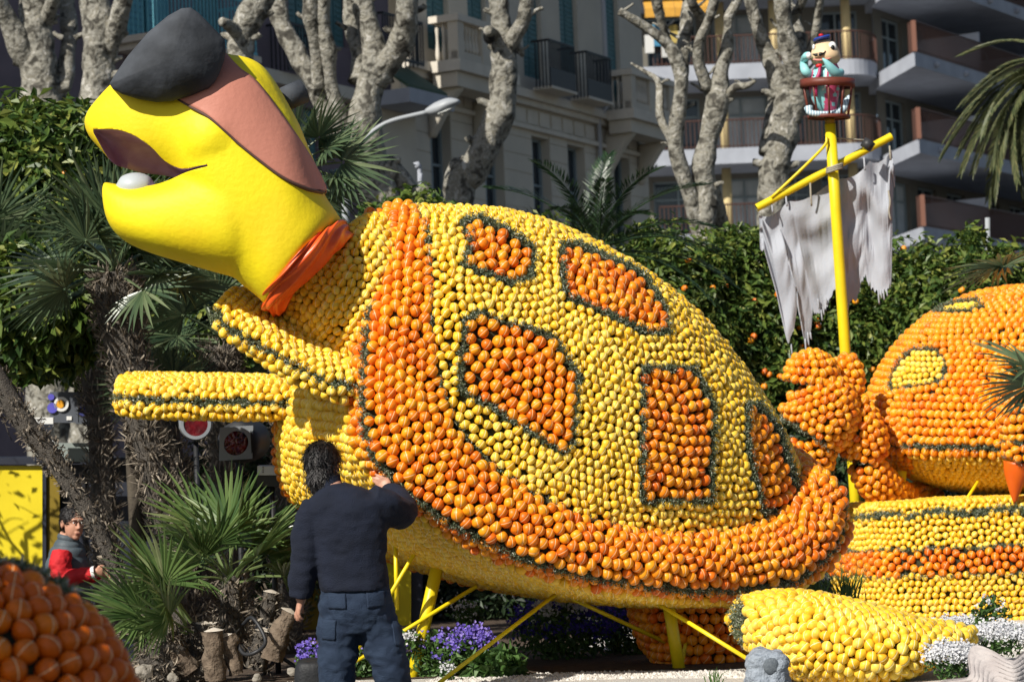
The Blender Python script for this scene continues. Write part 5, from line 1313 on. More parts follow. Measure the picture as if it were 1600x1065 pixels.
palm('fan_palm', 85, 345, 20.3, 'fan palm with open fans between the left trees and the turtle beak', FAN, rosette(15, 13, -50, 210, .95, 60), [(85, 350, 20.3), (150, 620, 20.3), (172, 1040, 20.3)], [.12, .11, .12], group='fan palms on the left')
palm('fan_palm', -215, 290, 16.2, 'leaning bare fan palm trunk crossing in front of the man in red', FAN, rosette(6, 4, 90, 200, 1.0, 30), [(-215, 290, 16.2), (-110, 430, 16.2), (-12, 585, 16.2), (36, 658, 16.2), (72, 702, 16.2), (100, 742, 16.2), (148, 815, 16.2), (181, 890, 16.2), (212, 960, 16.2), (242, 1030, 16.2)], [.09, .092, .09, .08, .074, .068, .062, .052, .058, .085], group='fan palms on the left', dens=420, slen=.045)
palm('fan_palm', 262, 640, 17.6, 'slim fan palm trunk beside the thick shaggy one', FAN, rosette(7, 5, 20, 170, .6, 40), [(262, 645, 17.6), (278, 740, 17.6), (298, 820, 17.6), (318, 900, 17.6), (322, 1010, 17.6)], [.07, .075, .08, .10, .12], group='fan palms on the left')
palm('fan_palm', 452, 268, 18.2, 'palm with stiff fronds fanning out behind the turtle neck', FAN, [(62, 10, .75, 20), (45, 0, .8, -30), (30, 10, .8, 30), (8, 10, .95, 70), (-10, 10, .8, 20), (-25, 0, .75, -30), (-48, 10, .7, 20), (75, 0, .7, 0), (-60, 5, .8, 40), (-75, 0, .7, 0), (20, 0, .6, 0)], [(452, 270, 18.2), (452, 600, 18.2), (450, 1020, 18.2)], [.12, .11, .12], group='fan palms on the left')
palm('young_fan_palm', 362, 905, 15.6, 'bright young fan palm left of the man in navy', FANL, rosette(15, 6, 8, 172, .95, 50), [(362, 898, 15.6), (362, 950, 15.6), (366, 1005, 15.6)], [.07, .085, .10], group='young fan palms among the stumps', dens=700, slen=.07)
palm('young_fan_palm', 300, 985, 15.2, 'low bright young fan palm spreading over the stumps', FANL, [(150, 20, 1.0, 30), (130, 10, 1.05, -30), (114, 20, 1.05, 10), (162, 25, .95, -40), (172, 40, .7, 60), (138, 50, .8, 80), (120, 40, .9, -60)], [(302, 978, 15.2), (303, 1040, 15.2)], [.06, .08], group='young fan palms among the stumps', dens=600, slen=.06)
palm('fan_palm', 1690, 590, 16.5, 'fan palm whose dark frond tips cross the crab from the right edge', FAN, [(166, 10, .95, -30), (182, 20, .9, 40), (100, 0, 1.0, 0), (70, 0, 1.0, 0), (20, 10, .9, 30), (210, 10, .7, 0)], [(1690, 590, 16.5), (1694, 800, 16.5), (1698, 1040, 16.5)], [.13, .12, .13])
palm('fan_palm', 1655, 400, 18.0, 'fan palm frond hanging over the top of the crab', FAN, [(196, 10, 1.1, 14), (187, -10, .95, -12), (60, 0, .9, 0), (30, 10, .9, 30), (-20, 0, .9, 20)], [(1655, 400, 18.0), (1665, 800, 18.0), (1665, 1020, 18.0)], [.13, .12, .13])
palm('cycad', 930, 395, 23.0, 'dark feathery cycad rising behind the top of the shell', CYC, [(a_, t_, s_, r_) for a_, t_, s_, r_ in ((12, 10, 1.0, 0), (24, -20, .95, 0), (38, 20, .9, 0), (55, 0, .9, 0), (72, 20, .85, 0), (90, -10, .85, 0), (108, 15, .85, 0), (126, -10, .9, 0), (142, 10, .95, 0), (156, -20, 1.0, 0), (168, 20, 1.0, 0), (4, 30, 1.0, 0), (176, 35, .95, 0), (62, 45, .8, 0), (115, 45, .8, 0), (90, 30, .8, 0), (30, 40, .9, 0), (150, 40, .9, 0))], [(930, 400, 23.0), (930, 700, 23.0), (930, 960, 23.0)], [.2, .2, .22], cat='cycad')
gd = np.random.default_rng(3)
palm('date_palm', 1655, 120, 30.0, 'tall date palm with drooping olive fronds at the upper right edge', DATE, [(az_ + gd.normal(0, 3), gd.uniform(-35, 35), gd.uniform(.31, .40), gd.uniform(-35, 35)) for az_ in list(range(150, 262, 4)) + [100, 60, 20, -20, 80, 120]], [(1655, 120, 30.0), (1662, 500, 30.0), (1666, 950, 30.0)], [.28, .25, .28], dens=200)
# ================================================================ PEOPLE
MSKIN = M('skin', (.50, .25, .165), .5, (.56, .30, .205), 12, .08, 60)
MHAIR = M('black_hair', (.008, .007, .007), .45, (.025, .021, .02), 40, .5, 70)
MNAVY = M('navy_fleece', (.0036, .0065, .0175), .9, (.006, .010, .025), 9, .45, 170)
MJEAN = M('navy_work_trousers', (.010, .021, .047), .85, (.018, .034, .066), 7, .45, 190)
MSHOE = M('black_boot_leather', (.012, .011, .010), .5)
MRED = M('red_jersey', (.56, .012, .018), .75, (.48, .01, .016), 9, .2, 25)
MVEST = M('grey_quilted_vest', (.065, .085, .10), .6, (.085, .11, .13), 8, .2, 25)
MDARKT = M('black_trousers', (.010, .010, .012), .85)
def ellipsoid(c, ax, ay, az, n=16, m=20):
    """centre and three half-axis vectors (az runs pole to pole)"""
    c = np.array(c, float); t_ = np.linspace(-np.pi / 2 + .06, np.pi / 2 - .06, n)
    return loft([(c + np.array(az) * math.sin(a), np.array(ax) * math.cos(a), np.array(ay) * math.cos(a)) for a in t_], n, m)
def head_grids(c, f, u, k=1.0, ear=True):
    """skull, jaw, nose, lips, ears for a head centred at c, facing f, up u"""
    f = nrm(np.array(f, float)); u = nrm(u - f * (u @ f)); s = np.cross(f, u)
    G = [ellipsoid(c + u * .030 * k - f * .012 * k, s * .077 * k, f * .097 * k, u * .092 * k),
         ellipsoid(c - u * .030 * k + f * .020 * k, s * .064 * k, f * .070 * k, u * .085 * k),
         ellipsoid(c - u * .088 * k + f * .062 * k, s * .028 * k, f * .024 * k, u * .024 * k),
         loft([(c + f * .086 * k + u * .022 * k, s * .008 * k, f * .008 * k), (c + f * .100 * k - u * .008 * k, s * .011 * k, f * .012 * k), (c + f * .106 * k - u * .024 * k, s * .017 * k, f * .014 * k), (c + f * .092 * k - u * .034 * k, s * .012 * k, f * .010 * k)], 12, 12),
         ellipsoid(c + f * .083 * k + u * .034 * k, s * .052 * k, f * .014 * k, u * .011 * k),
         ellipsoid(c + f * .088 * k - u * .054 * k, s * .024 * k, f * .010 * k, u * .006 * k), ellipsoid(c + f * .086 * k - u * .066 * k, s * .021 * k, f * .011 * k, u * .007 * k)]
    if ear:
        for q in (-1, 1): G.append(ellipsoid(c + s * q * .078 * k - f * .012 * k - u * .004 * k, s * .010 * k, f * .019 * k, u * .032 * k))
    return G, s, f, u
def limbw(pts, n=20, nu=30):
    """world-space limb: rows (x,y,z,r)"""
    S = spline(np.array(pts, float), nu); return tubegrid(S[:, :3], np.maximum(S[:, 3], .002), n)
def pw(px, py, d, rpx): return (*P(px, py, d), rpx * d / FPX)
def wrinkle(V, F, amp, sc, o=3):
    me = mkmesh('w', V, F, []); n = np.empty(len(V) * 3, np.float32); me.vertices.foreach_get('normal', n) if hasattr(me.vertices[0], 'normal') else None; bpy.data.meshes.remove(me)
    n = n.reshape(-1, 3); k = np.array([mnoise.fractal(Vector((v[0] * sc, v[1] * sc, v[2] * sc * 1.6)), 1., 2., o) for v in V]); return V + n * (k * amp)[:, None]
def strands(name, V, F, parent, down, mat, n=2600, L_=.05, w=.0022, seed=1):
    """hair as many thin locks lying on the hair mass"""
    me = mkmesh('w', V, F, []); nn = np.empty(len(V) * 3, np.float32); me.vertices.foreach_get('normal', nn); nn = nn.reshape(-1, 3); bpy.data.meshes.remove(me)
    g = np.random.default_rng(seed); i = g.integers(0, len(V), n); p = V[i]; nr = nn[i]; d = down + g.normal(0, .28, (n, 3)); d = nrm(d - nr * (d * nr).sum(1)[:, None]); s = np.cross(nr, d) * w
    l = L_ * g.uniform(.5, 1.3, (n, 1)); a = p + nr * .002; m1 = a + d * l * .4 + nr * .003 + s * g.normal(0, 2, (n, 1)); m2 = a + d * l * .8 + nr * .001 + s * g.normal(0, 4, (n, 1)); e = a + d * l * 1.1 - nr * .001
    Vs = np.stack((a - s, a + s, m1 + s, m1 - s, m2 + s * .8, m2 - s * .8, e), 1).reshape(-1, 3); k = np.arange(n)[:, None] * 7
    Fs = [tuple(r) for r in np.concatenate((k + np.array((0, 1, 2, 3)), k + np.array((3, 2, 4, 5))))] + [tuple(r) for r in (k + np.array((5, 4, 6)))]
    o = obj(name, Vs, Fs, mat, parent, smooth=True); o['kind'] = 'stuff'
# ---- man in navy, seen from behind, right hand on the rim
hq = proj(np.concatenate(T_pos)); near_ = np.hypot(hq[:, 0] - 590, hq[:, 1] - 748) < 16; hd_ = float(hq[near_, 2].min()) - .045
MD1 = min(13.5, hd_ - .42)
man = thing('person', (*P(555, 1180, MD1)[:2], 0.0), 'man with dark hair in navy jacket and trousers, back turned, touching the turtle rim', 'person')
k1 = MD1 / FPX; HU = np.array((0, 0, 1.0))
hc = P(505, 729, MD1 + .10)
hg, hs_, hf, hu = head_grids(hc, FW * .92 + RT * .22 - HU * .28, HU + RT * -.06, .98)
neck = limbw([pw(511, 742, MD1 + .08, 17), pw(518, 765, MD1 + .02, 19), pw(530, 790, MD1, 22)])
torso_in = profile([((500, 775), (575, 772), .08, MD1), ((492, 800), (600, 796), .11, MD1), ((497, 860), (600, 858), .11, MD1), ((502, 920), (605, 915), .11, MD1), ((508, 950), (604, 948), .12, MD1)], 30, 28)
wr = np.array(P(606, 765, hd_ - .02)); kn = np.array(P(598, 752, hd_))
def hand_grids(wrist, knuck, palm_n, side, tips, thumb, r=.0088):
    w_, k_ = np.array(wrist), np.array(knuck); d = nrm(k_ - w_); s = np.array(side, float); s = nrm(s - d * (s @ d)); n_ = np.cross(d, s)
    G = [loft([(w_ - d * .03, s * .024, n_ * .019), (w_, s * .027, n_ * .019), (w_ + (k_ - w_) * .55, s * .038, n_ * .017), (k_, s * .040, n_ * .014), (k_ + d * .008, s * .036, n_ * .010)], 16, 16)]
    for i, tp in enumerate(tips):
        b0 = k_ + s * (.030 - .020 * i) - d * .012; tp = np.array(tp); mid = (b0 + tp) / 2 - palm_n * .010
        G.append(limbw([(*b0, r * 1.1), (*(b0 * .55 + mid * .45), r * 1.05), (*mid, r), (*(mid * .45 + tp * .55 - palm_n * .003), r * .92), (*tp, r * .72)], 10, 14))
    tb = w_ + (k_ - w_) * .3 + s * .030; th = np.array(thumb)
    G.append(limbw([(*tb, r * 1.5), (*(tb * .55 + th * .45 + s * .012), r * 1.25), (*th, r * .9)], 10, 12)); return G
HR = hand_grids(wr, kn, FW, -UP * .6 - RT * .6, [P(588, 757, hd_ + .012), P(582, 751, hd_ + .014), P(581, 745, hd_ + .014), P(586, 740, hd_ + .012)], P(600, 770, hd_ + .01))
lw, lk = P(470, 940, MD1 - .02), P(466, 955, MD1 + .0)
HL = hand_grids(lw, lk, RT * .7 + FW * .4, FW * .85 - RT * .2, [P(463, 968, MD1 + .045), P(466, 971, MD1 + .025), P(470, 971, MD1 + .005), P(474, 968, MD1 - .015)], P(474, 958, MD1 + .05))
armR = [pw(585, 790, MD1, 26), pw(606, 796, MD1 + .03, 24), pw(622, 800, MD1 + .13, 21), pw(621, 786, MD1 + .24, 18), pw(611, 770, hd_ - .05, 13)]
armL = [pw(494, 800, MD1, 25), pw(482, 830, MD1 - .01, 22), pw(476, 870, MD1 - .02, 19), pw(472, 905, MD1 - .03, 16), pw(470, 938, MD1 - .02, 11)]
shr = lambda L, q: [(*a[:3], a[3] * q) for a in L]
legL = [pw(532, 945, MD1, 31), pw(528, 1000, MD1, 28), pw(524, 1060, MD1 - .02, 24), pw(522, 1120, MD1 + .02, 19), pw(521, 1172, MD1 + .03, 15)]
legR = [pw(580, 945, MD1, 31), pw(592, 1000, MD1, 28), pw(604, 1060, MD1 - .02, 24), pw(614, 1120, MD1 + .02, 19), pw(621, 1170, MD1 + .03, 15)]
V, F = union(hg + [neck, torso_in, limbw(shr(armR, .72)), limbw(shr(armL, .72)), limbw(shr(legL, .7)), limbw(shr(legR, .7))] + HR + HL, .0062, 2)
obj('body', V, F, MSKIN, man)
# hair: thick, a little wavy, down to the collar
H = [ellipsoid(hc + hu * .036 - hf * .018, hs_ * .083, hf * .100, hu * .094, 20, 26), ellipsoid(hc - hu * .050 - hf * .045, hs_ * .070, hf * .056, hu * .088, 20, 26)]
V, F = union(H, .007, 2); V = wrinkle(V, F, .011, 30, 3); hr_ = obj('hair', V, F, MHAIR, man); strands('hair_locks', V, F, hr_, -hu, MHAIR, 4200, .06, .0024, 2)
jt = profile([((505, 757), (540, 753), .07, MD1 + .03), ((492, 772), (576, 765), .10, MD1 + .01), ((477, 793), (606, 784), .135, MD1), ((484, 830), (606, 826), .145, MD1), ((492, 870), (603, 868), .14, MD1), ((498, 905), (606, 902), .145, MD1), ((502, 924), (609, 917), .15, MD1)], 44, 40, 2.3)
aR = [pw(578, 786, MD1, 31), pw(604, 793, MD1 + .03, 30), pw(626, 800, MD1 + .12, 25), pw(627, 789, MD1 + .22, 23), pw(617, 775, MD1 + .30, 20), pw(611, 769, hd_ - .05, 17)]
aL = [pw(502, 795, MD1, 31), pw(486, 822, MD1, 28), pw(478, 865, MD1 - .02, 24.5), pw(472, 905, MD1 - .03, 21), pw(470, 934, MD1 - .03, 18)]
V, F = union([jt, limbw(aR, 24, 36), limbw(aL, 24, 36)], .0095, 5)
V = wrinkle(V, F, .010, 6, 3); V = wrinkle(V, F, .003, 17, 3); jk = obj('jacket', V, F, MNAVY, man)
col_ = profile([((498, 764), (534, 757), .085, MD1 + .045), ((497, 757), (533, 750), .082, MD1 + .05), ((499, 745), (531, 740), .082, MD1 + .065)], 10, 30, 2.2)
V, F = gridmesh(col_, True, False); obj('collar', V, F, MNAVY, jk)
hips = profile([((504, 915), (607, 910), .135, MD1), ((502, 940), (610, 936), .145, MD1), ((504, 962), (612, 960), .14, MD1), ((520, 985), (600, 983), .11, MD1)], 20, 32, 2.4)
lg = [pw(532, 940, MD1, 33), pw(529, 985, MD1, 33), pw(527, 1040, MD1 - .01, 30), pw(526, 1100, MD1 + .01, 28), pw(525, 1160, MD1 + .03, 27), pw(524, 1178, MD1 + .03, 27)]
rg = [pw(580, 940, MD1, 33), pw(593, 985, MD1, 33), pw(610, 1040, MD1 - .01, 30), pw(620, 1100, MD1 + .01, 28), pw(622, 1160, MD1 + .03, 27), pw(624, 1176, MD1 + .03, 27)]
V, F = union([hips, limbw(lg, 24, 40), limbw(rg, 24, 40)], .0105, 4); V = wrinkle(V, F, .014, 8, 3); V = wrinkle(V, F, .006, 20, 2); tr_ = obj('trousers', V, F, MJEAN, man)
bv = BVHTree.FromPolygons([tuple(v) for v in V], [tuple(f) for f in F])
for ea, eb in (([(505, 968), (525, 968)], [(504, 998), (524, 1000)]), ([(512, 928), (540, 927)], [(514, 950), (541, 951)]), ([(572, 925), (600, 922)], [(574, 950), (602, 946)]), ([(612, 975), (626, 976)], [(617, 1008), (630, 1010)])):
    Vp, Fp = drape(ea, eb, 12, 8, .006, bv, thick=.004); obj('pocket', Vp, Fp, MJEAN, tr_)
for fx_, fy_ in ((523, 1178), (624, 1175)):
    a0 = P(fx_, fy_, MD1 + .03); a0[2] = .045
    V, F = gridmesh(loft([(a0 - FW * .09 + HU * .0, RT * .035, HU * .035), (a0 - FW * .06 + HU * .02, RT * .045, HU * .06), (a0 + FW * .02 + HU * .02, RT * .048, HU * .062), (a0 + FW * .10, RT * .05, HU * .044), (a0 + FW * .18 - HU * .008, RT * .04, HU * .03), (a0 + FW * .20 - HU * .01, RT * .02, HU * .018)], 20, 18, 2.4)); obj('boot', V, F, MSHOE, man)
# ---- man in a grey vest and red sleeves, on the lower path behind the leaning palm
D2 = 19.3
man2 = thing('person', (*P(110, 1149, D2)[:2], -.25), 'man in grey quilted vest and red sleeves looking out behind the leaning palm trunk', 'person')
h2 = P(114, 817, D2 - .02); face = RT * .55 - FW * .82 - HU * .06
g2, s2, f2_, u2 = head_grids(h2, face, HU, 1.06)
nk = limbw([pw(107, 832, D2 + .02, 13), pw(104, 850, D2 + .03, 15), pw(103, 866, D2 + .04, 17)])
ti = profile([((92, 856), (120, 854), .08, D2 + .03), ((82, 880), (128, 878), .10, D2 + .03), ((82, 930), (130, 928), .10, D2 + .03), ((84, 980), (134, 978), .10, D2 + .03)], 24, 24)
sl = [pw(97, 862, D2 - .16, 16), pw(94, 882, D2 - .20, 17.5), pw(99, 903, D2 - .22, 15.5), pw(122, 899, D2 - .25, 12), pw(148, 893, D2 - .27, 9)]
sl2 = [pw(118, 862, D2 + .2, 15), pw(124, 885, D2 + .2, 14), pw(134, 903, D2 + .12, 12), pw(154, 896, D2 - .1, 8)]
hw_ = hand_grids(P(150, 893, D2 - .27), P(160, 893, D2 - .27), -FW * -.2 - UP * .3, UP * .8 - FW * .3, [P(168, 888, D2 - .25), P(170, 892, D2 - .25), P(170, 896, D2 - .25), P(167, 899, D2 - .25)], P(164, 884, D2 - .27))
hw2_ = hand_grids(P(156, 896, D2 - .1), P(166, 898, D2 - .14), -FW * -.2, UP * .8 - FW * .3, [P(172, 894, D2 - .17), P(173, 898, D2 - .17), P(173, 902, D2 - .17), P(171, 905, D2 - .17)], P(170, 890, D2 - .15))
l1_ = [pw(98, 965, D2 + .0, 20), pw(98, 1040, D2, 17), pw(98, 1090, D2 + .02, 13), pw(98, 1138, D2 + .03, 10)]; l2_ = [pw(122, 965, D2 + .06, 20), pw(126, 1040, D2 + .05, 17), pw(128, 1090, D2 + .07, 13), pw(130, 1138, D2 + .08, 10)]
V, F = union(g2 + [nk, ti, limbw(shr(sl, .7)), limbw(shr(sl2, .7)), limbw(shr(l1_, .8)), limbw(shr(l2_, .8))] + hw_ + hw2_, .0068, 2); obj('body', V, F, MSKIN, man2)
V, F = union([ellipsoid(h2 + u2 * .044 - f2_ * .020, s2 * .089, f2_ * .102, u2 * .092, 20, 24), ellipsoid(h2 - u2 * .0 - f2_ * .045, s2 * .086, f2_ * .06, u2 * .08, 16, 20)], .007, 2); V = wrinkle(V, F, .006, 40, 3); hr_ = obj('hair', V, F, MHAIR, man2); strands('hair_locks', V, F, hr_, f2_ * .6 - u2 * .3, MHAIR, 1500, .03, .002, 3)
for q in (-1, 1):
    e0 = h2 + f2_ * .094 + s2 * q * .033 + u2 * .015
    V, F = gridmesh(ellipsoid(e0, s2 * .012, f2_ * .007, u2 * .006, 8, 10)); obj('eye', V, F, MWHT, man2)
    V, F = gridmesh(ellipsoid(e0 + f2_ * .005, s2 * .006, f2_ * .004, u2 * .006, 8, 10)); obj('iris', V, F, MBLK, man2)
    V, F = gridmesh(ellipsoid(e0 + f2_ * .006 + u2 * .019, s2 * .020, f2_ * .006, u2 * .0045, 8, 10)); obj('eyebrow', V, F, MHAIR, man2)
V, F = gridmesh(ellipsoid(h2 + f2_ * .102 - u2 * .064, s2 * .022, f2_ * .004, u2 * .003, 8, 12)); obj('lips', V, F, M('lips', (.30, .10, .08), .5), man2)
vt = profile([((93, 832), (119, 837), .085, D2 + .02), ((90, 844), (124, 848), .10, D2 + .02), ((80, 860), (131, 860), .13, D2 + .02), ((73, 885), (136, 884), .15, D2 + .02), ((72, 915), (139, 915), .155, D2 + .02), ((78, 945), (141, 945), .15, D2 + .02), ((83, 985), (142, 985), .15, D2 + .02)], 70, 40, 2.2)
n = gnormals(vt, True); n *= np.sign(((vt - vt.mean(1, keepdims=True)) * n).sum(-1).mean())
uu = np.linspace(0, 1, 70)[:, None]; vt = vt + n * (.011 * np.abs(np.sin(uu * np.pi * 7.5)) ** .6)[..., None]
V, F = gridmesh(vt, True, False); vest = obj('vest', V, F, MVEST, man2)
V, F = union([limbw(sl, 22, 30)], .007, 3); V = wrinkle(V, F, .007, 16, 3); obj('sleeve', V, F, MRED, man2)
V, F = union([limbw(sl2, 22, 30)], .007, 3); V = wrinkle(V, F, .007, 16, 3); obj('sleeve', V, F, MRED, man2)
cf = limbw([pw(144, 894, D2 - .267, 10), pw(149, 893, D2 - .27, 10)], 16, 4); V, F = gridmesh(cf, True, False); obj('cuff', V, F, MWHT, man2)
V, F = union([profile([((84, 950), (140, 948), .13, D2 + .02), ((83, 985), (142, 985), .14, D2 + .02), ((90, 1010), (136, 1010), .11, D2 + .02)], 16, 28), limbw([(*a[:3], a[3] * 1.2) for a in l1_]), limbw([(*a[:3], a[3] * 1.2) for a in l2_])], .01, 3); V = wrinkle(V, F, .01, 9, 3); obj('trousers', V, F, MDARKT, man2)
for fx_, dd_ in ((98, D2 + .03), (130, D2 + .08)):
    a0 = P(fx_, 1140, dd_); a0[2] = -.205; fd = nrm(np.array((.45, -.89, 0))); sd_ = np.array((.89, .45, 0))
    V, F = gridmesh(loft([(a0 - fd * .09, sd_ * .03, HU * .035), (a0 - fd * .04 + HU * .015, sd_ * .042, HU * .055), (a0 + fd * .06, sd_ * .045, HU * .045), (a0 + fd * .17 - HU * .01, sd_ * .03, HU * .025)], 16, 16, 2.3)); obj('boot', V, F, MSHOE, man2)
# ================================================================ ORANGE MOUND, FOREGROUND LEFT
OD = 6.9
mound = thing('orange_mound', (*P(-60, 1130, OD)[:2], 0), 'blurred mound of oranges reddened to imitate shade in the bottom left corner', 'sculpture')
MS = []
kx = OD / FPX; mc = P(-60, 1130, OD)
Gm = ellipsoid(mc, RT * 264 * kx, FW * .46, UP * 240 * kx, 40, 60)
clad(Gm, 'orange', .0355, rowax=0, name='core', parent=mound, store=MS, density=9000, tight=.87)
fruits(mound, *[np.concatenate([a[i] for a in MS]) for i in range(4)], {'orange': 'oranges', 'lemon': 'lemons'}, bias=.1)  # fruit tones pushed to red to imitate shade on the mound
V, F = tube([(mc[0], mc[1], -.01), (mc[0], mc[1], mc[2] - .2)], .3, 20); obj('pedestal', V, F, MBASE, mound)
g = np.random.default_rng(5); px = g.uniform(-20, 118, 900); py = 1130 - 256 * np.sqrt(np.maximum(1 - ((px + 60) / 280) ** 2, 0)) - g.uniform(-8, 5, 900)
p = P(px, py, OD + g.uniform(.02, .2, 900)); V, F, a = leafmesh(p, np.tile(UP, (900, 1)), .034, .010, 1.0); o = obj('greenery_edge', V, F, MMOSS, mound, smooth=False, attrs={'rnd': a}); o['kind'] = 'stuff'
# ================================================================ SITE CABIN AND SIGNS BEHIND THE PALMS
cab = thing('site_cabin', (*P(200, 1000, 22.0)[:2], -.25), 'dark site cabin with sunlit yellow panels behind the man in the grey vest', 'cabin')
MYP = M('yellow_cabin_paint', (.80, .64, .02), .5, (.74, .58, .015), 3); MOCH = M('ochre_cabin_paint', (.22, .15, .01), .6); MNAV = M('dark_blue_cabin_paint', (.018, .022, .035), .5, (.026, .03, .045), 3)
def panel(name, x0, x1, y0, y1, d, mat, parent, th=.05):
    c = P((x0 + x1) / 2, (y0 + y1) / 2, d); k = d / FPX; m = MB(); m.box(c + FW * th / 2, ((x1 - x0) / 2 * k, th / 2, (y1 - y0) / 2 * k), RT, FW, UP); return m.obj(name, mat, parent)
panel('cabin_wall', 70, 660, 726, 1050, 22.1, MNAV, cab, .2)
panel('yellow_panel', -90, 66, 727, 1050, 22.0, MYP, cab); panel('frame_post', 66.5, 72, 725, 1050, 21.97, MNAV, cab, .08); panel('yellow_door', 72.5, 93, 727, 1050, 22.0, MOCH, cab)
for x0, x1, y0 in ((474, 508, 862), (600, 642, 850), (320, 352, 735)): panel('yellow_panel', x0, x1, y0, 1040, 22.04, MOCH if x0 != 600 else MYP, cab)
for x in (130, 168, 210, 300, 400, 560): panel('panel_joint', x, x + 3, 728, 1045, 22.07, MIRON, cab, .02)
panel('cabin_roof', -95, 660, 715, 725, 21.95, MNAV, cab, .3)
sg = thing('notice_board', P(112, 690, 21.6), 'plain pale grey board above the site cabin', 'board'); panel('board', 88, 149, 692, 722, 21.6, M('pale_grey_board', (.26, .30, .28), .6), sg); panel('cable', 100, 125, 721, 724, 21.55, MIRON, sg, .02)
lg_ = thing('logo_sign', P(100, 636, 21.4), 'dark grey sign with a white ring, orange centre and blue shape among the branches', 'sign'); panel('sign_face', 78, 122, 612, 660, 21.4, M('grey_sign_face', (.09, .10, .12), .5), lg_)
def ring2(px, py, r0, r1, d, mat, name, parent, a0=0, a1=2 * np.pi):
    a = np.linspace(a0, a1, 30); k = d / FPX; c = P(px, py, d); n = 30
    V = np.concatenate([c + (RT * np.cos(a)[:, None] + UP * np.sin(a)[:, None]) * r * k - FW * z for r, z in ((r0, .0), (r1, .0), (r1, .01), (r0, .01))])
    F = [(i + q * n, i + 1 + q * n, i + 1 + ((q + 1) % 4) * n, i + ((q + 1) % 4) * n) for i in range(n - 1) for q in range(4)]; return obj(name, V, F, mat, parent, smooth=False)
ring2(96, 631, 7, 11.5, 21.39, MWHT, 'white_ring', lg_); ring2(94, 631, 0.1, 6.5, 21.39, M('orange_sign_paint', (.8, .36, .02), .5), 'orange_disc', lg_); ring2(82, 637, .1, 8, 21.39, M('violet_blue_paint', (.10, .09, .48), .5), 'blue_shape', lg_); ring2(80, 620, .1, 5, 21.39, bpy.data.materials['violet_blue_paint'], 'blue_shape', lg_)
panel('white_strip', 104, 112, 650, 656, 21.39, MWHT, lg_, .015)
s2g = thing('blue_oval_sign', P(130, 640, 21.7), 'dim sign with a blue oval beside the ring sign', 'sign'); panel('sign_face', 118, 146, 612, 662, 21.7, bpy.data.materials['grey_sign_face'], s2g); ring2(131, 640, .1, 10, 21.69, M('dim_blue_paint', (.05, .06, .22), .5), 'blue_oval', s2g)
s3g = thing('white_sign', P(72, 680, 21.3), 'white sign with a notched blue edge left of the plain grey board', 'sign'); panel('sign_face', 55, 83, 652, 698, 21.3, MWHT, s3g)
m = MB(); k = 21.29 / FPX; m.add([P(60, 662, 21.28), P(84, 662, 21.28), P(72, 688, 21.28), P(60, 662, 21.27), P(84, 662, 21.27), P(72, 688, 21.27)], [(0, 1, 2), (3, 5, 4), (0, 3, 4, 1), (1, 4, 5, 2), (2, 5, 3, 0)]); m.obj('dark_notch', MNAV, s3g)
# ================================================================ STAGE LIGHTS
MGEL = M('red_gel', (.13, .004, .010), .12, (.05, .002, .005), 14, .5, 18, spec=.8); MCASE = M('grey_lamp_case', (.20, .22, .24), .45, (.26, .28, .30), 6); MCASED = M('black_lamp_case', (.02, .021, .024), .5)
def stand(t, px, py, d, z=.3):
    a = P(px, py, d); b = a.copy(); b[2] = z; V, F = tube([a, b], .018, 8); obj('stand_pole', V, F, MCASED, t)
    for q in (0, 2.1, 4.2):
        V, F = tube([b + np.array((0, 0, .18)), b + np.array((.25 * math.cos(q), .25 * math.sin(q), .01))], .012, 6); obj('stand_leg', V, F, MCASED, t)
l1 = thing('stage_light', P(369, 692, 16.4), 'stage light with a red gel in a square grey frame below the lower flipper', 'stage light', 'stage lights among the palms')
ax = nrm(RT * .985 + UP * .06 + FW * .16); ay = nrm(UP - ax * (UP @ ax) + RT * .08); az = np.cross(ax, ay); c = P(369, 692, 16.3); k = 16.3 / FPX
fr = 26 * k
m = MB(); n_ = 32; a = np.linspace(0, 2 * np.pi, n_, endpoint=False); sq = np.maximum(np.abs(np.cos(a)), np.abs(np.sin(a)))
out = [c + (ax * math.cos(t_) + ay * math.sin(t_)) * fr / s_ for t_, s_ in zip(a, sq)]; inn = [c + (ax * math.cos(t_) + ay * math.sin(t_)) * 19 * k for t_ in a]
Vv = np.array(out + inn + [o_ - az * .012 * np.sign(az @ FW) * -1 for o_ in out]); m.add(Vv, [(i, (i + 1) % n_, n_ + (i + 1) % n_, n_ + i) for i in range(n_)] + [(i, (i + 1) % n_, 2 * n_ + (i + 1) % n_, 2 * n_ + i) for i in range(n_)]); m.obj('gel_frame', MCASE, l1)
zz = az * np.sign(az @ FW)
gel = np.array([[c + zz * .004 + (ax * math.cos(t_) + ay * math.sin(t_)) * r_ * 19.2 * k + zz * .016 * fbm(np.array((math.cos(t_) * r_ * 2, math.sin(t_) * r_ * 2, 3.)), 2.2, 3) for t_ in a] for r_ in np.linspace(.02, 1, 12)]); V, F = gridmesh(gel, True, True); obj('gel', V, F, MGEL, l1)
V, F = tube(np.linspace(c + zz * .05, c + zz * .35 + ax * .16, 5), [.13, .14, .14, .13, .08], 20); obj('lamp_case', V, F, MCASED, l1); stand(l1, 372, 720, 16.55)
l2 = thing('stage_light', P(306, 660, 17.2), 'round grey stage light with a dark red lens tucked under the flipper', 'stage light', 'stage lights among the palms')
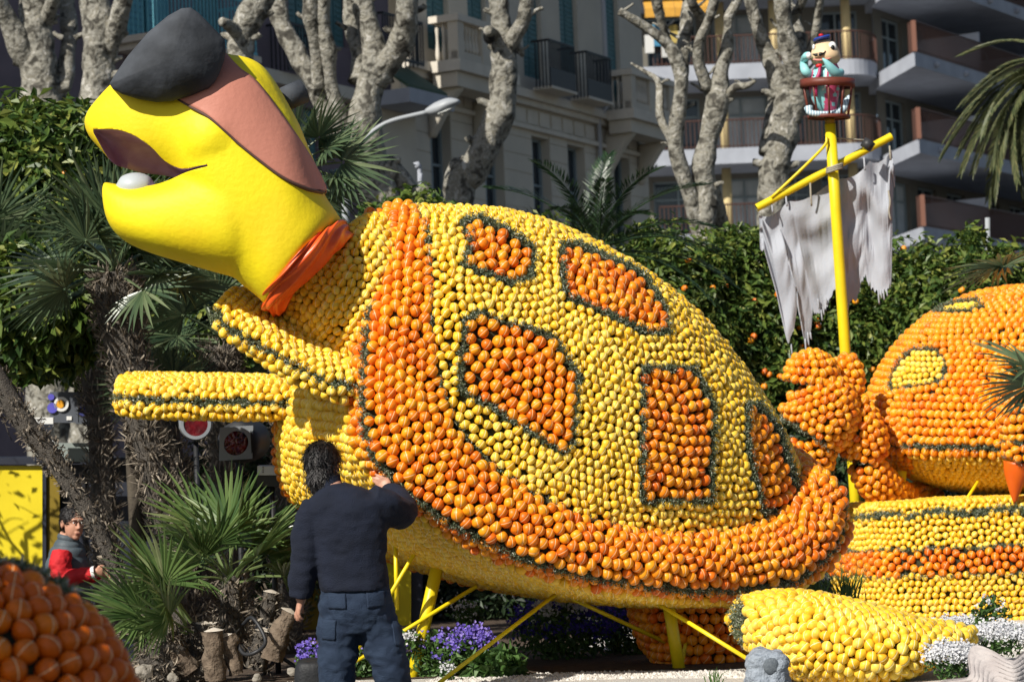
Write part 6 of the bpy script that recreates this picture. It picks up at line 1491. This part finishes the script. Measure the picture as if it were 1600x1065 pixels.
c = P(306, 662, 17.0); V, F = tube(np.linspace(c, c + FW * .35 - RT * .05, 5), [.10, .115, .11, .10, .06], 24); obj('lamp_case', V, F, MCASE, l2); ring2(306, 662, .1, 19, 16.98, MGEL, 'lens', l2); ring2(306, 662, 19, 24, 16.97, MCASE, 'lens_ring', l2); stand(l2, 306, 690, 17.1)
l3 = thing('floodlight', P(421, 740, 15.9), 'black box floodlight with a pale top lid at the left edge of the belly', 'floodlight', None)
m = MB(); c = P(422, 746, 15.9); m.box(c, (.075, .08, .05), RT, FW, UP); m.obj('lamp_case', MCASED, l3); m = MB(); m.box(P(421, 734, 15.86), (.068, .07, .028), RT, FW, UP); m.obj('lid', M('pale_lid', (.42, .46, .52), .5), l3); stand(l3, 425, 755, 15.9)
for i in range(3): 
    V, F = ball(P(411, 730 + i * 3.4, 15.785), .004, .004, .003, 8); obj('screw', V, F, MBLK, l3)
bl = thing('blue_floor_light', ground_pt(962, 985), 'round blue grille of a floor light in the shade under the turtle', 'floor light'); bp_ = P(962, 955, 16.6); V, F = gridmesh(ellipsoid(bp_, RT * .075, FW * .05, UP * .085)); obj('grille', V, F, M('blue_grille', (.03, .08, .28), .5, (.01, .03, .12), 60), bl); V, F = tube([bp_ - UP * .06, (bp_[0], bp_[1], .36)], .03, 10); obj('foot', V, F, MCASED, bl)
# ================================================================ BEDS: GRAVEL, SOIL, PAINTED SHADOW
def sheet(name, poly, lift, mat, res=.12):
    """flat bed cut to an outline on the ground and following its height"""
    p = np.array(poly); x = np.arange(p[:, 0].min(), p[:, 0].max() + res, res); y = np.arange(p[:, 1].min(), p[:, 1].max() + res, res)
    X, Y = np.meshgrid(x, y, indexing='ij'); Z = ground_h(X, Y) + lift; V, F = gridmesh(np.stack((X, Y, Z), -1), False)
    cc = np.array([V[list(f)].mean(0)[:2] for f in F]); jit = .12 * np.array([mnoise.noise(Vector((c_[0] * 2, c_[1] * 2, 1.))) for c_ in cc])
    keep = inpoly(cc[:, 0] + jit, cc[:, 1] + jit, p); o = obj(name, V, [f for f, k_ in zip(F, keep) if k_], mat, smooth=False); o['kind'] = 'structure'; return o
MSOIL = M('brown_soil', (.055, .036, .024), .95, (.10, .07, .048), 18, .9, 60); MGSHADOW = M('dark_green_shadow', (.02, .05, .02), .95, (.035, .075, .028), 40, .9, 120)
sheet('soil_bed', [(-2.7, 14.9), (-1.6, 14.75), (-.9, 15.0), (.1, 14.75), (.45, 14.9), (1.9, 14.3), (1.7, 16.6), (.5, 17.2), (-.2, 24), (-3.2, 24)], .008, MSOIL)
sheet('green_shadow_strip', [(2.65, 17.7), (3.5, 17.4), (3.75, 18.1), (2.9, 18.7)], .008, MGSHADOW)  # dark green sheet standing in for a shadow on the gravel
# loose pale stones on the gravel
MST = leafmat('pale_stone', [(.36, .33, .29), (.55, .52, .47), (.70, .67, .62)], .85, 0)
def stones(poly, n, seed, size=.013):
    g = np.random.default_rng(seed); p = np.array(poly); q = g.uniform(p.min(0), p.max(0), (n * 3, 2)); q = q[inpoly(q[:, 0], q[:, 1], p)][:n]; z = ground_h(q[:, 0], q[:, 1]); n = len(q)
    t = np.array([(0, 0, 1), (1, 0, 0), (0, 1, 0), (-1, 0, 0), (0, -1, 0)], float); F0 = np.array([(0, 1, 2), (0, 2, 3), (0, 3, 4), (0, 4, 1)]); s_ = size * g.uniform(.5, 1.6, (n, 1, 1)); a = g.uniform(0, 6.28, n)
    T = t[None] * s_ * np.stack((g.uniform(.7, 1.3, n), g.uniform(.7, 1.3, n), g.uniform(.5, 1.1, n)), 1)[:, None]; c_, s2_ = np.cos(a)[:, None], np.sin(a)[:, None]
    V = np.stack((T[..., 0] * c_ - T[..., 1] * s2_ + q[:, :1], T[..., 0] * s2_ + T[..., 1] * c_ + q[:, 1:2], T[..., 2] + z[:, None]), -1); F = (F0[None] + (np.arange(n) * 5)[:, None, None]).reshape(-1, 3)
    o = obj('pale_pebbles', V.reshape(-1, 3), F, MST, smooth=False, attrs={'rnd': np.repeat(g.random(n), 5)}); tag(o, lab_st.pop(0), 'pebbles', 'loose pebbles on the beds', 'stuff')
lab_st = ['pale pebbles heaped round the palm stumps', 'pale pebbles under the front edge of the turtle', 'pale pebbles between the rear flipper and the banded base']
stones([(-2.4, 14.4), (-.9, 14.4), (-1.0, 15.0), (-1.6, 14.9), (-2.4, 15.1)], 9000, 1); stones([(-.6, 14.3), (.6, 14.2), (1.6, 13.6), (1.4, 14.3), (.45, 14.8), (-.5, 14.9)], 8000, 2); stones([(1.8, 15.5), (3.6, 14), (4.2, 18.6), (2.4, 18.8)], 12000, 3, .011)
# ================================================================ STUMPS AND ROOTS
MLOG = M('brown_palm_stem', (.09, .065, .045), .95, (.19, .145, .105), 16, 1.0, 45); MCUT = M('pale_cut_wood', (.48, .42, .35), .85, (.60, .55, .48), 30)
def stump(pts, d, lab, fuzzy=False):
    p = np.array(pts, float); b = P(p[0, 0], p[0, 1], d); t = thing('palm_stump', (b[0], b[1], .36), lab, 'stump', 'cut palm stumps')
    S = spline(p, 16); c = P(S[:, 0], S[:, 1], d); r = S[:, 2] * d / FPX
    if fuzzy: shag([P(q[0], q[1], d) for q in p], list(p[:, 2] * d / FPX), t, 700, .06)
    else:
        G = tubegrid(c, r, 16); nn = nrm(G - c[:, None]); G = G + nn * (np.array([[fbm(v, 9, 3) for v in row] for row in G]) * .03 + .008 * np.sin(np.arange(16) * 2.4)[None, :])[..., None]; V, F = gridmesh(G, True, False); obj('stem', V, F, MLOG, t)
    a = np.linspace(0, 2 * np.pi, 16, endpoint=False); tt, aa, bb = frames(c); V = np.concatenate((c[-1] + (aa[-1] * np.cos(a)[:, None] + bb[-1] * np.sin(a)[:, None]) * r[-1] * 1.03 + tt[-1] * .002, (c[-1] + tt[-1] * .022)[None])); obj('cut_face', V, [(i, (i + 1) % 16, 16) for i in range(16)], MCUT, t)
stump([(338, 1062, 16), (337, 1025, 15), (334, 985, 15)], 14.9, 'upright cut palm stump with a flat pale top in front of the young palm')
stump([(372, 1052, 14), (362, 1020, 13), (352, 994, 12)], 14.95, 'slanting cut palm stump leaning against the upright one')
stump([(298, 1050, 14), (280, 1025, 14), (262, 1006, 13)], 15.0, 'short cut palm stump lying slanted beside the big root mass')
stump([(425, 1030, 16), (436, 990, 15), (452, 955, 14)], 15.1, 'tall slanted cut palm stem with a whitish top beside the hanging hand')
stump([(400, 1045, 20), (408, 1010, 18), (412, 985, 14)], 15.3, 'fibrous palm stump behind the slanted stem', True)
stump([(316, 1020, 16), (318, 990, 18), (320, 975, 15)], 15.2, 'knotty fibrous stump with a pale top in the middle of the clump', True)
stump([(345, 1020, 11), (340, 1000, 15), (330, 976, 11)], 15.25, 'small fibrous stump under the bright young palm', True)
stump([(415, 975, 11), (420, 950, 16), (424, 925, 13)], 15.6, 'dry fibrous palm stump in the shade left of the man in navy', True)
rb = thing('root_mass', (*P(250, 1040, 15.0)[:2], .36), 'big fibrous root mass at the foot of the leaning palm', 'root mass')
V, F = union([ellipsoid(P(252, 1025, 15.05), RT * .14, FW * .16, UP * .22), ellipsoid(P(238, 1000, 15.1), RT * .08, FW * .1, UP * .14), ellipsoid(P(300, 1050, 15.1), RT * .12, FW * .1, UP * .08)], .012, 2); V = wrinkle(V, F, .035, 8, 4); obj('roots', V, F, MSHAGB, rb)
V, F, a = leafmesh(V[:: 3], nrm(V[::3] - P(252, 1030, 15.05)), .05, .012, .8); o = obj('root_fibre', V, F, MSHAG, rb, smooth=False, attrs={'rnd': a}); o['kind'] = 'stuff'
MSTO = M('tan_stone', (.22, .20, .165), .9, (.32, .29, .25), 20, .5)
for i, (px, py, s_) in enumerate(((226, 1046, .05), (400, 1058, .03), (455, 1050, .03), (270, 1060, .035))):
    V, F = union([ellipsoid(P(px, py, 14.7), RT * s_, FW * s_, UP * s_ * .8)], .008, 1); V = wrinkle(V, F, .02, 14, 3); tag(obj('stone', V, F, MSTO), ['pale stone at the left foot of the root mass', 'small pale stone before the upright stump', 'small pale stone beside the black bin', 'small pale stone under the root mass'][i], 'stone', 'stones by the stumps')
rp = spline(np.array([P(368, 995, 15.0), P(380, 1020, 14.9), P(400, 1018, 14.85), P(415, 1000, 14.9), P(395, 965, 15.0), P(380, 975, 15.1)]), 30); V, F = tube(rp, .012, 8); tag(obj('black_cable', V, F, MCASED), 'loop of black cable lying among the palm stumps', 'cable')
# ================================================================ FLOWERS
MVIO = leafmat('violet_petal', [(.11, .07, .42), (.20, .14, .60), (.36, .28, .72)], .6, .3); MWFL = leafmat('white_petal', [(.55, .56, .60), (.72, .72, .74), (.80, .80, .80)], .6, .3); MVIOSH = leafmat('shaded_violet_petal', [(.03, .02, .22), (.06, .04, .36), (.12, .09, .45)], .6, .25)  # darker copy of the violet petals carries the turtle's shade in its colour
MGRN = leafmat('bedding_leaf', [(.03, .07, .018), (.06, .13, .03), (.11, .20, .05)], .5, .25)
def flowers(px, py, d, rx, ry, lab, petal, npet, nleaf, seed, psz=.022, lsz=.05, cat='flowers', group='bedding flowers under the turtle', top=.5):
    g = np.random.default_rng(seed); c = P(px, py, d); k = d / FPX; t = thing('flower_clump', (c[0], c[1], .36), lab, cat, group)
    u = nrm(g.normal(0, 1, (nleaf, 3))); p = c + (RT * (u[:, :1] * rx) + UP * (u[:, 1:2] * ry)) * k * g.uniform(.4, 1, (nleaf, 1)) + FW * u[:, 2:] * rx * k * .6
    p[:, 2] = np.maximum(p[:, 2], .37); V, F, a = leafmesh(p, nrm(u + np.array((0, -.4, .6))), lsz, lsz * .5, .5); o = obj('foliage', V, F, MGRN, t, smooth=False, attrs={'rnd': a}); o['kind'] = 'stuff'
    if npet:
        heads = nrm(g.normal(0, 1, (max(npet // 9, 3), 3)) + np.array((0, 0, .2))); heads[:, 1] = np.where(heads[:, 1] < -top, -heads[:, 1], heads[:, 1])
        hc_ = c + (RT * (heads[:, :1] * rx) + UP * (heads[:, 1:2] * ry * .8 + .35 * ry)) * k * g.uniform(.7, 1.0, (len(heads), 1)) - FW * np.abs(heads[:, 2:]) * rx * k * .6; hc_[:, 2] = np.maximum(hc_[:, 2], .40)
        q = np.repeat(hc_, 9, 0) + g.normal(0, psz * .75, (len(hc_) * 9, 3)); V, F, a = leafmesh(q, np.tile(nrm(-FW + UP * .6), (len(q), 1)), psz, psz * .9, .5); o = obj('petals', V, F, petal, t, smooth=False, attrs={'rnd': a}); o['kind'] = 'stuff'
    return t
flowers(500, 1035, 14.9, 42, 30, 'violet flowers left of the man in navy', MVIO, 420, 500, 1)
flowers(575, 1020, 15.2, 45, 45, 'violet and green bedding seen between the legs of the man', MVIO, 380, 900, 2)
flowers(735, 1010, 14.8, 38, 28, 'bright violet flowers just right of the thick yellow pole', MVIO, 620, 400, 3)
flowers(690, 1030, 15.0, 60, 42, 'leafy green bedding round the foot of the thick yellow pole', MVIO, 150, 1500, 4)
flowers(775, 1040, 14.7, 45, 28, 'broad green leaves of bedding plants before the shade', MVIO, 0, 500, 5, lsz=.085)
flowers(642, 1000, 14.9, 16, 12, 'single white flower head by the legs of the man', MWFL, 120, 60, 6, .016)
flowers(700, 1048, 14.5, 14, 10, 'small white flower head at the foot of the yellow pole', MWFL, 100, 60, 7, .015)
flowers(880, 985, 16.2, 90, 48, 'violet flower mass darkened for the shade under the turtle', MVIOSH, 1500, 1500, 8)
flowers(985, 985, 16.4, 60, 48, 'violet flowers darkened for the shade beside the rear leg', MVIOSH, 900, 900, 9)
flowers(872, 955, 16.0, 45, 20, 'white flowers glowing in the shade under the turtle', MWFL, 320, 200, 10, .022)
flowers(945, 945, 16.6, 26, 16, 'white flowers before the round blue floor light', MWFL, 130, 100, 11, .02)
flowers(730, 960, 16.2, 26, 20, 'pale flowers behind the diagonal brace rods', MWFL, 90, 200, 12, .02)
flowers(1485, 1032, 12.7, 45, 28, 'white blossom cushion at the tip of the rear flipper', MWFL, 1500, 500, 13, .016, .03, group='white blossom cushions', top=.2)
flowers(1560, 1000, 13.6, 62, 26, 'white blossom cushion behind the clam shell', MWFL, 1800, 600, 14, .016, .03, group='white blossom cushions', top=.2)
flowers(1500, 975, 15.0, 40, 12, 'thin far white blossom cushion beyond the flipper tip', MWFL, 700, 200, 15, .016, .03, group='white blossom cushions', top=.2)
flowers(1550, 970, 14.2, 30, 40, 'loose green stalks with white buds above the blossom', MWFL, 60, 300, 16, .016, .05, group='white blossom cushions')
# grass tufts by the banded base
def tuft(px, py, d, h, w_, n, lab, seed):
    g = np.random.default_rng(seed); c = P(px, py, d); k = d / FPX; m = MB()
    for i in range(n):
        b = c + RT * g.normal(0, w_ * .25) * k + FW * g.normal(0, .03); tip = b + UP * h * k * g.uniform(.6, 1.05) + RT * g.normal(0, w_ * .7) * k; mid = (b + tip) / 2 + UP * .04 + RT * g.normal(0, .01); s_ = RT * .003
        m.add([b - s_, b + s_, mid + s_, tip, mid - s_], [(0, 1, 2, 4), (4, 2, 3)], float(g.random()))
    o = m.obj('grass_tuft', MGRN); o.location = o.location; return tag(o, lab, 'grass tuft', 'grass tufts by the banded base')
tuft(1272, 962, 16.6, 75, 22, 90, 'dark grass tuft under the right end of the turtle rim', 1); tuft(1325, 965, 17.2, 95, 40, 80, 'thin grass tuft before the orange band of the base', 2); tuft(1118, 1085, 13.2, 45, 14, 14, 'dry straw tuft left of the rock speaker', 3)
# ================================================================ ROCK SPEAKER, CLAM SHELL, BIN
rs = thing('rock_speaker', (*P(1197, 1090, 12.8)[:2], .36), 'grey rock shaped garden speaker in front of the rear flipper', 'speaker')
MROCK = M('speckled_grey_rock', (.20, .23, .27), .85, (.33, .37, .42), 45, .7, 90, contrast=(.3, .7))
V, F = union([profile([((1178, 1018), (1222, 1014), .09, 12.8), ((1168, 1026), (1230, 1024), .12, 12.8), ((1166, 1050), (1233, 1050), .14, 12.8), ((1161, 1080), (1236, 1080), .15, 12.8), ((1158, 1100), (1238, 1100), .15, 12.8)], 20, 30, 3.2)], .008, 2); V = wrinkle(V, F, .022, 9, 4); obj('rock_case', V, F, MROCK, rs)
V, F = gridmesh(ellipsoid(P(1205, 1040, 12.675), RT * .040, FW * .018, UP * .042)); obj('grille', V, F, M('grey_grille', (.10, .12, .14), .8, (.16, .18, .20), 120, .5, 200), rs)
cl = thing('clam_shell', (*P(1560, 1085, 12.2)[:2], .36), 'big grey fluted clam shell lying at the bottom right corner', 'shell')
MCL = M('grey_shell_plaster', (.36, .32, .31), .8, (.48, .44, .42), 5, .5, 40)
nu, nv = 60, 110; G = np.zeros((nu, nv, 3)); c = P(1570, 1092, 12.2); k = 12.2 / FPX
for i, r_ in enumerate(np.linspace(.06, 1, nu)):
    for j, th in enumerate(np.linspace(-.12, math.pi + .12, nv)):
        wv = math.sin(th * 6.5 + .4); f = 1 + .15 * wv * r_
        x = -math.cos(th) * 92 * r_ * f; y = math.sin(th) * 76 * r_ * f
        G[i, j] = c + (RT * x + UP * y) * k - FW * (.22 * (1 - r_ ** 2) - .085 * wv * r_ ** 1.3 + .004 * math.sin(r_ * 70)) 
n = gnormals(G, False); m_ = nu * nv; V = np.concatenate(((G + n * .007).reshape(-1, 3), (G - n * .007).reshape(-1, 3))); F = gridmesh(G, False)[1]; obj('valve', V, F + [tuple(i + m_ for i in f[::-1]) for f in F], MCL, cl)
bn = thing('black_bin', (*P(488, 1090, 14.2)[:2], .1), 'black rounded bin standing left of the man in navy', 'bin'); V, F = gridmesh(profile([((472, 1029), (505, 1028), .06, 14.2), ((463, 1036), (514, 1035), .10, 14.2), ((460, 1060), (518, 1060), .11, 14.2), ((460, 1120), (518, 1120), .11, 14.2)], 24, 30, 2.8)); obj('bin_body', V, F, M('black_plastic', (.010, .011, .013), .6, (.018, .019, .022), 20, .2), bn)
# a leafy tree outside the left edge throws its dappled shade on the orange mound
tp = mc + RT * .2 - FW * .2 + UP * .2 + S_DIR * 1.9
c_ = tp; r_t = (.62, .62, .55)
sh = thing('orange_tree', (c_[0], c_[1], 0), 'leafy orange tree just outside the left edge, shading the orange mound', 'tree')
p, u = crown_pts(c_, r_t, 2600, .10, 77, .2); V, F, a = leafmesh(p, nrm(u + np.array((0, 0, .5))), .11, .05, .5, None, .3); o = obj('crown', V, F, MLEAF, sh, smooth=False, attrs={'rnd': a}); o['kind'] = 'stuff'
V, F = tube([(c_[0], c_[1], 0), (c_[0], c_[1], c_[2])], .05, 8); obj('trunk', V, F, MTRUNK, sh)

# a bare sapling outside the left edge throws the branch shadows seen on the yellow cabin panel
bc = P(30, 815, 22.0) + S_DIR * 2.4
sap = thing('bare_sapling', (bc[0], bc[1], -.25), 'bare branching sapling just outside the left edge before the yellow cabin', 'tree')
gs = np.random.default_rng(4); m = MB(); m.tube([(bc[0], bc[1] , -.3), (bc[0] + .03, bc[1], bc[2] - .9)], [.035, .028], 8)
def twig(p_, d_, L_, r_, dep):
    q = [p_]; dd_ = np.array(d_)
    for _ in range(4): dd_ = nrm(dd_ + gs.normal(0, .22, 3)); q.append(q[-1] + dd_ * L_ / 4)
    m.tube(q, np.linspace(r_, r_ * .6, 5), 6)
    if dep: 
        for k_ in (2, 3, 4): twig(q[k_], nrm(dd_ + gs.normal(0, .65, 3)), L_ * .72, r_ * .58, dep - 1)
for k_ in range(3): twig(np.array((bc[0] + .03, bc[1], bc[2] - .9)), nrm(np.array((gs.normal(0, .4), gs.normal(0, .3), 1.))), .75, .026, 3)
m.obj('branches', MTRUNK, sap, smooth=True)
p, u = crown_pts(bc + np.array((0, 0, -.1)), (.75, .6, .6), 160, .1, 9, .2); V, F, a = leafmesh(p, nrm(u), .09, .04, .6); o = obj('leaves', V, F, MLEAF, sap, smooth=False, attrs={'rnd': a}); o['kind'] = 'stuff'
